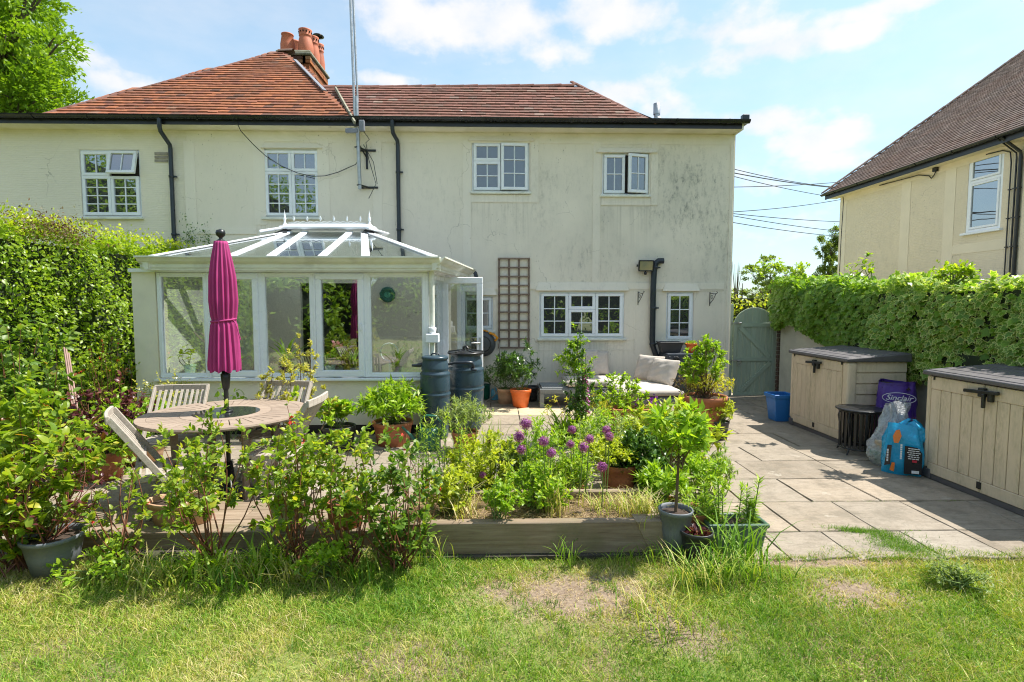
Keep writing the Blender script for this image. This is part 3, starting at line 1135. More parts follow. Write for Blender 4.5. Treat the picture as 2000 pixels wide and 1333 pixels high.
roof = empty('roof')
roof.parent = house
G_, WT, TL, TT = 0.125, 0.17, 0.23, 0.024
r1 = tile_plane(None, (xl, EY, EZ), (1, 0, 0), slope, in_wing, None, 0, WT, G_, 60, 45)
r2 = tile_plane(None, (xr - 1.2, EY, EZ + RO), (1, 0, 0), slope, in_right, None, 0, WT, G_, 60, 60, xoff=.05)
lay_tiles(roof, [(*r1, M['tile']), (*r2, M['tile_old'])], WT, G_, TL, TT, 300)
mb = MB()
for (a, b, c, d, off) in ((Vector((xl, EY, EZ)), Vector((xr, EY, EZ)), apR, apL, -.03), (Vector((xr - 2, EY, EZ + RO)), Vector((xr2, EY, EZ + RO)), rzR, rzL + Vector((-1.0, 0, 0)), -.03)):
    n = Vector((0, -slope[2], slope[1]))
    mb.quad(a + n * off, b + n * off, c + n * off, d + n * off)
# hidden back slopes and hip ends, closed for any view from the side
bY = 2 * apL.y - EY
mb.add([apL - n * .03, apR - n * .03, Vector((apR.x, bY, EZ)), Vector((apL.x, bY, EZ)), Vector((xl, EY, EZ)), Vector((xl, bY, EZ)), Vector((xr, EY, EZ)), Vector((xr, bY, EZ))],
       [(0, 1, 2, 3), (4, 0, 3, 5), (6, 7, 2, 1)])
bY2 = 2 * rzR.y - EY
mb.add([rzL + Vector((-1, 0, -.05)), rzR + Vector((0, 0, -.05)), Vector((rzR.x, bY2, EZ)), Vector((rzL.x, bY2, EZ)), Vector((xr2, EY, EZ)), Vector((xr2, bY2, EZ))],
       [(0, 1, 2, 3), (1, 4, 5), (1, 5, 2)])
hb(mb, 'underlay', [M['felt']], parent=roof)

# bonnet and ridge tiles
half = MB()
seg = 6
vs, fs = [], []
for k in range(seg + 1):
    an = math.pi * k / seg
    for y in (0, 1):
        vs.append((math.cos(an) * (0.11 + .012 * y), y * 0.30, math.sin(an) * (.075 + .01 * y)))
for k in range(seg):
    fs.append((2 * k, 2 * k + 1, 2 * k + 3, 2 * k + 2))
fs.append(tuple(2 * k for k in range(seg + 1)))
half.add(vs, fs, 0, False)
RIDGE_ME = {k: half.mesh('ridge_tile', M[k]) for k in ('tile', 'tile_old', 'tile_dark')}


def ridge_run(p, q, mkey, parent, step=0.27, scale=1.0, lift=0.0):
    p, q = Vector(p), Vector(q)
    d = (q - p)
    n = max(1, int(d.length / step))
    d.normalize()
    s = d.cross(Vector((0, 0, 1))).normalized()
    u = s.cross(d)
    Mx = Matrix((s, d, u)).transposed().to_4x4()
    for i in range(n):
        t = link('ridge_tile', RIDGE_ME[mkey])
        t.parent = parent
        t.matrix_parent_inverse = INV if root_of(parent) is house else NINV
        t.matrix_basis = Matrix.Translation(p + (q - p) * (i / n) + u * lift) @ Mx @ Matrix.Rotation(random.uniform(-.02, .02), 4, 'Z') @ Matrix.Rotation(random.uniform(-.02, .02), 4, 'X') @ Matrix.Diagonal((scale, 1.05, scale, 1))


ridge_run(rzL + Vector((-.2, 0, .0)), rzR + Vector((-.12, 0, 0)), 'tile_old', roof, scale=.8, lift=-.055)
ridge_run(Vector((xr2, EY, EZ + RO)), rzR, 'tile_old', roof, 0.12, .55, -.03)
ridge_run(Vector((xl, EY, EZ)), apL, 'tile_old', roof, 0.15, .62, -.02)
ridge_run(apL, apR, 'tile_old', roof, .27, .8)
# a stretch of the rear ridge seen over the left hip
ridge_run(atY(262, 187, 14.5), atY(305, 181, 14.5), 'tile', roof, .3, 1.1)
mb = MB()
rr0, rr1 = atY(225, 205, 14.5), atY(330, 178, 14.5)
mb.add([rr0, atY(262, 187, 14.5), atY(305, 181, 14.5), atY(340, 200, 14.5), Vector((rr0.x, 17, rr0.z)), Vector((atY(262, 187, 14.5).x, 17, atY(262, 187, 14.5).z))], [(0, 3, 2, 1), (0, 1, 5, 4)])
hb(mb, 'rear_slope', [M['tile_old']], parent=roof)
# lead flashing beside the right hip at the stack
mb = MB()
f0, f1 = on_slope(576, 117, slope, EY, EZ + .07), on_slope(634, 177, slope, EY, EZ + .07)
mb.bar(f0, f1, 0.07, 0.02)
hb(mb, 'flashing', [M['lead']], parent=roof)
mb = MB()
mb.bar(on_slope(655, 172, slope, EY, EZ + .04), on_slope(693, 240, slope, EY, EZ + .04), 0.03, 0.05)
hb(mb, 'flashing', [M['stone_cap']], parent=roof)

# flat roof edge: fascia, gutter, soffit
GX0, GX1 = HX0 - .2, atY(1460, 245, EY).x
mb = MB()
mb.box(GX0, EY - .012, EAVE - .125, GX1 - .1, EY + .012, EAVE - .01)
hb(mb, 'fascia', [M['black']])
mb = MB()
mb.box(GX0, EY + .012, EAVE - .12, GX1 - .1, YF + .02, EAVE - .10)
mb.box(HX1 + .02, YF + .02, EAVE - .12, GX1 - .1, YF + 6.4, EAVE - .10)
hb(mb, 'soffit', [M['band']])
mb = MB()
mb.box(xr2 - .2, EY + .02, EAVE - .08, GX1 - .12, YF + 6.5, EAVE - .01)
mb.box(GX0, EY + .02, EAVE - .08, xl - .05, YF + 6.5, EAVE - .01)
hb(mb, 'flat_roof', [M['felt']])
mb = MB()
mb.box(GX1 - .1, EY - .012, EAVE - .14, GX1 - .07, YF + 6.5, EAVE + .01)
hb(mb, 'fascia', [M['upvc_dirty']])


def gutter(p, q, parent, mat, r=0.058, brk=0.9):
    """open half-round gutter from p to q"""
    p, q = Vector(p), Vector(q)
    d = (q - p).normalized()
    s = d.cross(Vector((0, 0, 1))).normalized()
    mb = MB()
    seg = 8
    rows = [[pp + s * (math.cos(a) * rr) + Vector((0, 0, -math.sin(a) * rr)) for a in [math.pi * k / seg for k in range(seg + 1)]] for pp in (p, q) for rr in (r, r - .006)]
    n = seg + 1
    vs = rows[0] + rows[1] + rows[2] + rows[3]
    fs = []
    for k in range(seg):
        fs.append((k, k + 1, 2 * n + k + 1, 2 * n + k))
        fs.append((n + k, 3 * n + k, 3 * n + k + 1, n + k + 1))
        fs.append((k, n + k, n + k + 1, k + 1))
        fs.append((2 * n + k, 2 * n + k + 1, 3 * n + k + 1, 3 * n + k))
    fs += [(0, 2 * n, 3 * n, n), (seg, n + seg, 3 * n + seg, 2 * n + seg)]
    mb.add(vs, fs, 0, False)
    g = wb(mb, 'gutter', [mat], parent)
    L = (q - p).length
    k = brk * .6
    while k < L:
        c = p + d * k
        rr = r + .006
        pts = [c + s * (math.cos(a) * rr) + Vector((0, 0, -math.sin(a) * rr)) for a in [math.pi * i / 8 for i in range(9)]]
        mb = MB()
        for a, b in zip(pts, pts[1:]):
            mb.bar(a, b, 0.03, 0.008, up=(c - (a + b) / 2))
        wb(mb, 'gutter_bracket', [mat], parent)
        k += brk
    return g


GZ = EAVE - .0
gutter((GX0, EY - .075, GZ), (GX1, EY - .075, GZ + .0), house, M['black_gutter'])
gutter((GX1 - .015, EY + .0, GZ + .02), (GX1 - .015, YF + 6, GZ + .02), house, M['black_gutter'])
for u0, v0 in ((1452, 246),):
    mb = MB()
    c = Vector((GX1 - .05, EY - .03, GZ + .05))
    mb.box(c.x - .07, c.y - .05, c.z - .04, c.x + .05, c.y + .05, c.z + .05)
    hb(mb, 'gutter_outlet', [M['pipe']], .01)


def downpipe(pts, r=0.035, clips=(), parent=None, mat='pipe', name='downpipe'):
    mb = MB()
    mb.tube(pts, r, 12)
    o = hb(mb, name, [M[mat]], parent=parent)
    mb = MB()
    for c in clips:
        c = Vector(c)
        mb.lathe([(r + .003, -.022), (r + .009, -.02), (r + .009, .02), (r + .003, .022)], c, 14)
        mb.box(c.x + r, c.y - .008, c.z - .012, c.x + r + .05, c.y + .03, c.z + .012)
    if clips:
        wb(mb, 'pipe_clip', [M[mat]], parent or house)
    return o


def pipe_from(us, ue, top, bottom_v, elbow):
    x0 = atY(us, 262, EY).x
    x1 = atY(ue, 300, YF - .05).x
    zt = EAVE - .05
    ze = atY(ue, elbow, YF - .05).z
    zb = atY(ue, bottom_v, YF - .05).z
    y0 = EY - .07
    pts = [(x0, y0, zt), (x0, y0, zt - .14), (x0 + (x1 - x0) * .15, y0 + .03, zt - .2), (x1 - (x1 - x0) * .1, YF - .07, ze + .04), (x1, YF - .05, ze - .03), (x1, YF - .05, ze - .12), (x1, YF - .05, zb)]
    downpipe(pts, clips=[(x1, YF - .05, z) for z in np.arange(ze - .5, zb + .2, -1.0)])


pipe_from(317, 333, 262, 490, 288)
pipe_from(768, 777, 262, 484, 280)

# waste pipe right of the kitchen, elbow at the bottom into the grey tank
yp = YF - .07
p = [atY(1296, 510, yp), atY(1286, 510, yp), atY(1281, 514, yp), atY(1278, 524, yp), atY(1276, 560, yp), atY(1274, 664, yp), atY(1275, 676, yp), atY(1281, 694, yp), atY(1288, 700, yp), atY(1296, 700, yp)]
downpipe(p, 0.052, clips=[atY(1279, 523, yp), atY(1276, 602, yp), atY(1275, 672, yp)])
for (u, v0, v1, r, Y) in ((899, 246, 219, .045, YF + .05),):
    a, b = atY(u, v0, Y), atY(u, v1, Y)
    mb = MB()
    mb.tube([a - Vector((0, 0, .2)), b], r, 14)
    mb.lathe([(r + .006, -.03), (r + .006, .015), (r - .01, .02)], b, 14)
    hb(mb, 'vent_pipe', [M['steel']])
mb = MB()
a, b = atY(1283, 248, YF + .6), atY(1283, 203, YF + .6)
mb.tube([a - Vector((0, 0, .3)), b], .052, 14)
mb.lathe([(.055, .10), (.085, .12), (.085, .15), (.055, .17)], a, 16)
mb.lathe([(.065, -.2), (.065, 0.0), (.02, .01)], b, 16)
hb(mb, 'vent_pipe', [M['steel']])
for k in range(3):
    a, b = P2(302, 303 + k * 7), P2(327, 298 + k * 7)
    mb = MB()
    mb.box(a[0], YF - .004, a[1], b[0], YF + .02, b[1])
    for i in range(9):
        x = a[0] + (b[0] - a[0]) * (i + .5) / 9
        mb.box(x - .004, YF - .009, a[1] + .004, x + .004, YF - .004, b[1] - .004)
    hb(mb, 'air_brick', [M['silver']])

# ------------------------------------------------------------------ chimney
CY0, CY1 = 12.35, 13.65
cr = atY(607, 93, CY0)
cl = atY(535, 97, CY0)
ctop = cr.z
chim = empty('chimney')
chim.parent = house
X0, X1 = cl.x + .10, cr.x - .10
mb = MB()
mb.box(X0 + .012, CY0 + .112, EZ + 1, X1 - .012, CY1 - .112, ctop - .14)
hb(mb, 'core', [M['mortar']], parent=chim)
# brick courses: side facing right and the front, with a corbelled head
bh, bl, j_ = 0.065, 0.215, 0.010
V, T, cnt = [], [], 0


def bx(V, T, x0, y0, z0, x1, y1, z1):
    V.append([(x0, y0, z0), (x1, y0, z0), (x1, y1, z0), (x0, y1, z0), (x0, y0, z1), (x1, y0, z1), (x1, y1, z1), (x0, y1, z1)])
    T.append(random.random())


z = ctop - .16 - 34 * (bh + j_)
for c in range(34):
    z0 = z + c * (bh + j_)
    k = 33 - c
    out = {0: .07, 1: .07, 2: .035, 3: .035}.get(k, 0.0)
    off = (bl / 2) if c % 2 else 0
    y = CY0 + .10 - out - off
    while y < CY1 - .10 + out:
        a, b = max(y, CY0 + .10 - out), min(y + bl, CY1 - .10 + out)
        if b - a > .04:
            bx(V, T, X1 - .1, a, z0, X1 + out + random.uniform(-.002, .003), b, z0 + bh)
        y += bl + j_
    x = X0 - out - off
    while x < X1 + out:
        a, b = max(x, X0 - out), min(x + bl, X1 + out - (.102))
        if b - a > .04:
            bx(V, T, a, CY0 + .10 - out, z0, b, CY0 + .2, z0 + bh)
            bx(V, T, a, CY1 - .2, z0, b, CY1 - .10 + out, z0 + bh)
        x += bl + j_
    y = CY0 + .2
    while y < CY1 - .2:
        bx(V, T, X0 - out, y, z0, X0 + .1, min(y + bl, CY1 - .2), z0 + bh)
        y += bl + j_
V = np.array(V)
bf = np.array([(0, 3, 2, 1), (4, 5, 6, 7), (0, 1, 5, 4), (1, 2, 6, 5), (2, 3, 7, 6), (3, 0, 4, 7)])
F = (bf[None] + (np.arange(len(V)) * 8)[:, None, None]).reshape(-1, 4)
ob = link('bricks', np_mesh('bricks', V.reshape(-1, 3), [F], M['brick'], {'tint': np.repeat(T, 8)}, smooth=False))
ob.parent = chim
ob.matrix_parent_inverse = INV
ob['kind'] = 'stuff'
mb = MB()
mb.box(X0 - .11, CY0 - .01, ctop - .155, X1 + .11, CY1 + .01, ctop - .09)
mb.box(X0 - .08, CY0 + .02, ctop - .09, X1 + .08, CY1 - .02, ctop - .04)
hb(mb, 'capping', [M['stone_cap']], .02, parent=chim)


def chimney_pot(u, vt, vb, Y, rw, crown):
    c = atY(u, vb, Y)
    c.z = ctop - .05
    h = atY(u, vt, Y).z - c.z
    r = rw
    prof = [(r * .95, 0), (r * 1.02, h * .15), (r, h * .35), (r * .84, h * .62), (r * .74, h * .72), (r * .85, h * .75), (r * .85, h * .78), (r * .76, h * .8), (r * .86, h * .96), (r * .9, h), (r * .72, h), (r * .66, h * .6)]
    if not crown:
        prof = [(r * .9, 0), (r * 1.0, h * .2), (r * 1.0, h * .5), (r * .78, h * .93), (r * .86, h * .95), (r * .86, h), (r * .66, h), (r * .6, h * .5)]
    mb = MB()
    mb.lathe(prof, c, 20)
    if crown:
        for k in range(12):
            an = k * math.pi / 6
            rr = r * .82
            mb.box(c.x + math.cos(an) * rr - .012, c.y + math.sin(an) * rr - .012, c.z + h * .86, c.x + math.cos(an) * rr + .012, c.y + math.sin(an) * rr + .012, c.z + h * .91, 1)
    hb(mb, 'chimney_pot', [M['terracotta_pot'], M['felt']], parent=chim)
    return c, h


chimney_pot(562, 68, 93, CY0 + .25, .155, False)
chimney_pot(578, 82, 93, CY0 + 1.2, .14, False)
chimney_pot(597, 60, 93, CY0 + .25, .165, True)
chimney_pot(612, 74, 107, CY0 + .75, .145, True)
c, h = chimney_pot(624, 88, 118, CY0 + 1.25, .125, True)
mb = MB()
mb.lathe([(.0, .02), (.12, .0), (.14, -.03), (.10, -.03)], c + Vector((-.02, .0, h + .22)), 16)
mb.tube([c + Vector((0, 0, h - .05)), c + Vector((-.02, 0, h + .22))], .015, 6)
hb(mb, 'cowl', [M['pipe']], parent=chim)

# ------------------------------------------------------------------ conservatory
YC = 7.0
LX, RX = atY(262, 700, YC).x, atY(833, 700, YC).x
RXB = RX + .29                                         # the right side leans out towards the house
GLX = atY(308, 700, YC).x
cons = empty('conservatory', ((LX + RX) / 2, (YC + YF) / 2, 0), 'white framed conservatory with glazed hipped roof and cream dwarf walls', 'conservatory')
SILL, HEAD = atY(600, 737, YC).z, atY(600, 533, YC).z
EVT, EVB = atY(600, 500, YC - .3).z, atY(600, 527, YC - .3).z


def cb(mb, name, mats, bevel=0, parent=None):
    return wb(mb, name, mats if isinstance(mats, list) else [mats], parent or cons, bevel)


mb = MB()
mb.box(LX, YC + .02, .12, GLX, YC + .25, HEAD + .02)
mb.box(LX, YC + .25, .0, LX + .22, YF - .002, HEAD + .02)
mb.box(GLX, YC + .03, .12, RX + .02, YC + .20, SILL - .03)
cb(mb, 'wall', M['con_wall'])
mb = MB()
mb.box(LX + .005, YC + .035, -.05, RX + .015, YC + .18, .12)
cb(mb, 'plinth', M['black'])
mb = MB()
mb.box(LX + .2, YC + .2, .06, RXB - .02, YF - .002, .10)
cb(mb, 'floor', M['silver'])
mb = MB()
mb.box(LX + .225, YC + .252, .10, LX + .235, YF - .01, HEAD)
cb(mb, 'inner_wall', M['in_wall'])
# outer sill and the inner shelf
mb = MB()
mb.box(GLX - .03, YC - .05, SILL - .045, RX + .04, YC + .10, SILL - .012)
cb(mb, 'sill', M['upvc'], .005)
mb = MB()
mb.box(GLX + .02, YC + .115, SILL - .028, RX - .02, YC + .36, SILL - .003)
cb(mb, 'shelf', M['upvc'])
# ring beam above the frames and the moulded box gutter
mb = MB()
mb.box(LX - .02, YC - .012, HEAD + .003, RX + .03, YC + .11, EVB + .03)
cb(mb, 'ring_beam', M['upvc'])


def cons_gutter(p, q, name='box_gutter', right=True):
    p, q = Vector(p), Vector(q)
    d = (q - p).normalized()
    s = d.cross(Vector((0, 0, 1))).normalized()      # outward
    H = EVT - EVB
    prof = [(0, 0), (.05, 0), (.05, H * .12), (.065, H * .18), (.065, H * .44), (.09, H * .50), (.12, H * .62), (.15, H * .86), (.17, H * .88), (.17, H), (.155, H), (.145, H * .9), (.03, H * .9), (0, H)]
    mb = MB()
    vs = [p + s * a + Vector((0, 0, b)) for a, b in prof] + [q + s * a + Vector((0, 0, b)) for a, b in prof]
    n = len(prof)
    mb.add(vs, [(i, (i + 1) % n, n + (i + 1) % n, n + i) for i in range(n)] + [tuple(range(n)), tuple(range(2 * n - 1, n - 1, -1))])
    return cb(mb, name, M['upvc_dirty'])


gy = YC - .12
rx_front = atY(838, 527, gy).x + .05
rx_back = rx_front + (YF - .35 - gy) * .108
gl = atY(253, 500, gy - .17).x + .17
cons_gutter((gl - .12, gy, EVB), (rx_front + .10, gy, EVB))
cons_gutter((rx_front, gy - .10, EVB + .0015), (rx_back, YF - .4, EVB + .0015))
cons_gutter((gl, YF - .3, EVB + .003), (gl, gy - .1, EVB + .003))
mb = MB()
mb.box(rx_front - .02, gy, EVB + .01, rx_front - .015, YF - .4, EVT - .02)
mb.add([(rx_front - .22, gy + .02, EVB + .012), (rx_front + .0, gy + .02, EVB + .012), (rx_back, YF - .35, EVB + .012), (rx_back - .25, YF - .35, EVB + .012)], [(0, 3, 2, 1)])
cb(mb, 'soffit', M['upvc'])
mb = MB()
e = Vector((rx_back + .05, YF - .33, EVT - .07))
mb.tube([e + Vector((-.02, .05, .05)), e + Vector((.05, .1, .06)), e + Vector((.10, .05, .02)), e + Vector((.12, .0, -.06))], .035, 10)
mb.tube([e + Vector((-.35, .2, .08)), e + Vector((.0, .2, .08))], .03, 10)
cb(mb, 'drain_pipe', M['pipe'])


# front frames
def cframe(u0, u1, sashed, label=None):
    x0, x1 = atY(u0, 640, YC).x, atY(u1, 640, YC).x
    z0, z1 = SILL, HEAD
    mb = MB()
    fr = .045
    y0, y1 = YC, YC + .07
    mb.box(x0, y0, z0, x0 + fr, y1, z1)
    mb.box(x1 - fr, y0, z0, x1, y1, z1)
    mb.box(x0 + fr, y0, z0, x1 - fr, y1, z0 + fr)
    mb.box(x0 + fr, y0, z1 - fr, x1 - fr, y1, z1)
    w = cb(mb, 'window', M['upvc'], .005)
    if sashed:
        g = .012
        mb = MB()
        a, b, c, d = x0 + g, x1 - g, z0 + g, z1 - g
        bw = .075
        yy0, yy1 = YC - .018, YC + .04
        mb.box(a, yy0, c, b, yy1, c + bw)
        mb.box(a, yy0, d - bw, b, yy1, d)
        mb.box(a, yy0, c + bw, a + bw, yy1, d - bw)
        mb.box(b - bw, yy0, c + bw, b, yy1, d - bw)
        wb(mb, 'sash', [M['upvc']], w, .008)
        r = (a + bw, c + bw, b - bw, d - bw)
        mb = MB()
        mb.box(b - bw * .6, yy0 - .03, (c + d) / 2 - .06, b - bw * .35, yy0 - .001, (c + d) / 2 + .02)
        wb(mb, 'handle', [M['upvc']], w)
    else:
        r = (x0 + fr, z0 + fr, x1 - fr, z1 - fr)
        mb = MB()
        for q in ((r[0], r[1], r[0] + .012, r[3]), (r[2] - .012, r[1], r[2], r[3]), (r[0] + .012, r[1], r[2] - .012, r[1] + .012), (r[0] + .012, r[3] - .012, r[2] - .012, r[3])):
            mb.box(q[0], YC + .008, q[1], q[2], YC + .03, q[3])
        wb(mb, 'glazing_bead', [M['upvc']], w)
    mb = MB()
    mb.box(r[0], YC + .03, r[1], r[2], YC + .036, r[3])
    wb(mb, 'pane', [M['glass_clear']], w)
    return w


for a, b, s in ((309, 407, 0), (410, 508, 1), (511, 614, 0), (616, 713, 1), (716, 833, 0)):
    cframe(a, b, s)
for u in (408.5, 509.5, 615, 714.5):
    x = atY(u, 640, YC).x
    mb = MB()
    mb.box(x - .014, YC - .008, SILL, x + .014, YC + .08, HEAD)
    cb(mb, 'mullion', M['upvc'], .004)
mb = MB()
mb.box(RX - .012, YC + .0, SILL - .012, RX + .035, YC + .12, HEAD)
cb(mb, 'corner_post', M['upvc'], .01)

# right side: frames leaning out towards the house, door opening with the open leaf
sd = Vector((RXB - RX, YF - YC - .12, 0)).normalized()
sn = Vector((sd.y, -sd.x, 0))
S0 = Vector((RX + .02, YC + .12, 0))


def side_M():
    m = Matrix((sd, -sn, Vector((0, 0, 1)))).transposed().to_4x4()
    m.translation = S0
    return m


SM = side_M()
LS = (YF - .01 - S0.y) / sd.y
dA = (atZ(862, 800, .1).y, 0)
t0 = 1.10                                              # door opening begins
t1 = min(2.35, LS - .12)
mb = MB()
mb.box(0, 0, .0, t0 - .06, .15, SILL - .03, 0, SM)
cb(mb, 'wall', M['con_wall'])
mb = MB()
for a, b in ((0, .06), (t0 - .07, t0), (t1, t1 + .07)):
    mb.box(a, 0, SILL if b <= t0 - .0 and a < t0 - .1 else .1, b, .07, HEAD, 0, SM)
mb.box(.06, 0, SILL, t0 - .07, .07, SILL + .06, 0, SM)
mb.box(.06, 0, HEAD - .06, t0 - .07, .07, HEAD, 0, SM)
mb.box(t0, 0, HEAD - .06, t1, .07, HEAD, 0, SM)
mb.box(t0, 0, .08, t1, .07, .13, 0, SM)
mb.box(0, -.02, HEAD + .002, LS, .10, EVB + .03, 0, SM)
cb(mb, 'side_frame', M['upvc'], .004)
mb = MB()
mb.box(.06, .03, SILL + .06, t0 - .07, .036, HEAD - .06, 0, SM)
cb(mb, 'pane', M['glass_clear'])
if t1 + .07 < LS:
    mb = MB()
    mb.box(t1 + .072, .01, .0, LS, .12, HEAD, 0, SM)
    cb(mb, 'wall', M['con_wall'])


def door_leaf(x0, x1, Y, z0, z1, name, label, Mx=None):
    d = MB()
    fr = .095
    yy = (Y - .03, Y + .03)
    d.box(x0, yy[0], z0, x1, yy[1], z0 + .16, 0, Mx)
    d.box(x0, yy[0], z1 - fr, x1, yy[1], z1, 0, Mx)
    d.box(x0, yy[0], z0 + .16, x0 + fr, yy[1], z1 - fr, 0, Mx)
    d.box(x1 - fr, yy[0], z0 + .16, x1, yy[1], z1 - fr, 0, Mx)
    o = cb(d, name, M['upvc'], .008)
    o['label'] = label
    g = MB()
    g.box(x0 + fr, Y - .004, z0 + .16, x1 - fr, Y + .004, z1 - fr, 0, Mx)
    wb(g, 'pane', [M['glass_door']], o)
    h = MB()
    zc = z0 + .95
    h.box(x1 - fr * .62, Y - .045, zc - .11, x1 - fr * .32, Y - .031, zc + .13, 0, Mx)
    h.tube([(x1 - fr * .45, Y - .04, zc + .05), (x1 - fr * .45, Y - .075, zc + .05), (x1 - fr * .45 - .13, Y - .08, zc + .05)] if Mx is None else [Mx @ Vector(q) for q in ((x1 - fr * .45, Y - .04, zc + .05), (x1 - fr * .45, Y - .075, zc + .05), (x1 - fr * .45 - .13, Y - .08, zc + .05))], .010, 8)
    wb(h, 'handle', [M['steel']], o)
    hg = MB()
    for zz in (z0 + .25, z0 + 1.0, z1 - .25):
        hg.box(x0 - .035, Y - .045, zz - .05, x0 + .03, Y - .031, zz + .05, 0, Mx)
    wb(hg, 'hinge', [M['upvc']], o, .006)
    return o


YD = 8.15
dx0, dx1 = atY(863, 545, YD).x, atY(943, 545, YD).x
door_leaf(dx0, dx1, YD, .12, atY(900, 542, YD).z, 'door', 'glazed white door leaf standing open towards the garden')
# second leaf, folded open further back
Md = Matrix.Translation((RX + .26, YF - .18, 0)) @ Matrix.Rotation(R(-20), 4, 'Z')
door_leaf(0, .42, 0, .12, 2.02, 'door', 'narrow glazed door leaf folded back against the house wall', Md)
# white downpipe with hopper at the corner
mb = MB()
xp = atY(845, 640, YC + .05).x
mb.tube([(xp, YC + .0, EVB + .01), (xp, YC + .0, .9)], .036, 12)
cb(mb, 'downpipe', M['upvc_dirty'])
mb = MB()
a, b = atY(833, 669, YC - .05), atY(858, 652, YC - .05)
mb.box(a.x, YC - .14, a.z, b.x, YC - .01, b.z)
mb.lathe([(.0, 0), (.045, 0), (.055, .08), (.04, .08), (.03, .03)], Vector((xp + .01, YC - .07, b.z)), 14)
cb(mb, 'hopper_box', M['upvc'], .01)

# glazed roof
YR = 8.55
RL, RR = atY(562, 458, YR), atY(717, 458, YR)
ZR = RR.z
ZE = EVT - .03
eR, eL = rx_front + .02, gl + .0
yE = gy - .04
zB, yB = 2.62, YF - .02
roofc = empty('glazed_roof')
roofc.parent = cons
FL, FR = Vector((eL, yE, ZE)), Vector((eR, yE, ZE))
BR, BL = Vector((rx_back + .02, YF - .5, ZE)), Vector((eL, YF - .5, ZE))
RLv, RRv = Vector((RL.x, YR, ZR)), Vector((RR.x, YR, ZR))


def rbar(p, q, w=.06, h=.05, name='rafter'):
    p, q = Vector(p), Vector(q)
    mb = MB()
    mb.bar(p, q, w, .022)
    mb.bar(p - Vector((0, 0, .03)), q - Vector((0, 0, .03)), w * .55, .05)
    return cb(mb, name, M['upvc'], .006, parent=roofc)


zr = .035
up = Vector((0, 0, zr))
rbar(FR + up, RRv + up, .12)
rbar(FL + up, RLv + up, .14)
rbar(BR + up, RRv + up, .085)
rbar(BL + up, RLv + up, .11)
fracs = [(448, 560), (528, 596), (628, 684), (714, 711)]
xs_f = []
for (ub, ut) in fracs:
    xb = atY(ub, 497, yE).x
    xt = max(RLv.x + .03, min(RRv.x - .03, atY(ut, 450, YR).x))
    xs_f.append((xb, xt))
    rbar(Vector((xb, yE, ZE)) + up, Vector((xt, YR, ZR)) + up, .105)
    rbar(Vector((xt, YF - .5, ZE)) + up, Vector((xt, YR, ZR)) + up, .06)
for k in (.33, .66):
    a = FL.lerp(BL, k)
    rbar(a + up, RLv + up, .11)
    if k < .5:
        a = FR.lerp(BR, .5)
        rbar(a + up, RRv + up, .05)


def roof_pane(pts):
    mb = MB()
    n = (Vector(pts[1]) - Vector(pts[0])).cross(Vector(pts[-1]) - Vector(pts[0])).normalized()
    mb.prism(pts, n * .012)
    return cb(mb, 'roof_pane', M['glass_roof'], parent=roofc)


pf = [(FL.x, RLv.x)] + xs_f + [(FR.x, RRv.x)]
for (a, b), (c, d) in zip(pf, pf[1:]):
    pts = [Vector((a, yE, ZE + .02)), Vector((c, yE, ZE + .02)), Vector((d, YR, ZR + .02)), Vector((b, YR, ZR + .02))]
    if abs(b - d) < .01:
        pts = pts[:3]
    roof_pane(pts)
roof_pane([FR + up * .6, BR + up * .6, RRv + up * .6])
roof_pane([BL + up * .6, FL + up * .6, RLv + up * .6])
roof_pane([BR + up * .6, BL + up * .6, RLv + up * .6, RRv + up * .6])
# lead-grey end hoods, ridge cap, crest and finials
mb = MB()
for c in (RLv, RRv):
    s = -1 if c is RLv else 1
    mb.add([c + Vector((-.16 * (1 if s < 0 else .4), -.2, -.02)), c + Vector((.16 * (1 if s > 0 else .4), -.2, -.02)), c + Vector((s * .2, .05, -.02)), c + Vector((0, .0, .1)), c + Vector((-s * .1, .12, -.02))],
           [(0, 1, 3), (1, 2, 3), (2, 4, 3), (4, 0, 3)])
cb(mb, 'ridge_hood', M['black'], parent=roofc)
mb = MB()
mb.bar(RLv + Vector((-.10, 0, .09)), RRv + Vector((.14, 0, .09)), .20, .05)
mb.bar(RLv + Vector((-.06, 0, .13)), RRv + Vector((.08, 0, .13)), .10, .04)
for c, s in ((RLv, -1), (RRv, 1)):
    mb.bar(c + Vector((s * .04, -.14, .07)), c + Vector((s * .32, -.28 if s < 0 else .02, -.0)), .16, .03)
cb(mb, 'ridge_cap', M['upvc'], .012, parent=roofc)
mb = MB()
base = ZR + .15
mb.bar((RLv.x + .02, YR, base + .02), (RRv.x - .02, YR, base + .02), .012, .012)
nd = 6
for i in range(nd):
    x = RLv.x + .1 + (RRv.x - RLv.x - .2) * i / (nd - 1)
    if i < nd - 1:
        xm = x + (RRv.x - RLv.x - .2) / (nd - 1) / 2
        pts = [(x, YR, base + .02), (x + .05, YR, base + .05), (xm, YR, base + .03), (xm + (xm - x) - .05, YR, base + .05), (2 * xm - x, YR, base + .02)]
        mb.tube(pts, .004, 5)
    d = .022
    mb.add([(x - d * .7, YR - .008, base + .085), (x, YR - .008, base + .045), (x + d * .7, YR - .008, base + .085), (x, YR - .008, base + .13),
            (x - d * .7, YR + .008, base + .085), (x, YR + .008, base + .045), (x + d * .7, YR + .008, base + .085), (x, YR + .008, base + .13)],
           [(0, 1, 2, 3), (7, 6, 5, 4), (0, 4, 5, 1), (1, 5, 6, 2), (2, 6, 7, 3), (3, 7, 4, 0)])
cb(mb, 'cresting', M['upvc'], parent=roofc)
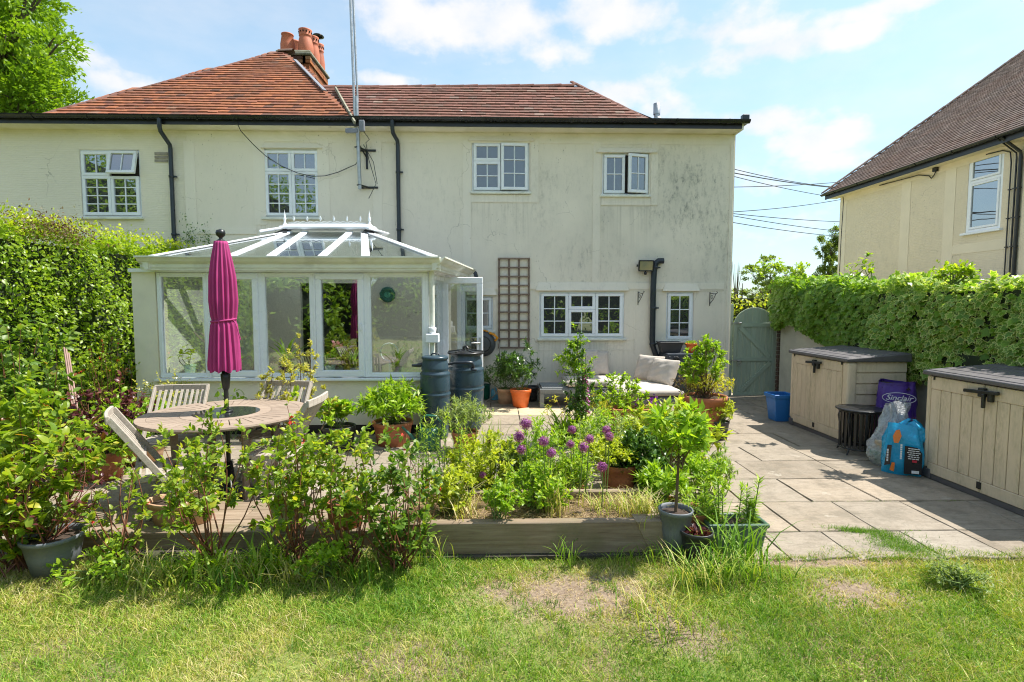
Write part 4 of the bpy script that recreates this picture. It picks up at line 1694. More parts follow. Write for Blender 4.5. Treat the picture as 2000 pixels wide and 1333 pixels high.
for c, s in ((RLv, -.04), (RRv, .04)):
    mb = MB()
    mb.lathe([(.022, 0), (.022, .02), (.010, .04), (.018, .06), (.024, .09), (.012, .12), (.012, .15), (.004, .19), (0, .23)], c + Vector((s, 0, .15)), 12)
    cb(mb, 'finial', M['upvc'], parent=roofc)

# ------------------------------------------------------------------ ground, patio
def mat_ground():
    t = NT('lawn_soil')
    p = t.pos(kind='World')
    g = t.noise(p, 1.3, 6, 0.62)
    f = t.noise(p, 45, 5, 0.7)
    c = t.mix(t.rng(f, 0.3, 0.7), (0.13, 0.10, 0.055), (0.30, 0.235, 0.14))
    gr = t.mix(t.rng(t.noise(p, 80, 4, 0.7), 0.3, 0.7), (0.10, 0.16, 0.03), (0.27, 0.30, 0.09))
    c = t.mix(t.rng(g, 0.40, 0.55), c, gr)
    # trodden bare places
    sep = t.n('ShaderNodeSeparateXYZ')
    t.l(p, sep.inputs[0])
    tot = None
    for cx, cy, sx, sy in ((.45, 3.1, .55, .30), (2.1, 3.02, .4, .18), (1.0, 2.7, .3, .2), (2.3, 3.44, 1.0, .10), (-.4, 2.5, .35, .15)):
        a = t.math('DIVIDE', t.math('SUBTRACT', sep.outputs[0], cx), sx)
        b = t.math('DIVIDE', t.math('SUBTRACT', sep.outputs[1], cy), sy)
        d = t.math('SUBTRACT', 1.25, t.math('ADD', t.math('MULTIPLY', a, a), t.math('MULTIPLY', b, b)))
        tot = d if tot is None else t.math('MAXIMUM', tot, d)
    mk = t.rng(t.math('ADD', tot, t.math('MULTIPLY', t.math('SUBTRACT', t.noise(p, 5, 6, .7), .5), 3.0)), 0.0, .8)
    soil = t.mix(t.rng(f, .3, .7), (0.15, 0.105, 0.075), (0.33, 0.26, 0.19))
    c = t.mix(mk, c, soil)
    return t.done(t.pbr(c, 0.95, t.bump(f, 0.6, 0.01), spec=0.1))


def mat_slab():
    t = NT('paving_stone')
    oi = t.n('ShaderNodeObjectInfo')
    p = t.pos(kind='World')
    base = t.ramp(oi.outputs['Random'], [(0, (0.24, 0.195, 0.145)), (0.25, (0.33, 0.27, 0.20)), (0.5, (0.27, 0.23, 0.18)), (0.75, (0.36, 0.285, 0.205)), (1, (0.30, 0.262, 0.21))])
    n = t.noise(t.pos((1, 2.6, 1), 'World'), 1.8, 8, 0.68, 0.4)
    c = t.mix(t.rng(n, 0.35, 0.7), base, t.mix(0.5, base, (0.38, 0.33, 0.265)))
    d = t.noise(p, 5, 7, 0.72)
    c = t.mix(t.rng(d, 0.50, 0.70, 0, 0.55), c, (0.15, 0.12, 0.085))
    sp = t.noise(p, 70, 3, 0.6)
    c = t.mix(t.rng(sp, 0.62, 0.7, 0, 0.45), c, (0.12, 0.11, 0.08))
    gr2 = t.noise(t.pos((3, 22, 1), 'World'), 2.2, 8, 0.7, 1.2)
    c = t.mix(t.rng(gr2, 0.50, 0.64, 0, 0.5), c, (0.15, 0.125, 0.09))
    c = t.mix(t.rng(t.noise(p, 2.3, 9, .78), .50, .62, 0, .45), c, (.13, .115, .085))
    c = t.mix(t.rng(t.noise(p, 3.7, 6, .7), .60, .68, 0, .4), c, (.50, .46, .38))
    h = t.math('ADD', t.noise(t.pos((1, 2, 1), 'World'), 9, 6, 0.6), t.math('MULTIPLY', t.noise(p, 60, 4), 0.4))
    return t.done(t.pbr(c, 0.82, t.bump(h, 0.6, 0.010), spec=0.3))


M['ground'] = mat_ground()
M['slab'] = mat_slab()
M['slab_yellow'] = simple('buff_paving', (0.52, 0.43, 0.28), 0.85, 0.14, 5, 0.3, 40, grime=0.15)
M['joint'] = simple('dirty_joint', (0.06, 0.052, 0.038), 0.95, 0.4, 12, 0.6, 50)
M['far_grass'] = simple('meadow', (0.20, 0.215, 0.09), 0.95, 0.3, 0.4, 0.3, 6, kind='Object')

# ------------------------------------------------------------------ grass
def blades(name, P, H, lean, W, tint, mat, kind='stuff', parent=None, loc=(0, 0, 0), droop=0.35):
    """P (n,3) roots; H heights; lean (n,2) tip shift; 5-vertex blades"""
    n = len(P)
    az = rng.uniform(0, 2 * math.pi, n)
    wv = np.column_stack([np.cos(az), np.sin(az), np.zeros(n)]) * W[:, None]
    tip = np.column_stack([lean, H])
    mid = np.column_stack([lean * .38, H * .6])
    V = np.stack([P - wv, P + wv, P + mid + wv * .8, P + mid - wv * .8, P + tip], 1)
    F4 = (np.array([[0, 1, 2, 3]])[None] + (np.arange(n) * 5)[:, None, None]).reshape(-1, 4)
    F3 = (np.array([[3, 2, 4]])[None] + (np.arange(n) * 5)[:, None, None]).reshape(-1, 3)
    me = np_mesh(name, V.reshape(-1, 3), [F3, F4], mat, {'tint': np.repeat(np.clip(tint, 0, 1), 5), 'edge': np.zeros(n * 5)})
    o = link(name, me, parent, loc)
    if kind:
        o['kind'] = kind
    return o


def vnoise(x, y, s, seed=0):
    """cheap smooth noise in 0..1"""
    r = 0
    rs_ = np.random.default_rng(seed)
    for k in range(7):
        a, b, c = rs_.uniform(-1, 1, 3)
        r = r + np.sin((x * a + y * b) * s * (1 + k * .45) * 2 + c * 9) / (1 + k * .3)
    return 1 / (1 + np.exp(-r * .9))


YL = 3.50                                              # the patio ends here, the lawn begins
PX0, PX1 = -5.4, 5.12
# terrain: one sheet to the horizon with the patio bed cut out by height
mb = MB()
S = 900
mb.quad((-S, -S, -.10), (S, -S, -.10), (S, S, -.10), (-S, S, -.10))
g = mb.build('ground', [M['far_grass']])
tag(g, kind='structure')
# lawn: gently uneven sheet
nx, ny = 90, 70
xs = np.linspace(-9, 9, nx)
ys = np.linspace(-12, YL + .16, ny)


def lawn_z(x, y):
    return -0.012 + 0.010 * np.sin(x * 2.3 + y) + 0.008 * np.sin(y * 3.1 - x * 1.3) - 0.02 * np.clip((YL - y) * .2, 0, 1)


V = np.array([(x, y, float(lawn_z(x, y)) - .012) for y in ys for x in xs])
F = np.array([(j * nx + i, j * nx + i + 1, (j + 1) * nx + i + 1, (j + 1) * nx + i) for j in range(ny - 1) for i in range(nx - 1)])
lawn = link('lawn', np_mesh('lawn', V, [F], M['ground'], smooth=True))
tag(lawn, kind='structure')
# patio bed
mb = MB()
mb.box(PX0, YL + .04, -.08, PX1 + .3, YF + .3, -.006)
mb.box(HX1 + .02, YF + .3, -.08, PX1 + .3, YF + 8, -.006)
bed = mb.build('patio', [M['joint']])
tag(bed, kind='structure')
# slab rows (depths read off the joints on the right of the photograph), staggered lengths
rows_v = [1111, 1038, 980, 935, 900, 872, 846, 826, 808, 793, 779]
rows_y = [YL - .03] + [atZ(1700, v).y for v in rows_v[1:]] + [YF + .45]
rs = random.Random(5)
sl_n = 0


def slab(x0, y0, x1, y1, mat, ragged=0.0):
    global sl_n
    sl_n += 1
    g_ = 0.006
    x0, y0, x1, y1 = x0 + g_, y0 + g_, x1 - g_, y1 - g_
    zt = rs.uniform(.000, .007)
    tx, ty = rs.uniform(-.004, .004), rs.uniform(-.003, .003)
    nxx = max(2, int((x1 - x0) / .12))
    nyy = 3
    bot, top = [], []
    pts = [(x0 + (x1 - x0) * i / nxx, y0) for i in range(nxx)] + [(x1, y0 + (y1 - y0) * i / nyy) for i in range(nyy)] + \
          [(x1 - (x1 - x0) * i / nxx, y1) for i in range(nxx)] + [(x0, y1 - (y1 - y0) * i / nyy) for i in range(nyy)]
    cx, cy = (x0 + x1) / 2, (y0 + y1) / 2
    P_ = []
    for (x, y) in pts:
        P_.append((x + rs.uniform(-.005, .005), y + rs.uniform(-.005, .005) - (rs.uniform(0, ragged) if y < y0 + .01 else 0)))
    mb = MB()
    n = len(P_)
    z = lambda x, y: zt + tx * (x - cx) / max(.1, x1 - x0) + ty * (y - cy) / .6
    inn = [(x + (cx - x) * .012, y + (cy - y) * .014) for x, y in P_]
    mb.add([(x, y, -.03) for x, y in P_] + [(x, y, z(x, y) - .006) for x, y in P_] + [(x, y, z(x, y)) for x, y in inn],
           [(i, (i + 1) % n, n + (i + 1) % n, n + i) for i in range(n)] + [(n + i, n + (i + 1) % n, 2 * n + (i + 1) % n, 2 * n + i) for i in range(n)] + [tuple(range(2 * n, 3 * n))])
    o = mb.build('paving_slab', [mat])
    o.parent = bed
    return o


for r in range(len(rows_y) - 1):
    y0, y1 = rows_y[r], rows_y[r + 1]
    x = PX0 + rs.uniform(-.4, 0)
    first = r == 0
    # the right-hand run follows the joints seen: offsets per row
    cuts_px = {0: [1503, 1547, 1880], 1: [1598, 1828], 2: [1552, 1616], 3: [1630], 4: [1458, 1570], 5: [1485], 6: [1510, 1590], 7: [1440, 1520]}
    xs_ = [PX0]
    while xs_[-1] < .9:
        xs_.append(xs_[-1] + rs.choice([.45, .6, .75, .9]))
    xc = xs_[-1]
    while xc < PX1 - .3:
        xc += rs.choice([.45, .6, .6, .9])
        xs_.append(min(xc, PX1 - .01))
    for a, b in zip(xs_, xs_[1:]):
        if b - a < .1:
            continue
        # under the conservatory and raised bed nothing shows
        if a > LX + .3 and b < RX - .2 and y0 > YC + .3:
            continue
        if first and b < 1.35:
            continue
        if first and a < 1.2:
            a = 1.2
        yel = (y0 > 7.9 and y1 < 9.3 and -.9 < a < 1.3)
        slab(a, y0, b, y1, M['slab_yellow'] if yel else M['slab'], .05 if first else 0)
for r in range(8):
    xx = HX1 + .05
    while xx < PX1:
        slab(xx, YF + .5 + r * .6, min(xx + .6, PX1), YF + 1.1 + r * .6, M['slab'])
        xx += .6

n = 2600
ry = rng.choice(rows_y[1:8], n)
jx = rng.uniform(1.2, 4.2, n)
kk = vnoise(jx, ry * 3, 2.0, 77) > .66
jx, ry = jx[kk], ry[kk]
n = len(jx)
blades('joint_weeds', np.column_stack([jx, ry + rng.normal(0, .006, n), np.full(n, -.004)]), rng.uniform(.004, .016, n), rng.normal(0, .008, (n, 2)), np.full(n, .0016), rng.uniform(0, .6, n), M['lf_grass'])

# ------------------------------------------------------------------ timber edging and the raised bed
edge = empty('timber_edging', (-2.0, 3.9, 0), 'low step of weathered timber sleepers between lawn and patio, behind the roses', 'timber step')
M_ = wm(edge)


def sleeper(x0, x1, y0, y1, z0, z1, parent, name='sleeper', rot=0):
    mb = MB()
    mb.box(x0, y0, z0, x1, y1, z1)
    o = wb(mb, name, [M['sleeper']], parent, .008)
    return o


for y0, y1, z1, cuts in ((3.70, 3.90, .12, (-3.0, -1.45, -.75)), (3.907, 4.10, .122, (-3.1, -1.9, -.75)), (4.108, 4.31, .118, (-3.3, -1.2, -.69))):
    for a, b in zip(cuts, cuts[1:]):
        sleeper(a, b - .006, y0, y1, -.02, z1, edge)

bedr = empty('raised_bed', (0.25, 3.9, 0), 'raised planting bed of grey weathered timber filled with straw mulch', 'raised bed')
bz = .215
sleeper(-.68, 1.03, 3.575, 3.65, -.01, bz, bedr, 'board')
mb = MB()
mb.add([(1.035, 3.57, -.01), (1.15, 3.565, -.01), (1.15, 3.565, bz + .005), (.93, 3.57, bz + .005), (1.035, 3.70, -.01), (1.15, 3.70, -.01), (1.15, 3.70, bz + .005), (.93, 3.70, bz + .005)],
       [(0, 1, 2, 3), (7, 6, 5, 4), (0, 4, 5, 1), (1, 5, 6, 2), (2, 6, 7, 3), (3, 7, 4, 0)])
wb(mb, 'end_post', [M['sleeper']], bedr, .006)
sleeper(1.09, 1.148, 3.705, 4.17, -.01, bz - .004, bedr, 'board')
sleeper(-.68, 1.148, 4.172, 4.23, -.01, bz + .002, bedr, 'board')
sleeper(-.74, -.682, 3.58, 4.23, -.01, bz - .006, bedr, 'board')
nx, ny = 60, 22
xs = np.linspace(-.70, 1.10, nx)
ys = np.linspace(3.64, 4.18, ny)
V = np.array([(x, y, bz - .05 + .02 * math.sin(x * 7) * math.sin(y * 11) + rng.uniform(-.008, .008)) for y in ys for x in xs])
F = np.array([(j * nx + i, j * nx + i + 1, (j + 1) * nx + i + 1, (j + 1) * nx + i) for j in range(ny - 1) for i in range(nx - 1)])
so = link('soil', np_mesh('soil', V, [F], simple('mulched_soil', (.17, .115, .065), .95, .4, 25, .9, 60)))
adopt(so, bedr)
# straw
n = 5200
P_ = np.column_stack([rng.uniform(-.66, 1.08, n), rng.uniform(3.66, 4.16, n), rng.uniform(bz - .055, bz - .015, n)])
D = rnd_dir(n) * [1, 1, .18]
V, F, at = leaf_arrays(P_, D, rnd_dir(n, 1), rng.uniform(.02, .085, n), NARROW, rng.random(n), wscale=.25)
ob = link('straw', np_mesh('straw', V, F, M['straw'], at))
adopt(ob, bedr)
ob['kind'] = 'stuff'


def in_view(x, y, margin=.35):
    return (np.abs(x + .0238 * -y) < (y + .1) * .955 + margin) & (y > 1.9)


NB = 720000
x = rng.uniform(-5.3, 5.2, NB)
y = rng.uniform(.7, YL + .12, NB)
k = in_view(x, y) | (rng.random(NB) < .28)
edgey = np.where(x < 1.2, YL + .16, YL + .02 + .05 * np.sin(x * 5) + .03 * np.sin(x * 13))
k &= y < edgey
bare = vnoise(x, y, 1.5, 3)
bare2 = vnoise(x, y, 3.2, 8)
# worn patches of the photograph: centre right by the bed, and along the patio edge
patch = np.exp(-(((x - .45) / .55) ** 2 + ((y - 3.1) / .33) ** 2) * 1.2) + .8 * np.exp(-(((x - 2.1) / .35) ** 2 + ((y - 3.0) / .18) ** 2)) + .7 * np.exp(-(((x - 1.0) / .25) ** 2 + ((y - 2.7) / .2) ** 2)) + \
    .9 * np.exp(-(((x - 2.2) / .9) ** 2 + ((y - 3.45) / .12) ** 2))
pb = np.clip(1.0 - patch * (.6 + .75 * bare2) - .45 * (bare > .72), .04, 1)
k &= rng.random(NB) < pb
x, y = x[k], y[k]
bare, bare2, patch = bare[k], bare2[k], patch[k]
n = len(x)
dry = vnoise(x, y, 1.1, 21) * .7 + vnoise(x, y, 4.0, 22) * .4
green = .75 * np.exp(-(((x - 1.6) / .9) ** 2 + ((y - 2.9) / .6) ** 2)) + .5 * np.exp(-(((x - .9) / .8) ** 2 + ((y - 2.3) / .35) ** 2)) + .35 * np.exp(-(((x + 2.2) / .8) ** 2 + ((y - 2.6) / .4) ** 2))
tint = .14 + .74 * dry - .38 * green + .42 * np.clip(patch, 0, 1) + rng.normal(0, .20, n)
H = rng.gamma(5, .0050, n) * (.7 + .7 * vnoise(x, y, 2.5, 5)) * (1 - .4 * np.clip(patch, 0, 1))
far = np.clip((y - 2.0) / 1.5, 0, 1)
lean = rng.normal(0, 1, (n, 2)) * (H * .8)[:, None]
W = rng.uniform(.0010, .0022, n) * (1 + .35 * (y > 2.8))
blades('grass', np.column_stack([x, y, lawn_z(x, y) - .014]), H, lean, W, tint, M['lf_grass'])

# coarser clumps in the turf and thatch between the blades
nc = 420
cx_, cy_ = rng.uniform(-3.8, 4.2, nc), rng.uniform(2.0, 3.48, nc)
k = in_view(cx_, cy_)
cx_, cy_ = cx_[k], cy_[k]
per = 38
ci = np.repeat(np.arange(len(cx_)), per)
n = len(ci)
x, y = cx_[ci] + rng.normal(0, .028, n), cy_[ci] + rng.normal(0, .028, n)
ok = y < YL
ctint = rng.uniform(.0, .75, len(cx_))
hh = (rng.uniform(.025, .06, len(cx_)))[ci] * rng.uniform(.5, 1.1, n)
x, y, hh, ti_ = x[ok], y[ok], hh[ok], (ctint[ci] + rng.normal(0, .08, n))[ok]
blades('grass_clumps', np.column_stack([x, y, lawn_z(x, y) - .014]), hh, rng.normal(0, 1, (len(x), 2)) * (hh * .55)[:, None], rng.uniform(.0012, .0024, len(x)), ti_, M['lf_grass'])
n = 15000
x, y = rng.uniform(-3.8, 4.4, n), rng.uniform(1.95, 3.5, n)
k = in_view(x, y) & (vnoise(x, y, 2.6, 41) > .38)
x, y = x[k], y[k]
n = len(x)
o = leaves('thatch', np.column_stack([x, y, lawn_z(x, y) + rng.uniform(-.008, .014, n)]), rnd_dir(n) * [1, 1, .2], rnd_dir(n, 2), rng.uniform(.012, .045, n), NARROW, rng.random(n), M['straw'], wscale=.28)
o['kind'] = 'stuff'
n = 5200
x = rng.uniform(1.25, 4.6, n)
y = YL - .045 + .10 * rng.random(n) ** 1.5 * vnoise(x, x * 0, 6, 55) * 2 - .03 * rng.random(n)
blades('edge_grass', np.column_stack([x, y, np.full(n, -.012)]), rng.uniform(.012, .04, n), rng.normal(0, .02, (n, 2)), rng.uniform(.001, .002, n), rng.uniform(.1, .8, n), M['lf_grass'])
# clover and small weeds in the lawn
n = 9000
x = rng.uniform(-4, 4, n)
y = rng.uniform(2.0, 3.5, n)
k = (vnoise(x, y, 2.2, 31) > .66) & in_view(x, y)
x, y = x[k], y[k]
n = len(x)
o = leaves('lawn_weeds', np.column_stack([x, y, lawn_z(x, y) + rng.uniform(0, .018, n)]), rnd_dir(n) * [1, 1, .3], rnd_dir(n, 3), rng.uniform(.008, .02, n), OVAL, rng.random(n), M['lf_bright'])
o['kind'] = 'stuff'
# litter of dry stems on the bare soil
n = 2600
x = np.concatenate([rng.normal(.45, .5, n), rng.normal(2.0, .8, 700)])
y = np.concatenate([rng.normal(3.1, .28, n), rng.normal(3.35, .1, 700)])
k = (y < YL + .0)
x, y = x[k], y[k]
n = len(x)
o = leaves('dry_litter', np.column_stack([x, y, lawn_z(x, y) - .004 + rng.uniform(0, .01, n)]), rnd_dir(n) * [1, 1, .12], rnd_dir(n, 2), rng.uniform(.012, .05, n), NARROW, rng.random(n), M['straw'], wscale=.3)
o['kind'] = 'stuff'


def tuft(name, cx, cy, z, n, h, spread, w, mat, tint=(.1, .5), label=None, cat='grass', group=None, lean=.5, rx=.06, ry=.05, kind=None, droop=True):
    """long arching blades from a clump, each with four segments"""
    P_ = np.column_stack([rng.normal(cx, rx, n), rng.normal(cy, ry, n), np.full(n, z)])
    H = h * rng.uniform(.55, 1.1, n)
    az = rng.uniform(0, 2 * math.pi, n)
    out = np.column_stack([np.cos(az), np.sin(az)]) * (H * lean * rng.uniform(.3, 1.2, n))[:, None] * spread
    sidev = np.column_stack([-np.sin(az), np.cos(az), np.zeros(n)])
    rows = []
    ts = [0, .3, .6, .85, 1]
    for t in ts:
        q = P_ + np.column_stack([out * (t ** 1.8), H * (t - .30 * t ** 3 * (1 if droop else .2))])
        ww = w * (1 - t ** 2.2) * (.6 + .8 * min(1, t * 3))
        if t < 1:
            rows += [q - sidev * ww, q + sidev * ww]
        else:
            rows.append(q)
    V = np.stack(rows, 1)
    k = V.shape[1]
    f4 = np.array([[0, 1, 3, 2], [2, 3, 5, 4], [4, 5, 7, 6]])
    f3 = np.array([[6, 7, 8]])
    F4 = (f4[None] + (np.arange(n) * k)[:, None, None]).reshape(-1, 4)
    F3 = (f3[None] + (np.arange(n) * k)[:, None, None]).reshape(-1, 3)
    V = V.reshape(-1, 3) - np.array([cx, cy, z])
    tn = np.repeat(rng.uniform(tint[0], tint[1], n), k)
    o = link(name, np_mesh(name, V, [F3, F4], mat, {'tint': tn, 'edge': np.zeros(len(V))}), None, (cx, cy, z))
    if kind:
        o['kind'] = kind
    return tag(o, label, cat, group) if label else o
# ------------------------------------------------------------------ neighbouring house on the right
NX = 9.9
NC = 15.6
nb = empty('neighbour_house', (NX + 3, 12, 0), 'cream rendered neighbouring house with a dark brown tiled roof, beyond the ivy wall', 'house')
NINV = Matrix.Translation(nb.location).inverted()
NE = atX(1780, 320, NX - .35).z


def XZ(u, v, x=NX):
    p = atX(u, v, x)
    return p.y, p.z


y1_, z1_ = XZ(1893, 310)
y0_, z0_ = XZ(1962, 300)
_, zb_ = XZ(1893, 455)
NW = (y0_, zb_, y1_, z1_)
mb = MB()
ys_ = [5.0, NW[0], NW[2], NC]
zs_ = [-.1, NW[1], NW[3], NE - .02]
for i in range(3):
    for j in range(3):
        if i == 1 and j == 1:
            continue
        mb.quad((NX, ys_[i + 1], zs_[j]), (NX, ys_[i], zs_[j]), (NX, ys_[i], zs_[j + 1]), (NX, ys_[i + 1], zs_[j + 1]))
mb.quad((NX, NC, -.1), (NX, NC, NE), (NX + 12, NC, NE), (NX + 12, NC, -.1))
mb.quad((NX, 5, -.1), (NX + 12, 5, -.1), (NX + 12, 5, NE), (NX, 5, NE))
for a, b, c, d in (((NW[0], NW[1]), (NW[0], NW[3]), 0, 0), ((NW[2], NW[1]), (NW[2], NW[3]), 0, 0)):
    mb.quad((NX, a[0], a[1]), (NX + .1, a[0], a[1]), (NX + .1, b[0], b[1]), (NX, b[0], b[1]), 1)
mb.quad((NX, NW[0], NW[3]), (NX, NW[2], NW[3]), (NX + .1, NW[2], NW[3]), (NX + .1, NW[0], NW[3]), 1)
wb(mb, 'wall', [M['nb_render'], M['nb_band']], nb)
for (a, b, c, d) in ((5.0, 9.6, NE - .35, NE - .1), (9.6, NC - .02, NE - .3, NE - .1), (NC - .3, NC, -.1, NE - .3), (12.9, 13.2, -.1, NE - .3), (11.62, 11.9, -.1, NE - .3), (9.9, 10.1, -.1, NE - .3), (10.1, 11.62, 2.78, 2.98)):
    mb = MB()
    mb.box(NX - .008, a, c, NX - .0005, b, d)
    wb(mb, 'band', [M['nb_band']], nb, .003)
# window
mb = MB()
yy0, zz0, yy1, zz1 = NW
X_ = NX + .04


def nbox(mb, a, c, b, d, x0, x1):
    mb.box(x0, a, c, x1, b, d)


fr = .06
nbox(mb, yy0, zz0, yy0 + fr, zz1, X_ - .03, X_ + .05)
nbox(mb, yy1 - fr, zz0, yy1, zz1, X_ - .03, X_ + .05)
nbox(mb, yy0 + fr, zz0, yy1 - fr, zz0 + fr, X_ - .03, X_ + .05)
nbox(mb, yy0 + fr, zz1 - fr, yy1 - fr, zz1, X_ - .03, X_ + .05)
zt = zz1 - .52
nbox(mb, yy0 + fr, zt - .03, yy1 - fr, zt + .03, X_ - .03, X_ + .05)
wn = wb(mb, 'window', [M['upvc']], nb, .006)
for c, d in ((zz0 + fr, zt - .03), (zt + .03, zz1 - fr)):
    a, b = yy0 + fr, yy1 - fr
    mb = MB()
    w_ = .05
    nbox(mb, a + .004, c + .004, a + w_, d - .004, X_ - .045, X_)
    nbox(mb, b - w_, c + .004, b - .004, d - .004, X_ - .045, X_)
    nbox(mb, a + w_, c + .004, b - w_, c + w_, X_ - .045, X_)
    nbox(mb, a + w_, d - w_, b - w_, d - .004, X_ - .045, X_)
    wb(mb, 'sash', [M['upvc']], wn, .006)
    mb = MB()
    nbox(mb, a + w_, c + w_, b - w_, d - w_, X_ - .02, X_ - .012)
    wb(mb, 'pane', [M['glass']], wn)
mb = MB()
nbox(mb, yy0 - .06, zz0 - .05, yy1 + .06, zz0 - .002, NX - .07, NX + .02)
wb(mb, 'sill', [M['upvc']], wn, .006)
# roof: slope rising away from us, tile by tile
nsl = R(35.6)
nslope = (math.cos(nsl), 0, math.sin(nsl))
NEX, NEZ = NX - .33, atX(1800, 316, NX - .33).z
NY1 = NC + .25
nroof = empty('roof')
nroof.parent = nb


def in_nb(a, b):
    return 0 <= a < (NY1 - 7.8) and b < 7.2


def nb_visible(a, b):
    y = NY1 - a
    x = NEX + b * nslope[0]
    return in_nb(a, b) and x < y * 1.02 + .8


ax_ = (0, -1, 0)
recs = tile_plane(None, (NEX, NY1, NEZ), ax_, nslope, nb_visible, None, 0, .19, .125, 62, 46)
_inv = INV
INV = NINV
lay_tiles(nroof, [(*recs, M['tile_dark'])], .19, .125, .24, .018, 300)
ridge_run(Vector((NEX - .05, NY1 + .02, NEZ + .03)), Vector((NEX + 7 * nslope[0], NY1 + .02, NEZ + 7 * nslope[2] + .03)), 'tile_dark', nroof, .125, .5)
INV = _inv
n = Vector((-nslope[2], 0, nslope[0]))
mb = MB()
a, b = Vector((NEX, NY1 - .05, NEZ)) - n * .03, Vector((NEX, 5, NEZ)) - n * .03
c = Vector(nslope) * 9.5
mb.quad(a, b, b + c, a + c)
d_ = Vector((NEX + 2 * 9.5 * nslope[0], 0, 0))
mb.quad(a + c, b + c, Vector((d_.x, 5, NEZ)), Vector((d_.x, NY1 - .05, NEZ)))
mb.add([a + Vector((.3, .0, 0)), a + c, Vector((d_.x, a.y, a.z))], [(0, 1, 2)])
wb(mb, 'underlay', [M['felt']], nroof)
mb = MB()
mb.box(NEX + .02, 5, NEZ - .16, NEX + .04, NY1, NEZ - .0)
wb(mb, 'fascia', [M['black']], nb)
mb = MB()
mb.box(NEX + .04, 5, NEZ - .14, NX + .02, NY1 - .05, NEZ - .12)
wb(mb, 'soffit', [M['nb_band']], nb)
gutter((NEX - .045, NY1 + .05, NEZ - .005), (NEX - .045, 5, NEZ - .005), nb, M['black_gutter'], .055, 1.0)
# pipes and cables near the frame edge
for u, r_ in ((1974, .012), (1984, .016), (1992, .03)):
    yy = atX(u, 400, NX).y
    mb = MB()
    x = NX - .04
    pts = [(NEX - .03, yy + .1, NEZ - .05), (NX - .05, yy, NEZ - .35), (x, yy, NEZ - .45), (x, yy, .2)]
    if u == 1974:
        pts = [(x, yy + .55, NEZ - .2), (x, yy + .2, NEZ - .22), (x, yy + .03, NEZ - .3), (x, yy, NEZ - .5), (x, yy, .2)]
    mb.tube(pts, r_, 8)
    for z in np.arange(.6, NEZ - .6, .55):
        mb.box(x - r_ - .008, yy - r_ - .01, z, x + .02, yy + r_ + .01, z + .02)
    wb(mb, 'downpipe', [M['black']], nb)
mb = MB()
c = Vector((NX - .02, atX(1832, 312, NX).y, NE - .22))
mb.tube([c, c + Vector((-.03, .03, -.12)), c + Vector((-.03, .1, -.17)), c + Vector((-.03, .16, -.1)), c + Vector((-.02, .5, .0)), c + Vector((-.02, 1.8, .04))], .012, 6)
mb.box(c.x - .06, c.y - .05, c.z - .04, c.x, c.y + .05, c.z + .06)
wb(mb, 'cable_bracket', [M['black']], nb)
mb = MB()
yy = NC - .12
mb.tube([(NX - .012, yy, NE - .12), (NX - .012, yy - .04, NE - .3), (NX - .012, yy, 3.6), (NX - .012, yy + .03, .5)], .010, 5)
wb(mb, 'cable', [M['black']], nb)
# flat roofed porch just showing above the ivy
mb = MB()
pa, pb_ = atX(1822, 540, NX - .6), atX(1940, 530, NX - .6)
mb.box(NX - .75, pb_.y, 2.02, NX - .001, pa.y, 2.12)
wb(mb, 'porch_roof', [M['lead']], nb, .02)
mb = MB()
mb.box(NX - .7, pb_.y + .05, -.1, NX - .01, pa.y - .05, 2.015)
wb(mb, 'porch_wall', [M['nb_band']], nb)

# ------------------------------------------------------------------ power lines
for (u0, v0, u1, v1, sag) in ((1436, 325, 1625, 358, 10), (1436, 335, 1622, 362, 6), (1436, 342, 1620, 380, 6), (1436, 362, 1660, 350, 6), (1436, 409, 1640, 385, 8), (1436, 415, 1640, 430, 5), (1436, 419, 1642, 448, 6), (1436, 432, 1640, 458, 6)):
    Y0, Y1 = 15.0, 22.0
    # run on behind both houses
    p, q = atY(u0 - (u1 - u0) * .35, v0 - (v1 - v0) * .35, Y0), atY(u1 + (u1 - u0) * .3, v1 + (v1 - v0) * .3, Y1)
    mb = MB()
    pts = [p.lerp(q, t) - Vector((0, 0, .0006 * sag * 4 * t * (1 - t) * 30)) for t in np.linspace(0, 1, 14)]
    mb.tube(pts, .012 if v0 != 335 else .017, 5)
    o = mb.build('power_line', [M['black']])
    tag(o, {325: 'thin overhead cable, highest where it leaves the white house', 335: 'thickest overhead cable, just under the highest one', 342: 'overhead cable falling steeply third from the top',
            362: 'overhead cable that rises towards the brown tiled roof and crosses the others', 409: 'lone faint cable rising under the crossing ones', 415: 'nearly level cable in the lower bundle',
            419: 'second cable of the lower bundle, sloping down', 432: 'lowest and faintest overhead cable'}[v0], 'overhead cable', 'overhead cables between the two houses')

# ------------------------------------------------------------------ garden wall, gate
gw = empty('garden_wall', (5.3, 7, 0), 'low white rendered garden wall half buried in variegated ivy', 'wall')
mb = MB()
mb.box(5.14, 2.0, -.05, 5.34, 9.72, 1.72)
wb(mb, 'wall_face', [simple('whitewashed_render', (.60, .57, .47), .9, .1, 2, .5, 24, grime=.3)], gw, .03)
mb = MB()
for j in range(22):
    z = j * .078
    mb.box(5.125, 9.722, z, 5.335, 9.80, z + .066)
br = wb(mb, 'bricks', [M['tile_dark']], gw, .004)
br['kind'] = 'stuff'

YG = YF + .12
gx0, gx1 = atY(1431, 700, YG).x, atY(1512, 700, YG).x
gate = empty('garden_gate', ((gx0 + gx1) / 2, YG, 0), 'sage green arched plank gate between the house corner and the ivy wall', 'gate')
gzt = atY(1470, 601, YG).z
gzs = atY(1470, 640, YG).z
npl = 9
W_ = (gx1 - gx0)


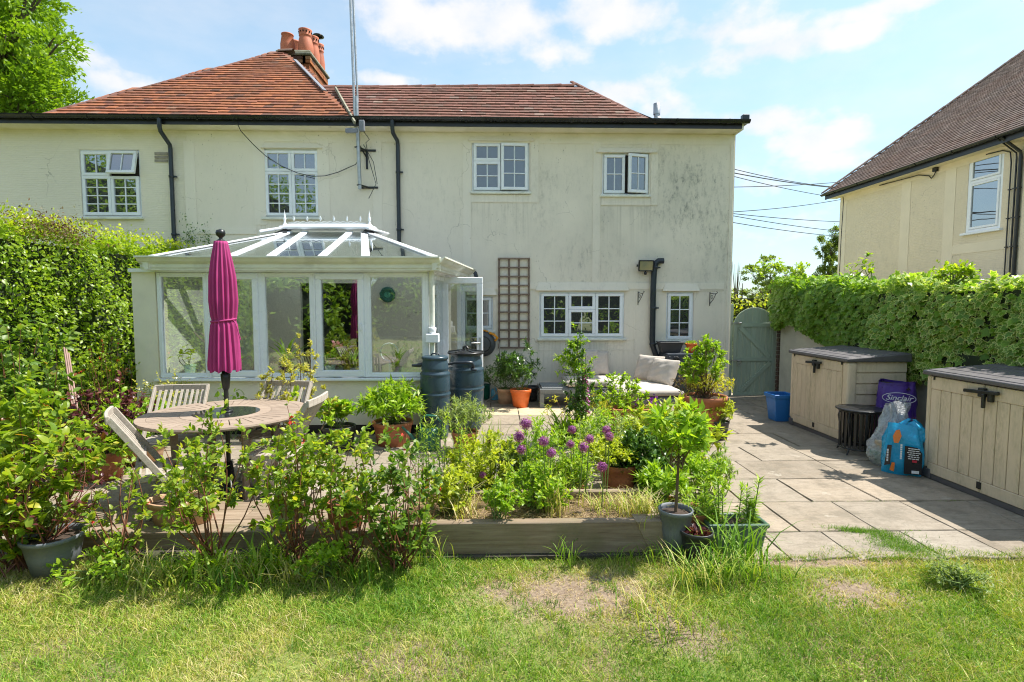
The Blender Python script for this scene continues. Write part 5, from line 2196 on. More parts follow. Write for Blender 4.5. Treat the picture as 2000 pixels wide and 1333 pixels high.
def arch(x):
    t = (x - (gx0 + gx1) / 2) / (W_ / 2)
    return gzs + (gzt - gzs) * math.sqrt(max(0, 1 - t * t * .98))


for i in range(npl):
    a, b = gx0 + W_ * i / npl + .003, gx0 + W_ * (i + 1) / npl - .003
    xs_ = np.linspace(a, b, 4)
    poly = [(a, YG, .05), (b, YG, .05)] + [(x, YG, arch(x)) for x in xs_[::-1]]
    mb = MB()
    mb.prism(poly, (0, .022 + .001 * (i % 2), 0))
    wb(mb, 'plank', [M['gate']], gate, .003)


def gz(v):
    return atY(1470, v, YG).z


def rail(x0, z0, x1, z1, w, name='rail', off=0.0):
    mb = MB()
    mb.bar((x0, YG - .012 - off, z0), (x1, YG - .012 - off, z1), .022, w, up=(0, 0, 1)) if abs(z0 - z1) < .01 else mb.bar((x0, YG - .012 - off, z0), (x1, YG - .012 - off, z1), w, .022, up=(0, 1, 0))
    return wb(mb, name, [M['gate']], gate, .003)


rail(gx0 + .05, gz(635), gx1 + .01, gz(635), .075)
rail(gx0 + .05, gz(702), gx1 + .01, gz(702), .075)
rail(gx0 + .02, gz(770), gx1 - .02, gz(770), .075)
rail(gx0 + .12, gz(640), gx1 - .10, gz(698), .075, 'brace', .002)
rail(gx1 - .08, gz(708), gx0 + .14, gz(766), .075, 'brace', .002)
mb = MB()
mb.box(gx0 - .0, YG - .024, .05, gx0 + .06, YG - .002, gz(632))
mb.box(gx1 - .055, YG - .0235, .05, gx1 + .015, YG - .002, gz(622))
wb(mb, 'stile', [M['gate']], gate, .003)
mb = MB()
mb.box(gx0 - .10, YG - .03, -.02, gx0 - .02, YG + .06, gz(594))
mb.box(gx1 + .02, YG - .03, -.02, gx1 + .10, YG + .06, gz(625))
wb(mb, 'gate_post', [M['gate']], gate, .006)
mb = MB()
for v in (631, 704):
    z = gz(v)
    mb.bar((gx0 - .09, YG - .045, z), (gx0 + .12, YG - .045, z), .014, .022)
    mb.lathe([(0.0, -.012), (.03, -.012), (.03, .012), (0, .012)], (gx0 + .10, YG - .045, z), 10)
mb.tube([(gx0 + .10 + .035 * math.cos(a), YG - .06, gz(708) - .02 + .035 * math.sin(a)) for a in np.linspace(0, 2 * math.pi, 13)], .006, 6)
wb(mb, 'latch', [M['steel']], gate)

# ------------------------------------------------------------------ resin storage boxes


def mat_resin():
    t = NT('beige_resin')
    p = t.pos(kind='World')
    c = t.mix(t.rng(t.noise(p, 3, 4), .3, .7), (0.74, 0.59, 0.43), (0.66, 0.535, 0.395))
    st = t.noise(t.pos((5, 5, .8), 'World'), 1.8, 7, .7)
    f = t.noise(t.pos((1, 1, .3), 'World'), 45, 5, .75)
    m = t.math('MULTIPLY', t.rng(st, .42, .66), t.rng(f, .38, .68))
    c = t.mix(t.math('MULTIPLY', m, .6), c, (.24, .225, .10))
    gr = t.noise(t.pos((40, 40, 2), 'World'), 2, 4, .6)
    return t.done(t.pbr(c, .55, t.bump(gr, .25, .003), spec=.35))


M['box_beige'] = mat_resin()


def storage_box(y_far, y_near, x_front, depth, label, zt=1.07):
    """front faces -X, runs along Y"""
    L = y_far - y_near
    b = empty('storage_box', (x_front + depth / 2, (y_far + y_near) / 2, 0), label, 'storage box', 'resin storage boxes against the ivy wall')
    X0_, X1_ = x_front, x_front + depth
    zl = zt - .055
    mb = MB()
    mb.box(X0_ + .035, y_near + .04, .05, X1_ - .02, y_far - .03, zl - .02)
    wb(mb, 'carcass', [M['box_beige']], b)
    mb = MB()
    mb.box(X0_ + .012, y_near + .015, .0, X1_, y_far - .01, .055)
    mb.box(X0_ - .004, y_near - .0, .005, X0_ + .09, y_near + .10, .10)
    mb.box(X0_ - .004, y_far - .10, .005, X0_ + .09, y_far, .10)
    wb(mb, 'base', [M['butt'] if False else M['box_grey']], b, .006)
    # corner posts with rounded edge
    for ya, yb in ((y_near, y_near + .11), (y_far - .05, y_far)):
        mb = MB()
        mb.box(X0_, ya, .102, X0_ + .12, yb, zl)
        wb(mb, 'corner_post', [M['box_beige']], b, .03, seg=3)
    # two doors, each with grooves
    y0, y1 = y_near + .115, y_far - .055
    ym = (y0 + y1) / 2
    for a, c in ((y0, ym - .003), (ym + .003, y1)):
        mb = MB()
        mb.box(X0_ + .022, a, .058, X0_ + .034, c, zl - .01)
        for q in ((a, c, .058, .16), (a, c, zl - .13, zl - .01)):
            mb.box(X0_ + .004, q[0], q[2], X0_ + .021, q[1], q[3])
        nb_ = 5
        for i in range(nb_):
            p0, p1 = a + (c - a) * i / nb_, a + (c - a) * (i + 1) / nb_
            mb.box(X0_ + .008, p0 + (.0 if i == 0 else .003), .162, X0_ + .0205, p1 - (.0 if i == nb_ - 1 else .003), zl - .132)
        wb(mb, 'door', [M['box_beige']], b, .004)
    # side boards
    n = 7
    for i in range(n):
        z0, z1 = .10 + (zl - .10) * i / n, .10 + (zl - .10) * (i + 1) / n
        mb = MB()
        mb.add([(X0_ + .122, y_near + .018, z0 + .006), (X1_ - .01, y_near + .018, z0 + .006), (X1_ - .01, y_near + .026, z1 - .002), (X0_ + .122, y_near + .026, z1 - .002),
                (X0_ + .122, y_near + .039, z0 + .006), (X1_ - .01, y_near + .039, z0 + .006), (X1_ - .01, y_near + .039, z1 - .002), (X0_ + .122, y_near + .039, z1 - .002)],
               [(0, 1, 2, 3), (7, 6, 5, 4), (0, 4, 5, 1), (1, 5, 6, 2), (2, 6, 7, 3), (3, 7, 4, 0)])
        wb(mb, 'side_board', [M['box_beige']], b, .003)
    # lid, gently domed with raised battens
    mb = MB()
    rise = .05
    mb.add([(X0_ - .03, y_near - .02, zl + .002), (X1_ + .02, y_near - .02, zl + .002), (X1_ + .02, y_far + .02, zl + .002), (X0_ - .03, y_far + .02, zl + .002),
            (X0_ - .03, y_near - .02, zt - .012), (X1_ + .02, y_near - .02, zt + rise), (X1_ + .02, y_far + .02, zt + rise), (X0_ - .03, y_far + .02, zt - .012)],
           [(0, 3, 2, 1), (4, 5, 6, 7), (0, 1, 5, 4), (1, 2, 6, 5), (2, 3, 7, 6), (3, 0, 4, 7)])
    wb(mb, 'lid', [M['box_grey']], b, .012, seg=2)
    for i in range(5):
        x0 = X0_ + .0 + (depth) * i / 5 + .01
        x1 = x0 + depth / 5 - .018
        f = lambda x: zt - .012 + (rise + .012) * (x - X0_ + .03) / (depth + .05)
        mb = MB()
        y0b, y1b = y_near + .005, y_far - .005
        mb.add([(x0, y0b, f(x0) - .006), (x1, y0b, f(x1) - .006), (x1, y1b, f(x1) - .006), (x0, y1b, f(x0) - .006), (x0, y0b, f(x0) + .007), (x1, y0b, f(x1) + .007), (x1, y1b, f(x1) + .007), (x0, y1b, f(x0) + .007)],
               [(0, 3, 2, 1), (4, 5, 6, 7), (0, 1, 5, 4), (1, 2, 6, 5), (2, 3, 7, 6), (3, 0, 4, 7)])
        wb(mb, 'lid_board', [M['box_grey']], b, .003)
    # latch
    mb = MB()
    zc = zl - .085
    mb.bar((X0_ - .025, ym - .16, zc + .025), (X0_ - .025, ym + .17, zc + .005), .03, .03)
    mb.box(X0_ - .035, ym - .03, zc - .03, X0_ + .004, ym + .03, zc + .05)
    mb.box(X0_ - .045, ym - .045, zc - .12, X0_ - .018, ym - .018, zc + .0)
    mb.box(X0_ - .03, ym - .10, zc - .06, X0_ + .004, ym - .06, zc + .02)
    wb(mb, 'latch', [M['black']], b, .005)
    mb = MB()
    mb.box(X0_ - .004, ym - .02, .09, X0_ + .02, ym + .02, .15)
    wb(mb, 'lower_catch', [M['black']], b)
    for yy in (y0 + .02, y1 - .02):
        mb = MB()
        mb.tube([(X0_ + .0, yy - .02, zl - .04), (X0_ + .0, yy - .02, zl - .005)], .009, 6)
        wb(mb, 'door_pin', [M['black']], b)
    return b


BF = 4.13
b1 = storage_box(atZ(1537, 828).y, atZ(1657, 873).y, BF, .74, 'beige resin storage box with algae streaked doors, beyond the bags and nearest the green gate')
b2 = storage_box(atZ(1808, 930).y, atZ(1808, 930).y - 1.32, BF + .06, .74, 'beige resin storage box cut by the picture edge, this side of the bags')

# blue recycling tub beyond the far box
c = atZ(1528, 816)
tub = empty('recycling_tub', (4.12, 7.72, 0), 'blue plastic recycling tub squeezed behind the far storage box', 'tub')
TUBM = simple('blue_plastic', (.02, .16, .48), .4, .05)
mb = MB()
w0, w1, d0, d1, hh = .11, .15, .11, .15, .40


def ring(w, d, z):
    return [(-w, -d, z), (w, -d, z), (w, d, z), (-w, d, z)]


def frustum_shell(mb, rings):
    vs = sum(rings, [])
    n = len(rings)
    fs = []
    for i in range(n - 1):
        for k in range(4):
            k2 = (k + 1) % 4
            fs.append((i * 4 + k, i * 4 + k2, (i + 1) * 4 + k2, (i + 1) * 4 + k))
    fs.append((3, 2, 1, 0))
    fs.append(tuple((n - 1) * 4 + k for k in range(4)))
    mb.add(vs, fs)
    return mb


frustum_shell(mb, [ring(w0, d0, 0), ring(w1 * .96, d1 * .96, hh - .06), ring(w1 + .012, d1 + .012, hh - .058), ring(w1 + .016, d1 + .016, hh), ring(w1 - .004, d1 - .004, hh), ring(w0, d0, .02)])
o = mb.build('tub_body', [TUBM], tub, .008)

# ------------------------------------------------------------------ things between the boxes
# round side table of black wrought iron
cst = atZ(1688, 862)
st = empty('side_table', (4.12, 5.98, 0), 'small black wrought iron side table with round top against the far storage box', 'side table')
SY = .52
mb = MB()
mb.lathe([(0, .500), (.235, .500), (.245, .508), (.245, .516), (.235, .522), (0, .522)], (0, 0, 0), 32)
mb.build('table_top', [M['black']], st)
mb = MB()
mb.tube([(math.cos(a) * .21, math.sin(a) * .21, .49) for a in np.linspace(0, 2 * math.pi, 25)], .008, 6)
mb.build('top_ring', [M['black']], st)
mb = MB()
mb.tube([(math.cos(a) * .20, math.sin(a) * .20, .07) for a in np.linspace(0, 2 * math.pi, 25)], .008, 6)
mb.build('lower_ring', [M['black']], st)
for k in range(4):
    a = k * math.pi / 2 + .5
    mb = MB()
    mb.tube([(math.cos(a) * r, math.sin(a) * r, z) for r, z in ((.21, .49), (.235, .40), (.20, .22), (.16, .12), (.20, .06), (.24, .0))], .010, 6)
    mb.build('leg', [M['black']], st)
for k in range(24):
    a = k * math.pi / 12
    mb = MB()
    r0 = .19
    mb.bar((math.cos(a) * .205, math.sin(a) * .205, .49), (math.cos(a) * .195, math.sin(a) * .195, .07), .022, .003, up=(math.cos(a), math.sin(a), 0))
    mb.build('slat', [M['black']], st)


def crumple(prof_w, prof_d, H, seg=40, lv=16, seed=0, amp=.02, openf=0.0, pinch=0.0):
    """a soft bag: rounded-rectangle cross-sections of varying size with creases"""
    r_ = np.random.default_rng(seed)
    ph = r_.uniform(0, 6.28, 12)
    V = []
    for j in range(lv + 1):
        t = j / lv
        w = np.interp(t, np.linspace(0, 1, len(prof_w)), prof_w)
        d = np.interp(t, np.linspace(0, 1, len(prof_d)), prof_d)
        for k in range(seg):
            a = 2 * math.pi * k / seg
            c, s = math.cos(a), math.sin(a)
            e = .55
            x = math.copysign(abs(c) ** e, c) * w
            y = math.copysign(abs(s) ** e, s) * d
            n_ = amp * (math.sin(5 * a + ph[0] + t * 3) * .5 + math.sin(9 * a + ph[1] - t * 7) * .35 + math.sin(3 * a + t * 11 + ph[2]) * .5 + math.sin(17 * a + t * 19 + ph[3]) * .22 + math.sin(13 * a - t * 23 + ph[4]) * .2)
            V.append((x + c * n_, y + s * n_, t * H + amp * .8 * math.sin(2 * a + ph[5]) * t))
    F = []
    for j in range(lv):
        for k in range(seg):
            k2 = (k + 1) % seg
            F.append((j * seg + k, j * seg + k2, (j + 1) * seg + k2, (j + 1) * seg + k))
    return V, F


def mat_bag(name, stops, rough=.28, axis='Z', hz=1.0, noisep=None):
    t = NT(name)
    g = t.n('ShaderNodeTexCoord').outputs['Object']
    s = t.n('ShaderNodeSeparateXYZ')
    t.l(g, s.inputs[0])
    z = t.math('ADD', t.math('DIVIDE', s.outputs[2], hz), t.math('MULTIPLY', t.math('SUBTRACT', t.noise(g, 9, 3), .5), .12))
    r_ = t.n('ShaderNodeValToRGB')
    t.l(z, r_.inputs[0])
    r_.color_ramp.interpolation = 'CONSTANT'
    el = r_.color_ramp.elements
    while len(el) < len(stops):
        el.new(.5)
    for e, (p, c) in zip(el, stops):
        e.position = p
        e.color = (*c, 1)
    c = r_.outputs[0]
    if noisep:
        lo, hi, ca, cb_ = noisep
        f = t.rng(t.noise(g, 28, 4, .7), .42, .58)
        band_ = t.math('MULTIPLY', t.math('GREATER_THAN', z, lo), t.math('LESS_THAN', z, hi))
        c = t.mix(band_, c, t.mix(f, ca, cb_))
    b = t.bump(t.noise(g, 22, 5, .6, 1.0), .6, .01)
    return t.done(t.pbr(c, rough, b, spec=.5))


def text(name, body, size, mat, parent, loc, rot, extrude=.0006, font_shear=0.0, align='CENTER', bold=0.0):
    c = bpy.data.curves.new(name, 'FONT')
    c.body = body
    c.size = size
    c.extrude = extrude
    c.shear = font_shear
    c.offset = bold
    c.align_x = align
    c.materials.append(mat)
    o = bpy.data.objects.new(name, c)
    COL.objects.link(o)
    o.parent = parent
    o.location = loc
    o.rotation_euler = rot
    return o


M['print_white'] = simple('white_print', (.75, .75, .78), .4, 0, 1, 0)
M['print_pink'] = simple('pale_print', (.55, .42, .60), .4, 0, 1, 0)
M['print_orange'] = simple('orange_print', (.72, .20, .03), .4, .1, 5, 0)
M['print_black'] = simple('black_print', (.015, .015, .02), .3, .1, 5, 0)
M['print_red'] = simple('red_print', (.5, .03, .06), .4, 0, 1, 0)
pbag = empty('compost_bag', (4.56, 6.02, 0), 'open purple and lilac printed compost bag standing behind the side table', 'compost bag', rz=R(-34))
V, F = crumple([.17, .20, .19, .18, .16], [.13, .16, .15, .13, .12], .82, seed=3, amp=.018)
PB = mat_bag('purple_film', [(0, (.20, .07, .26)), (.5, (.075, .030, .27)), (.95, (.055, .02, .20))], hz=.82, noisep=(.05, .53, (.32, .10, .33), (.10, .03, .15)))
mb = MB()
mb.add(V, F, 0, True)
mb.build('bag_skin', [PB], pbag)
V2, F2 = crumple([.16, .155], [.11, .105], .05, seed=3, amp=.012, lv=3)
mb = MB()
mb.add([(x, y, z + .74) for x, y, z in V2], F2 + [tuple(range(3 * 40, 4 * 40))], 0, True)
mb.build('bag_contents', [M['soil']], pbag)
text('lettering', 'Sinclair', .085, M['print_white'], pbag, (.02, -.172, .625), (R(90), 0, 0), font_shear=.3, bold=.0008)
mb = MB()
mb.tube([(.02 + .155 * math.cos(a), -.170 + .004 * math.cos(a), .65 + .06 * math.sin(a)) for a in np.linspace(0, 2 * math.pi, 29)], .0035, 5)
mb.build('logo_oval', [M['print_white']], pbag)


def print_line(parent, x, y, z, w, h, mat, rz=0.0, dashes=1, gap=.006, vert=False):
    """a line of print too small to read, as short flat strips"""
    for i in range(dashes):
        mb = MB()
        if vert:
            mb.box(-h / 2, -.0008, -w / 2, h / 2, .0008, w / 2)
        else:
            mb.box(-w / 2, -.0008, -h / 2, w / 2, .0008, h / 2)
        o = mb.build('small_print', [mat], parent)
        k = i - (dashes - 1) / 2
        o.location = (x, y, z + k * (w + gap)) if vert else (x + k * (w + gap), y, z)
        o.rotation_euler = (0, 0, rz)


print_line(pbag, 0, -.178, .555, .034, .016, M['print_pink'], dashes=6)
print_line(pbag, .03, -.180, .515, .030, .013, M['print_pink'], dashes=4)
print_line(pbag, .03, -.182, .472, .020, .008, M['print_white'], dashes=6)

cbag = empty('clear_bag', (4.14, 5.52, 0), 'crumpled clear polythene bag with green print, slumped beside the blue bag', 'plastic bag', rz=.3)
V, F = crumple([.13, .20, .18, .12, .10, .15], [.10, .15, .14, .10, .07, .03], .66, seed=9, amp=.035)
t = NT('clear_polythene')
pp = t.pos()
wr = t.bump(t.noise(pp, 16, 6, .65, 1.6), 1.0, .03)
tr = t.n('ShaderNodeBsdfTransparent')
tr.inputs[0].default_value = (.93, .95, .95, 1)
pb2 = t.pbr((.75, .78, .80), .18, wr, spec=.8)
mx = t.n('ShaderNodeMixShader')
t.l(t.rng(t.noise(pp, 14, 5, .7, 1.2), .3, .7, .22, .62), mx.inputs[0])
t.l(tr.outputs[0], mx.inputs[1])
t.l(pb2, mx.inputs[2])
M['poly'] = t.done(mx.outputs[0])
mb = MB()
mb.add([(x + .10 * (z / .66) ** 2, y, z) for x, y, z in V], F, 0, True)
mb.build('bag_skin', [M['poly']], cbag)
V, F = crumple([.10, .165, .15], [.08, .125, .09], .25, seed=12, amp=.02, lv=8)
mb = MB()
mb.add([(x, y, z + .01) for x, y, z in V], F + [tuple(range(8 * 40, 9 * 40))], 0, True)
mb.build('bag_contents', [mat_bag('green_printed_film', [(0, (.02, .17, .05)), (.62, (.34, .28, .20))], .3, hz=.25)], cbag)
mb = MB()
for a0, r_ in ((0, .045), (1.5, .06)):
    mb.tube([(-.01 + r_ * math.cos(a) * .8, -.152, .10 + r_ * math.sin(a) * .6) for a in np.linspace(a0, a0 + 5.5, 18)], .002, 4)
mb.build('printed_swirl', [M['print_white']], cbag)

bbag = empty('blue_bag', (4.07, 5.24, 0), 'upright sky blue and black printed plastic bag leaning on the near box', 'plastic bag', rz=R(-32))
V, F = crumple([.155, .175, .17, .16, .13], [.09, .115, .11, .09, .035], .50, seed=21, amp=.016)
mb = MB()
mb.add(V, F, 0, True)
BLUE = simple('cyan_film', (.015, .33, .60), .25, .1, 10, .5, 20)
mb.build('bag_skin', [BLUE], bbag)


def patch(name, pts, mat, off=.0):
    """printed patch that follows the bag's front"""
    mb = MB()
    mb.add([(x, y - .02, z) for x, y, z in pts] + [(x, y - .008, z) for x, y, z in pts], [tuple(range(len(pts))), tuple(reversed(range(len(pts), 2 * len(pts))))])
    return mb.build(name, [mat], bbag)


patch('printed_panel', [(.00, -.128, .03), (.145, -.118, .04), (.14, -.120, .25), (.10, -.126, .30), (.0, -.130, .31)], M['print_black'])
patch('printed_panel', [(-.16, -.112, .09), (-.115, -.122, .11), (-.105, -.120, .30), (-.14, -.112, .30)], M['print_black'])
patch('printed_panel', [(-.09, -.124, .33), (-.055, -.122, .33), (-.03, -.108, .40), (-.045, -.096, .46), (-.075, -.096, .45), (-.10, -.110, .39)], M['print_orange'])
patch('printed_panel', [(-.115, -.118, .05), (-.08, -.122, .04), (-.075, -.126, .13), (-.10, -.124, .13)], M['print_orange'])
patch('printed_panel', [(.06, -.131, .045), (.12, -.127, .047), (.12, -.127, .075), (.06, -.131, .073)], M['print_white'])
patch('printed_panel', [(.06, -.133, .155), (.10, -.130, .155), (.10, -.130, .178), (.06, -.133, .178)], M['print_red'])
for i in range(6):
    print_line(bbag, .07, -.158, .290 - i * .020, [.020, .026, .018, .024][i % 4], .008, M['print_white'], R(4), dashes=[4, 3, 5, 3][i % 4], gap=.004)
print_line(bbag, -.03, -.154, .25, .016, .016, M['print_white'], dashes=7, vert=True)
print_line(bbag, -.138, -.146, .20, .020, .014, M['print_white'], dashes=5, vert=True)
V, F = crumple([.12, .13, .10, .02], [.05, .06, .05, .01], .20, seed=5, amp=.02, lv=10)
mb = MB()
mb.add([(x + .06, y + .02, z + .34) for x, y, z in V], F, 0, True)
mb.build('folded_top', [BLUE], bbag)

# ------------------------------------------------------------------ pots


def pot_profile(r, h, rim=.02, taper=.72, lip=.05):
    return [(0.001, 0), (r * taper, 0), (r * (taper + (1 - taper) * .5), h * .5), (r * .97, h - lip), (r * 1.03, h - lip + .003), (r * 1.05, h - .004), (r * 1.03, h), (r * .97, h), (r * .94, h - .02), (r * .92, h - .05)]


def add_pot(parent, r, h, mat, taper=.72, lip=.05, soil=True, sx=1, sy=1, name='pot', loc=(0, 0, 0), seg=28, dip=.035):
    mb = MB()
    mb.lathe(pot_profile(r, h, taper=taper, lip=lip), loc, seg, sx=sx, sy=sy)
    mb.build(name, [mat], parent)
    if soil:
        mb = MB()
        mb.lathe([(r * .93, h - dip), (r * .6, h - dip + .008), (0.001, h - dip + .012)], loc, 18, sx=sx, sy=sy)
        mb.build('soil', [M['soil']], parent)


def pot_thing(u, v, r, h, mat, label, cat='plant pot', name='plant_pot', z=0, **kw):
    p = atZ(u, v, z)
    o = empty(name, (p.x, p.y, z), label, cat)
    add_pot(o, r, h, mat, **kw)
    return o


# stacked black pots behind the bags
for k, (r, h, z) in enumerate(((.17, .34, 0.0), (.18, .30, .30), (.155, .30, .56))):
    o = empty('plant_pot', (5.04, 5.32, z), ['black plastic pot at the bottom of the stack by the ivy', 'black plastic pot in the middle of the stack by the ivy', 'black pot topmost of the stack, under the hanging ivy'][k], 'plant pot', 'black pots stacked behind the bags')
    add_pot(o, r, h, M['pot_black'], soil=False, lip=.04)

# ------------------------------------------------------------------ water butts
def ripple_butt(a, z):
    return 1


def water_butt(x, y, r, H, label, sy=1.0, group='slate blue water butts by the conservatory door'):
    b = empty('water_butt', (x, y, 0), label, 'water butt', group)
    prof = [(0.01, 0), (r * .80, 0), (r * .84, .03)]
    rb = [.04, .27, .53, .77, .90]
    for t in np.linspace(.03, .90, 56):
        rr = r * (.84 + .16 * math.sin(min(1, t / .62) * math.pi / 2)) if t < .62 else r * (1 - .16 * ((t - .62) / .28) ** 2)
        for q in rb[1:4]:
            if abs(t - q) < .014:
                rr += .008
            elif abs(t - q - .025) < .012:
                rr -= .010
        prof.append((rr, t * H))
    prof += [(r * .80, .93 * H), (r * .80, .945 * H)]
    mb = MB()
    mb.lathe(prof, (0, 0, 0), 40, sy=sy)
    mb.build('barrel', [M['butt']], b)
    mb = MB()
    mb.lathe([(r * .86, .935 * H), (r * .89, .945 * H), (r * .88, .962 * H), (r * .80, .972 * H), (r * .3, .978 * H), (.001, .978 * H)], (0, 0, 0), 36, sy=sy)
    mb.build('lid', [M['butt']], b)
    return b


xb, yb = -.815, 6.80
ra = .19
B1 = water_butt(xb, yb, ra, 1.08, 'slim slate blue water butt with ribbed sides at the conservatory corner')
mb = MB()
mb.tube([(-.05, 0, 1.05), (-.03, -.02, 1.08), (.04, -.02, 1.08), (.06, 0, 1.05)], .010, 8)
mb.build('lid_handle', [M['pipe']], B1)
mb = MB()
mb.tube([(-.12, .02, .95), (-.19, 0, .935), (-.25, -.01, .93), (-.29, -.01, .93)], [.03, .026, .02, .016], 10)
mb.build('overflow_spout', [M['pipe']], B1)
xb2 = -.455
B2 = water_butt(xb2, 7.30, .245, 1.08, 'wide slate blue water butt with a black lid under the open door')
mb = MB()
mb.lathe([(.24, 1.03), (.25, 1.045), (.24, 1.06), (.10, 1.075), (.001, 1.08)], (0, 0, 0), 32)
for a in np.linspace(0, 2 * math.pi, 7)[:-1]:
    mb.bar((.05 * math.cos(a), .05 * math.sin(a), 1.08), (.235 * math.cos(a), .235 * math.sin(a), 1.062), .03, .022)
mb.tube([(-.03, 0, 1.08), (-.03, 0, 1.12), (.0, 0, 1.135), (.03, 0, 1.10)], .018, 8)
mb.build('black_lid', [M['black']], B2)
mb = MB()
mb.tube([(-.26, -.20, .90), (-.14, -.27, .935), (.02, -.30, .945), (.10, -.29, .935), (.11, -.285, .90), (.115, -.26, .87)], [.017, .018, .02, .026, .024, .02], 10)
mb.tube([(.09, -.25, .87), (.09, -.30, .85), (.16, -.30, .84)], .014, 8)
mb.build('linking_hose', [M['pipe']], B2)

# ------------------------------------------------------------------ wall fixtures
def at_wall(u, v, d=.03):
    return atY(u, v, YF - d)


# trellis: 4 uprights, 12 cross slats
ta, tb = at_wall(975, 681), at_wall(1033, 504)
tre = empty('trellis', ((ta.x + tb.x) / 2, YF - .03, ta.z), 'narrow brown wooden trellis with square openings fixed to the cream wall', 'trellis')
for i in range(4):
    x = ta.x + (tb.x - ta.x) * i / 3
    mb = MB()
    mb.box(x - .017, YF - .030, ta.z, x + .017, YF - .012, tb.z)
    wb(mb, 'upright_slat', [M['trellis']], tre, .002)
for j in range(11):
    z = ta.z + .015 + (tb.z - ta.z - .03) * j / 10
    mb = MB()
    x0, x1 = ta.x - .02, tb.x + .02
    dz = .0
    mb.box(x0, YF - .052, z - .015, x1, YF - .031, z + .015)
    wb(mb, 'cross_slat', [M['trellis']], tre, .002)

# floodlight
fl = at_wall(1259, 520)
lamp = empty('floodlight', fl, 'black halogen floodlight with a square glass face above the kitchen window', 'floodlight')
Mt = Matrix.Translation(fl + Vector((0, -.09, .0))) @ Matrix.Rotation(R(12), 4, 'X')
mb = MB()
w_, h_ = .135, .10
mb.box(-w_, -.03, -h_, w_, -.015, -h_ + .02, 0, Mt)
mb.box(-w_, -.03, h_ - .02, w_, -.015, h_, 0, Mt)
mb.box(-w_, -.03, -h_ + .02, -w_ + .02, -.015, h_ - .02, 0, Mt)
mb.box(w_ - .02, -.03, -h_ + .02, w_, -.015, h_ - .02, 0, Mt)
mb.box(-w_ * .95, -.015, -h_ * .95, w_ * .95, .05, h_ * .95, 0, Mt)
wb(mb, 'housing', [M['black']], lamp, .006)
mb = MB()
mb.box(-w_ + .02, -.022, -h_ + .02, w_ - .02, -.016, h_ - .02, 0, Mt)
t = NT('reflector_glass')
wb(mb, 'lamp_glass', [t.done(t.pbr(t.ramp(t.noise(t.pos(), 4, 1), [(0, (.12, .2, .2)), (.5, (.45, .40, .22)), (1, (.55, .55, .45))]), .12, None, .3))], lamp)
mb = MB()
mb.tube([fl + Vector((0, -.09, -.08)), fl + Vector((0, -.07, -.125)), fl + Vector((0, -.0, -.13))], .012, 8)
mb.lathe([(0, 0), (.022, .004), (.03, .03), (.022, .05), (0, .055)], fl + Vector((-.01, -.09, -.165)), 14)
mb.box(fl.x - .165, fl.y - .10, fl.z - .02, fl.x - .14, fl.y - .07, fl.z + .02)
wb(mb, 'bracket', [M['black']], lamp)


def hanging_bracket(u, v0, v1, label):
    a = at_wall(u, v0, .004)
    b = at_wall(u, v1, .004)
    br = empty('plant_bracket', b, label, 'bracket', 'iron hanging-basket brackets')
    H = a.z - b.z
    mb = MB()
    mb.tube([(0, 0, 0), (0, 0, H)], .007, 6)
    mb.tube([(0, 0, H * .93), (.0, -.12, H * .86), (0, -.20, H * .88), (0, -.22, H * .98), (0, -.19, H * 1.02)], .007, 6)
    mb.tube([(0, 0, H * .15), (.0, -.05, H * .3), (0, -.12, H * .55), (0, -.17, H * .85)], .006, 6)
    mb.tube([(0, -.06 + .03 * math.cos(t_), H * .65 + .03 * math.sin(t_)) for t_ in np.linspace(0, 6.28, 10)], .004, 5)
    o = mb.build('scrolled_arm', [M['black']], br)
    br.rotation_euler = (0, 0, R(14))
    return br


hanging_bracket(1246, 570, 596, 'black iron hanging bracket between kitchen window and waste pipe')
hanging_bracket(1386, 571, 598, 'black iron hanging bracket near the house corner above the bay tree')

# hose reel
hr = at_wall(943, 672, .18)
reel = empty('hose_reel', hr, 'grey wall-mounted hose reel with orange-yellow handle, beside the open door', 'hose reel')
mb = MB()
for k, (r, y) in enumerate(((.22, 0), )):
    prof = [(.001, -.10), (.12, -.10), (.19, -.085), (.225, -.05), (.23, 0), (.225, .05), (.19, .085), (.12, .10), (.001, .10)]
    vs, fs = [], []
    seg = 32
    for (rr, yy) in prof:
        for q in range(seg):
            a = 2 * math.pi * q / seg
            vs.append((math.cos(a) * rr, yy, math.sin(a) * rr))
    for i in range(len(prof) - 1):
        for q in range(seg):
            q2 = (q + 1) % seg
            fs.append((i * seg + q, (i + 1) * seg + q, (i + 1) * seg + q2, i * seg + q2))
    mb.add(vs, fs, 0, True)
mb.build('reel_case', [simple('dark_grey_case', (.06, .065, .07), .4, .1)], reel)
mb = MB()
mb.tube([(math.cos(a) * .14, -.096, math.sin(a) * .14) for a in np.linspace(0, 2 * math.pi, 25)], .010, 6)
mb.lathe([(0, 0), (.03, 0), (.03, .02), (0, .02)], (0, -.12, 0), 12)
mb.build('hub_ring', [M['black']], reel)
mb = MB()
mb.tube([(.12, -.06, .20), (.20, -.09, .17), (.26, -.08, .11), (.22, -.05, .06)], .022, 8)
mb.tube([(-.02, -.03, .235), (.04, -.05, .24), (.10, -.05, .22)], .014, 8)
mb.build('orange_guide', [simple('amber_plastic', (.75, .30, .01), .4, .05)], reel)
mb = MB()
hy = -.06
pts = [(.24, hy, .08), (.285, hy, .02), (.30, hy, -.15), (.28, hy, -.40), (.24, hy - .02, -.60), (.20, hy - .05, -.78), (.28, hy - .1, -.90), (.33, hy - .12, -.95), (.20, hy - .2, -1.0), (.05, hy - .25, -.99), (.18, hy - .1, -.93), (.27, hy - .05, -.80), (.15, hy, -.68)]
cp = []
P3 = [Vector(q) for q in pts]
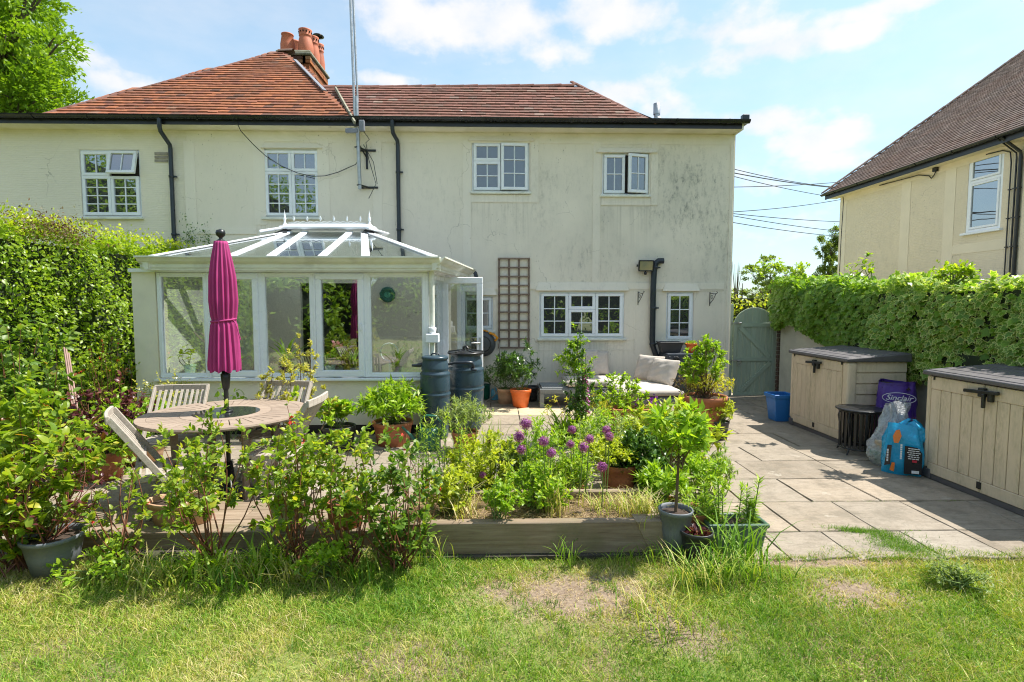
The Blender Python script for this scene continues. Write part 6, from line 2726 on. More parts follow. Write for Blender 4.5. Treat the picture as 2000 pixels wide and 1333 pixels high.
for i in range(len(P3) - 1):
    p0, p1, p2, p3 = P3[max(0, i - 1)], P3[i], P3[i + 1], P3[min(len(P3) - 1, i + 2)]
    for tt in np.linspace(0, 1, 6)[:-1]:
        cp.append(.5 * ((2 * p1) + (p2 - p0) * tt + (2 * p0 - 5 * p1 + 4 * p2 - p3) * tt ** 2 + (3 * p1 - p0 - 3 * p2 + p3) * tt ** 3))
mb.tube(cp, .010, 6)
mb.build('hose', [simple('taupe_hose', (.35, .31, .26), .5, .1)], reel)

# small things on the ground by the reel
o = pot_thing(947, 780, .10, .27, simple('bottle_green', (.01, .11, .08), .35), 'dark green plastic bucket with handle on the slabs by the hose', 'bucket', 'bucket', soil=False, taper=.85, lip=.02)
mb = MB()
mb.tube([(math.cos(a) * .10, 0, .26 + math.sin(a) * .07) for a in np.linspace(0, math.pi, 12)], .012, 6)
mb.build('handle', [M['black']], o)
p = atZ(966, 781)
o = empty('spray_bottle', p, 'blue plastic bottle on the slabs between bucket and clay pots', 'bottle')
mb = MB()
mb.lathe([(.001, 0), (.06, 0), (.065, .02), (.065, .15), (.05, .19), (.02, .21), (.02, .24)], (0, 0, 0), 18)
mb.build('bottle_body', [simple('pale_blue_plastic', (.12, .40, .60), .3)], o)
mb = MB()
mb.lathe([(.024, .24), (.024, .27), (.001, .275)], (0, 0, 0), 12)
mb.build('cap', [M['print_white']], o)

# aerial mast
ym = YF - .22
m0, m1 = atY(703, 370, ym), atY(687, -40, ym - .05)
mast = empty('aerial_mast', m0, 'tall galvanised aerial mast bracketed to the house wall between the downpipes', 'mast')
mb = MB()
mid = m0.lerp(m1, .45)
mb.tube([m0, mid], .032, 12)
wb(mb, 'pole', [M['steel']], mast)
mb = MB()
mb.tube([m0.lerp(m1, .30) + Vector((-.035, -.02, 0)), m1 + Vector((-.03, -.02, 0))], .022, 10)
mb.tube([m0.lerp(m1, .42) + Vector((.02, .0, 0)), m1 + Vector((.012, 0, 0))], .018, 10)
wb(mb, 'upper_pole', [M['steel']], mast)
for v, w in ((288, 1), (362, 1)):
    c = atY(697 + (v - 288) * .06, v, ym)
    mb = MB()
    mb.bar(c, (c.x + .12, YF - .005, c.z), .03, .03)
    mb.bar((c.x - .02, YF - .02, c.z), (c.x + .28, YF - .02, c.z), .02, .035)
    if v == 288:
        mb.bar((c.x + .12, YF - .02, c.z + .02), (c.x + .12, YF - .02, c.z - .32), .035, .02, up=(0, 1, 0))
        mb.bar((c.x + .0, ym, c.z + .1), (c.x + .12, YF - .02, c.z - .12), .02, .02)
    mb.tube([(c.x + math.cos(a) * .04, c.y + math.sin(a) * .04, c.z) for a in np.linspace(0, 6.28, 12)], .006, 5)
    wb(mb, 'wall_bracket', [M['black']], mast)
mb = MB()
c = atY(704, 245, EY - .2)
mb.box(c.x - .02, c.y - .03, c.z - .10, c.x + .07, c.y + .03, c.z + .08)
mb.box(c.x - .25, c.y - .02, c.z - .13, c.x - .05, c.y + .02, c.z - .05)
wb(mb, 'junction_box', [M['lead']], mast, .01)
mb = MB()
mb.tube([c + Vector((.05, 0, -.1)), c + Vector((.12, .1, -.2)), c + Vector((.05, .15, -.24)), c + Vector((.08, .2, -.5)), c + Vector((.18, .28, -.9)), c + Vector((.05, .28, -1.15))], .006, 5)
mb.tube([c + Vector((.03, .05, -.3)), c + Vector((.16, .2, -.55)), c + Vector((.2, .28, -.9))], .006, 5)
wb(mb, 'mast_cable', [M['black']], mast)
# slack cable across the face of window
mb = MB()
pts2 = [(462, 238, .33), (470, 256, .30), (495, 283, .10), (520, 306, .06), (550, 325, .06), (580, 338, .06), (610, 345, .06), (635, 344, .05), (660, 337, .04), (680, 328, .04), (694, 322, .08), (703, 310, .15)]
mb.tube([atY(u, v, YF - d) for u, v, d in pts2], .007, 5)
o = mb.build('loose_cable', [M['black']])
tag(o, 'thin black cable sagging from the roof across an upper window to the mast', 'cable')

# ------------------------------------------------------------------ garden table, chairs, parasol
TC = Vector((-2.42, 4.78, 0))
TR, TZ = .685, .745
table = empty('garden_table', TC, 'round weathered teak garden table with radiating slats and dark glass centre', 'table')
seg = 48
mb = MB()
ri, ro = TR - .085, TR
vs, fs = [], []
for rr, z in ((ri, TZ - .028), (ro - .006, TZ - .028), (ro, TZ - .014), (ro - .006, TZ), (ri, TZ)):
    for k in range(seg):
        a = 2 * math.pi * k / seg
        vs.append((math.cos(a) * rr, math.sin(a) * rr, z))
for i in range(5):
    for k in range(seg):
        k2 = (k + 1) % seg
        j = (i + 1) % 5
        fs.append((i * seg + k, i * seg + k2, j * seg + k2, j * seg + k))
mb.add(vs, fs)
mb.build('rim', [M['teak_brown']], table)
mb = MB()
mb.lathe([(.27, TZ - .028), (.36, TZ - .028), (.36, TZ + .0005), (.27, TZ + .0005), (.27, TZ - .028)], (0, 0, 0), 40, smooth=False)
mb.build('inner_ring', [M['teak_brown']], table)
ns = 44
for k in range(ns):
    a = 2 * math.pi * k / ns
    h = 2 * math.pi / ns / 2
    g_ = .004
    r0, r1_ = .362, ri - .002
    p = []
    for rr in (r0, r1_):
        for s in (-1, 1):
            off = rr * math.sin(h) - g_
            p.append((rr * math.cos(h) * math.cos(a) - s * off * math.sin(a), rr * math.cos(h) * math.sin(a) + s * off * math.cos(a)))
    b0, b1, c0, c1 = p[0], p[1], p[2], p[3]
    mb = MB()
    zt, zb = TZ - .001, TZ - .022
    mb.add([(*b0, zb), (*c0, zb), (*c1, zb), (*b1, zb), (*b0, zt), (*c0, zt), (*c1, zt), (*b1, zt)], [(0, 3, 2, 1), (4, 5, 6, 7), (0, 1, 5, 4), (1, 2, 6, 5), (2, 3, 7, 6), (3, 0, 4, 7)])
    mb.build('table_slat', [M['teak_brown']], table)
mb = MB()
mb.lathe([(.001, TZ + .003), (.268, TZ + .003), (.268, TZ - .012), (.001, TZ - .012)], (0, 0, 0), 40, smooth=False)
t = NT('dark_table_glass')
mb.build('glass_centre', [t.done(t.pbr((.02, .022, .024), .06, t.bump(t.noise(t.pos(), 2.5, 2), .05, .02), spec=.9))], table)
mb = MB()
mb.lathe([(.05, TZ + .004), (.052, TZ + .016), (.033, TZ + .02), (.031, TZ + .004)], (0, 0, 0), 20)
mb.build('pole_collar', [M['black']], table)
for k in range(4):
    a = k * math.pi / 2 + math.pi / 4
    mb = MB()
    mb.bar((math.cos(a) * .42, math.sin(a) * .42, TZ - .024), (math.cos(a) * .40, math.sin(a) * .40, 0), .05, .05, up=(math.cos(a), math.sin(a), 0))
    mb.build('leg', [M['teak_brown']], table, .006)
mb = MB()
mb.bar((-.45, 0.05, TZ - .06), (.45, .05, TZ - .06), .025, .06)
mb.bar((-.45, -.05, TZ - .06), (.45, -.05, TZ - .06), .025, .06)
mb.bar((0.0, -.45, TZ - .065), (0, .45, TZ - .065), .025, .05)
mb.build('under_frame', [M['teak_brown']], table, .004)

# parasol: closed, pleated, tied at the waist
par = empty('parasol', TC, 'closed magenta parasol tied at the waist, standing through the garden table', 'parasol')
top = atY(431, 462, TC.y)
lean = Vector((top.x - TC.x, 0, 0))
zt_ = atY(431, 472, TC.y).z
zb_ = atY(437, 724, TC.y).z
zw_ = atY(437, 626, TC.y).z


def lx(z):
    return lean.x * (z - TZ) / (top.z - TZ)


def par_r(z):
    q = zt_ - zw_
    ts = [zb_, zb_ + .06, (zb_ + zw_) / 2, zw_ - .05, zw_, zw_ + .06, zw_ + q * .25, zw_ + q * .55, zw_ + q * .8, zt_]
    rs_ = [.120, .122, .112, .099, .091, .098, .107, .099, .075, .052]
    return float(np.interp(z, ts, rs_))


vs, fs = [], []
seg, nz = 160, 46
zs_ = np.linspace(zb_, zt_, nz)
for i, z in enumerate(zs_):
    for k in range(seg):
        a = 2 * math.pi * k / seg
        tw = a + .12 * (z - zb_) + .10 * math.sin(z * 2.2)
        plf = min(1, (zt_ - z) / .3 + .35)
        fold = math.sin(16 * tw + .6 * math.sin(2 * tw + z * 2)) * .10 + math.sin(27 * tw + z * 3) * .03
        if abs(z - zw_) < .03:
            fold *= .5
        sagz = .012 * math.sin(9 * a) if i == 0 else 0
        r = par_r(z) * (1 + fold * plf) * (1 + .03 * math.sin(3 * a + z * 4))
        vs.append((lx(z) + math.cos(a) * r, math.sin(a) * r, z + sagz))
for i in range(nz - 1):
    for k in range(seg):
        k2 = (k + 1) % seg
        fs.append((i * seg + k, i * seg + k2, (i + 1) * seg + k2, (i + 1) * seg + k))
fs.append(tuple((nz - 1) * seg + k for k in range(seg)))
mb = MB()
mb.add(vs, fs, 0, True)
mb.build('canopy', [M['parasol']], par)
mb = MB()
ring_ = [(lx(zw_) + math.cos(a) * .097, math.sin(a) * .097, zw_ + .012 * math.sin(a + 1)) for a in np.linspace(0, 2 * math.pi, 30)]
mb.tube(ring_, .009, 6)
mb.tube([(lx(zw_) + .095, -.02, zw_), (lx(zw_) + .115, -.03, zw_ - .02), (lx(zw_) + .13, -.03, zw_ - .07), (lx(zw_) + .155, -.03, zw_ - .17)], .005, 5)
mb.build('tie', [M['parasol']], par)
mb = MB()
mb.tube([(0, 0, .05), (lx(TZ + .3), 0, TZ + .3), (lx(zt_), 0, zt_)], .019, 12)
mb.build('pole', [M['black']], par)
mb = MB()
mb.lathe([(.021, TZ + .20), (.030, TZ + .22), (.038, TZ + .30), (.040, TZ + .34), (.030, TZ + .35), (.030, TZ + .38), (.021, TZ + .385)], (lx(TZ + .3), 0, 0), 18)
mb.build('pole_joint', [M['black']], par)
mb = MB()
fz = zt_
mb.lathe([(.045, -.005), (.03, .012), (.014, .02), (.016, .035), (.034, .05), (.040, .072), (.034, .095), (.001, .108)], (lx(fz), 0, fz), 20)
mb.build('finial', [M['black']], par)
mb = MB()
mb.lathe([(.001, 0), (.22, 0), (.22, .05), (.06, .08), (.03, .30), (.02, .30)], (0, 0, 0), 24)
mb.build('base', [M['black']], par)


# folding slatted chairs
def make_chair(label):
    c = empty('garden_chair', (0, 0, 0), label, 'chair', 'folding teak chairs round the table')
    T_ = M['teak']
    W = .235
    # local: sits facing +Y; back at -Y; long back legs run from the back top to the front foot
    for s in (-1, 1):
        mb = MB()
        mb.bar((s * W, -.20 - .10, .90), (s * W, .02, .40), .022, .045, up=(0, 1, 0))
        mb.bar((s * W, .02, .40), (s * W, .22, 0.0), .022, .045, up=(0, 1, 0))
        mb.build('long_leg', [T_], c, .004)
        mb = MB()
        mb.bar((s * (W - .03), .20, .43), (s * (W - .03), -.24, 0), .022, .042, up=(0, 1, 0))
        mb.build('short_leg', [T_], c, .004)
        mb = MB()
        mb.bar((s * (W - .03), -.16, .425), (s * (W - .03), .24, .44), .022, .04)
        mb.build('seat_rail', [T_], c, .004)
    # curved top rail
    mb = MB()
    for i in range(6):
        a, b = -1 + i / 3, -1 + (i + 1) / 3
        f = lambda q: (q * (W + .01), -.305 - .018 * (1 - q * q), .89)
        mb.bar(f(a), f(b), .024, .06)
    mb.build('top_rail', [T_], c, .004)
    mb = MB()
    mb.bar((-W, -.105, .56), (W, -.105, .56), .022, .045)
    mb.build('lower_rail', [T_], c, .003)
    for i in range(9):
        x = -W + .045 + (2 * W - .09) * i / 8
        q = x / W
        mb = MB()
        mb.bar((x, -.105, .57), (x, -.295 - .016 * (1 - q * q), .87), .024, .010, up=(0, 1, 0))
        mb.build('back_slat', [T_], c, .002)
    for j in range(7):
        y = -.15 + .40 * j / 6
        mb = MB()
        mb.box(-W + .012, y - .022, .445 + .01 * j / 6, W - .012, y + .022, .460 + .01 * j / 6)
        mb.build('seat_slat', [T_], c, .003)
    for y, z, q in ((.17, .12, 0), (-.2, .06, .03)):
        mb = MB()
        mb.bar((-W + q, y, z), (W - q, y, z), .02, .03)
        mb.build('stretcher', [T_], c, .003)
    for s in (-1, 1):
        mb = MB()
        mb.tube([(s * (W + .013), .075, .27), (s * (W - .05), .075, .27)], .008, 8)
        mb.build('bolt', [M['steel']], c)
    return c


ch = make_chair('pale folding slatted chair behind the table on the hedge side, back to the conservatory')


def face(o, x, y, tx, ty, extra=0):
    o.location = (x, y, 0)
    o.rotation_euler = (0, 0, math.atan2(ty - y, tx - x) - math.pi / 2 + extra)


def place_chair(x, y, label, first=False, extra=0, ang=None):
    o = ch if first else copy_tree(ch)
    o['label'] = label
    face(o, x, y, TC.x, TC.y, extra)
    if ang is not None:
        o.rotation_euler = (0, 0, ang)
    return o


# chair backs read: (355,750) behind, (548,745) behind right, (612,770) right side, (240,800) left near
place_chair(-3.05, 4.98, 'pale folding slatted chair behind the table on the hedge side, back to the conservatory', True, ang=math.pi + .15)
place_chair(-2.19, 5.22, 'greyed folding slatted chair behind the table, half hidden by the cream-leaved shrub', ang=math.pi - .12)
place_chair(-1.86, 4.60, 'folding chair seen edge on, at the table side nearest the black hydrangea pot', ang=math.pi / 2)
place_chair(-2.60, 4.13, 'folding chair in profile nearest the lawn with its crossed legs showing', ang=R(-58))

# ------------------------------------------------------------------ low corner bench with cushions
GB = M['bench_grey']
bx0 = atZ(1050, 785).x
bench = empty('corner_bench', (1.6, 9.2, 0), 'low grey slatted corner bench along the kitchen wall', 'bench')
by0, by1 = 8.72, 9.40
bz_ = .33
xr_ = 2.95


def bb(mb, name, bev=.004):
    return wb(mb, name, [GB], bench, bev)


for i in range(11):
    y = by0 + .05 + (by1 - by0 - .1) * i / 10
    mb = MB()
    mb.box(bx0 + .03, y - .026, bz_ - .02, xr_ - .75, y + .026, bz_)
    bb(mb, 'seat_slat', .003)
mb = MB()
mb.box(bx0, by0, bz_ - .09, xr_ - .75, by0 + .025, bz_ - .022)
mb.box(bx0, by1 - .025, bz_ - .09, xr_ - .75, by1, bz_ - .022)
mb.box(bx0, by0 + .025, bz_ - .09, bx0 + .025, by1 - .025, bz_ - .022)
bb(mb, 'frame')
for x, y in ((bx0 + .03, by0 + .03), (bx0 + .03, by1 - .03), (xr_ - .78, by0 + .03)):
    mb = MB()
    mb.box(x - .035, y - .03, 0, x + .035, y + .03, bz_ - .091)
    bb(mb, 'leg')
# chaise part towards the viewer
cx0, cx1, cy0, cy1 = 1.66, 2.75, 7.75, 9.35
for i in range(12):
    y = cy0 + .05 + (by0 - cy0 - .04) * i / 11
    mb = MB()
    mb.box(cx0 + .03, y - .032, bz_ - .02, cx1 - .03, y + .032, bz_ + .001)
    bb(mb, 'seat_slat', .003)
mb = MB()
mb.box(cx0, cy0, bz_ - .09, cx1, cy0 + .025, bz_ - .0225)
mb.box(cx0, cy0 + .025, bz_ - .09, cx0 + .025, by0 - .002, bz_ - .0225)
mb.box(cx1 - .025, cy0 + .025, bz_ - .09, cx1, cy1, bz_ - .0225)
bb(mb, 'frame')
for x, y in ((cx0 + .05, cy0 + .05), (cx1 - .05, cy0 + .05)):
    mb = MB()
    mb.box(x - .035, y - .03, 0, x + .035, y + .03, bz_ - .091)
    bb(mb, 'leg')


def cushion(w, d, h, loc, rot, label, name='cushion', puff=.5, seed=1, group='oatmeal cushions on the corner bench'):
    n = 18
    r_ = np.random.default_rng(seed)
    V = []
    m = MB()
    for side in (1, -1):
        for j in range(n + 1):
            for i in range(n + 1):
                u, v = -1 + 2 * i / n, -1 + 2 * j / n
                e = (1 - abs(u) ** 3.5) * (1 - abs(v) ** 3.5)
                z = h / 2 * (puff * e ** .5 + (1 - puff) * (1 if max(abs(u), abs(v)) < .999 else .6))
                z += .006 * math.sin(7 * u + 3 * v * side + seed) * e + .005 * math.sin(11 * v - 5 * u + seed) * e
                pin = 1 - .05 * (abs(u) ** 2) * (1 - abs(v) ** 2)
                V.append((u * w / 2 * (1 - .03 * (1 - v * v) * abs(u)), v * d / 2 * (1 - .03 * (1 - u * u) * abs(v)), side * z))
    F = []
    k = n + 1
    for s in (0, 1):
        o_ = s * k * k
        for j in range(n):
            for i in range(n):
                q = (o_ + j * k + i, o_ + j * k + i + 1, o_ + (j + 1) * k + i + 1, o_ + (j + 1) * k + i)
                F.append(q if s == 0 else q[::-1])
    b = [i for i in range(k)] + [j * k + n for j in range(1, k)] + [n * k + i for i in range(n - 1, -1, -1)] + [j * k for j in range(n - 1, 0, -1)]
    for a, c in zip(b, b[1:] + b[:1]):
        F.append((a, a + k * k, c + k * k, c))
    m.add(V, F, 0, True)
    o = m.build(name, [M['cushion']])
    o.location = loc
    o.rotation_euler = rot
    tag(o, label, 'cushion', group)
    return o


cushion(1.05, .68, .13, (bx0 + .95, 9.06, bz_ + .067), (0, 0, 0), 'flat seat cushion on the bench slats below the kitchen window', seed=1, puff=.25)
cushion(.68, .68, .13, (1.85, 9.05, bz_ + .067), (0, 0, 0), 'square seat cushion in the bench corner, in front of the low wall cushion', seed=2, puff=.25)
cushion(.95, .95, .12, (2.22, 8.22, bz_ + .063), (0, 0, .04), 'wide seat cushion sunlit at its garden end, on the chaise of the bench', seed=3, puff=.25)
cushion(.62, .46, .17, (bx0 + .78, 9.42, bz_ + .34), (R(76), 0, 0), 'upright back cushion at the trellis end of the bench', seed=4)
cushion(.72, .42, .17, (1.58, 9.44, bz_ + .33), (R(78), 0, 0), 'upright back cushion leaning on the wall under the kitchen window middle', seed=5)
cushion(.50, .44, .20, (2.52, 8.93, bz_ + .30), (R(70), 0, R(-52)), 'plump cushion leaning behind another one, by the grey tank', seed=6, puff=.8)
cushion(.52, .44, .22, (2.62, 8.50, bz_ + .29), (R(64), 0, R(-62)), 'plump cushion in front with a sunlit creased side, by the grey tank', seed=7, puff=.8)

# dark grey tank by the wall with trays and pots on top
k0, k1 = atY(1299, 730, 9.3), atY(1362, 730, 9.3)
tank = empty('storage_tank', ((k0.x + k1.x) / 2, 9.45, 0), 'dark grey ribbed plastic tank against the wall under the narrow window', 'tank')
kz = atY(1330, 691, 9.2).z
TM = simple('slate_plastic', (.045, .055, .07), .45, .1)
mb = MB()
mb.box(k0.x, 9.22, 0, k1.x + .10, 9.70, kz)
wb(mb, 'tank_body', [TM], tank, .02, seg=2)
for i in range(8):
    x = k0.x + .05 + (k1.x + .10 - k0.x - .10) * i / 7
    if 2 <= i <= 3:
        continue
    mb = MB()
    mb.box(x - .012, 9.205, .05, x + .012, 9.219, kz - .05)
    wb(mb, 'rib', [TM], tank, .004)
v = atY(1322, 704, 9.2)
mb = MB()
seg = 24
prof = [(.0, -.002), (.055, -.002), (.062, .01), (.062, .015)]
vs = [(v.x + math.cos(2 * math.pi * q / seg) * r, 9.22 - .015 + y, v.z + math.sin(2 * math.pi * q / seg) * r) for r, y in prof for q in range(seg)]
fs = [(i * seg + q, (i + 1) * seg + q, (i + 1) * seg + (q + 1) % seg, i * seg + (q + 1) % seg) for i in range(3) for q in range(seg)]
mb.add(vs, fs)
for i in range(3):
    mb.box(v.x - .045, 9.193, v.z - .03 + i * .025, v.x + .045, 9.2, v.z - .02 + i * .025)
wb(mb, 'vent', [M['black']], tank)
tr_ = empty('tray', (k0.x + .12, 9.45, kz), 'empty dark grey tapered trough on the tank, left of the orange pot', 'trough')
mb = MB()
frustum_shell(mb, [ring(.15, .10, 0), ring(.20, .13, .17), ring(.21, .14, .175), ring(.21, .14, .19), ring(.19, .12, .19), ring(.14, .09, .02)])
mb.build('trough_body', [M['pot_black']], tr_, .004)
o = empty('plant_pot', (k0.x + .47, 9.36, kz), 'small orange plastic pot of seedlings on the grey tank', 'plant pot')
add_pot(o, .095, .165, M['pot_orange'], lip=.03, dip=.02)
leaves('seedlings', np.column_stack([rng.normal(0, .04, 160), rng.normal(0, .04, 160), rng.uniform(.15, .20, 160)]), rnd_dir(160, 1.5), rnd_dir(160), .03, LITE, rng.random(160), M['lf_bright'], o)
tr2 = empty('tray', (k0.x + .74, 9.42, kz), 'dark basket of dead roots on the tank, right of the orange pot', 'basket')
mb = MB()
frustum_shell(mb, [ring(.12, .10, 0), ring(.15, .12, .12), ring(.15, .12, .13), ring(.13, .10, .13), ring(.11, .09, .10)])
mb.build('basket_body', [M['bark']], tr2, .004)
leaves('dead_roots', np.column_stack([rng.normal(0, .07, 300), rng.normal(0, .05, 300), rng.uniform(.11, .17, 300)]), rnd_dir(300, .3), rnd_dir(300), .09, NARROW, rng.random(300), M['lf_bronze'], tr2, wscale=.3)

# watering can between the rose bed and the conservatory
p = atZ(838, 880)
wc = empty('watering_can', (p.x, 6.25, 0), 'dark green watering can half hidden among the border plants', 'watering can')
GRN = simple('green_plastic', (.02, .12, .075), .3, .1)
mb = MB()
mb.lathe([(.001, 0), (.13, 0), (.135, .05), (.13, .22), (.10, .27), (.095, .27)], (0, 0, 0), 24)
mb.build('can_body', [GRN], wc)
mb = MB()
mb.tube([(-.11, 0, .05), (-.20, 0, .14), (-.32, 0, .27)], [.03, .02, .014], 10)
mb.build('spout', [GRN], wc)
mb = MB()
mb.tube([(-.10, 0, .26), (-.10, 0, .36), (-.03, 0, .40), (.08, 0, .39), (.15, 0, .30), (.14, 0, .12)], .016, 10)
mb.build('handle', [GRN], wc)

# canes leaning in the hedge
for k, (u0, v0, u1, v1) in enumerate(((128, 675, 150, 765), (134, 690, 156, 768), (124, 672, 146, 770))):
    mb = MB()
    mb.tube([atY(u1, v1 + 60, 5.3 + k * .02), atY(u0, v0, 5.75 + k * .03)], .009, 6)
    o = mb.build('garden_cane', [simple('pinkish_cane', (.33, .21, .17), .7, .2)])
    tag(o, 'brownish cane of the bundle leaning against the tall hedge', 'cane', 'garden canes leaning on the hedge')
# ------------------------------------------------------------------ plants
TM_ = {'O': OVAL, 'L': LITE, 'N': NARROW, 'I': IVY}


def grow(root, H, Rx, z0, n, ls, tmpl, mat, stems=12, smat='stem_green', t0=.3, twig=.12, base_r=.04, dx=0.0, sr=.004, upb=.35, dome=.45, ntw=7, wscale=1.0, bend=.05, Ry=None, name='foliage', flat=1.0):
    """stems fanning from the base, twigs off the stems, leaves on the twigs"""
    Ry = Ry or Rx
    n, ls = int(n * 1.45), ls * 1.1
    rr = np.sqrt(rng.random(stems))
    az = rng.uniform(0, 6.283, stems)
    tips = np.column_stack([rr * np.cos(az) * Rx * .9 + dx, rr * np.sin(az) * Ry * .9, z0 + (H - z0) * (1 - dome * rr ** 2) * rng.uniform(.72, 1.0, stems)])
    base = np.column_stack([rng.normal(0, base_r, stems), rng.normal(0, base_r, stems), np.full(stems, z0)])
    bnd = np.column_stack([(tips - base)[:, 0] * .3, (tips - base)[:, 1] * .3, np.full(stems, .04)]) + rng.normal(0, bend, (stems, 3)) * [1, 1, .3]
    mb = MB()
    for s in range(stems):
        pts = curve_pts(base[s], tips[s], bnd[s], 6)
        mb.tube([tuple(p) for p in pts], [sr * (1.25 - .9 * i / 5) for i in range(6)], 4, cap=False)
    mb.build('stems', [M[smat]], root)
    K = ntw
    ti = rng.uniform(t0, 1.0, (stems, K))
    ti[:, 0] = 1.0
    st = base[:, None] + (tips - base)[:, None] * ti[..., None] + bnd[:, None] * (4 * ti * (1 - ti))[..., None]
    tan = unit(tips - base)
    td = tan[:, None] * .5 + rng.normal(0, 1, (stems, K, 3)) * [1, 1, .55] + np.array([0, 0, upb])
    td /= np.linalg.norm(td, axis=2, keepdims=True)
    tl = twig * rng.uniform(.5, 1.25, (stems, K))
    si, ki, q = rng.integers(0, stems, n), rng.integers(0, K, n), rng.random(n)
    P = st[si, ki] + td[si, ki] * (tl[si, ki] * q)[:, None]
    D = td[si, ki] * .7 + rnd_dir(n) * .8 + np.array([0, 0, .05])
    Nn = rnd_dir(n) * .55 + np.array([0.12, 0, 1.0]) * flat
    tint = rng.beta(2, 2.4, n) * .85 + .18 * (q > .75) + rng.random((stems, K))[si, ki] * .12
    S = ls * rng.uniform(.6, 1.15, n)
    leaves(name, P, D, Nn, S, TM_[tmpl], tint, M[mat], root, wscale=wscale)
    return tips


def flowers(root, pts, size, mat, k=1, name='flower', tmpl=STAR, jit=.02):
    for p in pts:
        n = k
        P = np.array(p)[None] + rng.normal(0, jit, (n, 3))
        N_ = rnd_dir(n, .4) + np.array([0, -.5, 0])
        D = np.cross(N_, rnd_dir(n))
        leaves(name, P, D, N_, size * rng.uniform(.7, 1.1, n), tmpl, rng.random(n), M[mat], root)


def plant(label, cat, u, v, vt, w, ls, tm, mat, n, stems=12, z=0.0, pot=None, name=None, group=None, Y=None, fl=None, **kw):
    p = atZ(u, v, z)
    if Y:
        p = atY(u, v, Y)
        p.z = z
    top = atY(u, vt, p.y).z
    H = max(.08, top - z)
    Rx = w / 2 / FPX * p.y
    o = empty(name or cat.replace(' ', '_'), p, label, cat, group)
    z0 = 0.0
    if pot:
        r, h, pm = pot[:3]
        add_pot(o, r, h, M[pm], **(pot[3] if len(pot) > 3 else {}))
        z0 = h - .03
    tips = grow(o, H, Rx, z0, n, ls, tm, mat, stems, **kw) if n else None
    if fl:
        fm, k, sz = fl[:3]
        idx = rng.choice(len(tips), min(k, len(tips)), replace=False)
        flowers(o, tips[idx], sz, fm, fl[3] if len(fl) > 3 else 5, jit=sz * .6)
    return o


def spires(label, cat, u, v, vt, w, ns, ll, mat, per=60, z=0.0, wscale=1.0, r=.004, pot=None, tip=None, Y=None):
    """upright stems clothed all the way in narrow whorled leaves"""
    p = atZ(u, v, z) if not Y else atY(u, v, Y)
    p.z = z
    H0 = atY(u, vt, p.y).z - z
    Rx = w / 2 / FPX * p.y
    o = empty(cat.replace(' ', '_'), p, label, cat)
    mb = MB()
    PP, DD = [], []
    for s in range(ns):
        bx_, by_ = rng.uniform(-Rx, Rx), rng.uniform(-Rx * .4, Rx * .4)
        H = H0 * rng.uniform(.72, 1.0)
        lean = rng.normal(0, .05, 2)
        b = np.array([bx_, by_, 0])
        t_ = np.array([bx_ + lean[0], by_ + lean[1], H])
        mb.tube([tuple(b), tuple((b + t_) / 2 + [.01, 0, 0]), tuple(t_)], [r, r * .8, r * .4], 5, cap=False)
        t = rng.uniform(.15, 1, per) ** .8
        P = b + (t_ - b) * t[:, None]
        a = rng.uniform(0, 6.283, per)
        up_ = .35 + .9 * t ** 4
        PP.append(P)
        DD.append(np.column_stack([np.cos(a), np.sin(a), up_]))
    mb.build('stems', [M['stem_green']], o)
    P, D = np.concatenate(PP), np.concatenate(DD)
    n = len(P)
    leaves('foliage', P, D, rnd_dir(n) * .3 + [0, 0, 1], ll * rng.uniform(.6, 1.1, n) * (1.1 - .4 * (P[:, 2] / H0)), NARROW, rng.beta(2, 2, n) + .2 * (P[:, 2] > H0 * .8), M[mat], o, wscale=wscale)
    return o


def strap(label, cat, u, v, vt, spread_px, n, w, mat, z=0.0, lean=.55, tint=(.1, .8), group=None, Y=None, name=None):
    p = atZ(u, v, z) if not Y else atY(u, v, Y)
    h = atY(u, vt, p.y).z - z
    o = tuft('blades', p.x, p.y, z, n, max(.05, h) * 1.25, 1.0, w, M[mat], tint, lean=lean, rx=spread_px / 2 / FPX * p.y * .4, ry=.04)
    o.name = name or cat.replace(' ', '_')
    return tag(o, label, cat, group)


def shoot_hedge(name, P, D, Nn, S, tm, tint, mat, root, vari=None, **kw):
    V, F, at = leaf_arrays(P, D, Nn, S, TM_[tm], tint, vari, **kw)
    o = link(name, np_mesh(name, V, F, mat, at))
    adopt(o, root)
    return o


# ---- tall hedge on the left
lh = empty('hedge', (-5.7, 6.8, 0), 'tall bright green hedge along the left boundary beside the conservatory', 'hedge')
HTOP = 2.66


def bump_(a, b, s=0):
    return .10 * np.sin(a * 2.1 + s) * np.cos(b * 2.7 + s) + .06 * np.sin(a * 5.3 + b * 3.1) + .035 * np.sin(a * 11 - b * 9 + s)


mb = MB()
mb.box(-6.3, 2.0, .0, -5.62, 9.7, HTOP - .22)  # solid core closing the gaps; the hedge's inner shade is in its dark colour
wb(mb, 'shade_core', [simple('hedge_shade_colour', (.02, .032, .01), .95, .3)], lh)
n = 31000
Y_ = rng.uniform(1.9, 9.72, n)
Z_ = HTOP * rng.random(n) ** .85
bz0 = bump_(Y_, Z_)
depth = rng.random(n) ** 1.6 * .22
topf = rng.random(n) < .22
X_h = np.where(topf, rng.uniform(-6.2, -5.4, n), -5.42 + bz0 - depth - .25 * np.clip((Z_ - HTOP + .35) / .35, 0, 1) ** 2)
Z_ = np.where(topf, HTOP - .08 + .6 * bump_(Y_, X_h * 2, 3) + rng.uniform(-.1, .05, n), Z_)
P = np.column_stack([X_h, Y_, Z_])
D = rnd_dir(n) + np.where(topf[:, None], [[.2, -.2, .5]], [[.9, -.35, -.35]])
Nn = rnd_dir(n) * .7 + np.where(topf[:, None], [[0, 0, 1]], [[.8, -.2, .65]])
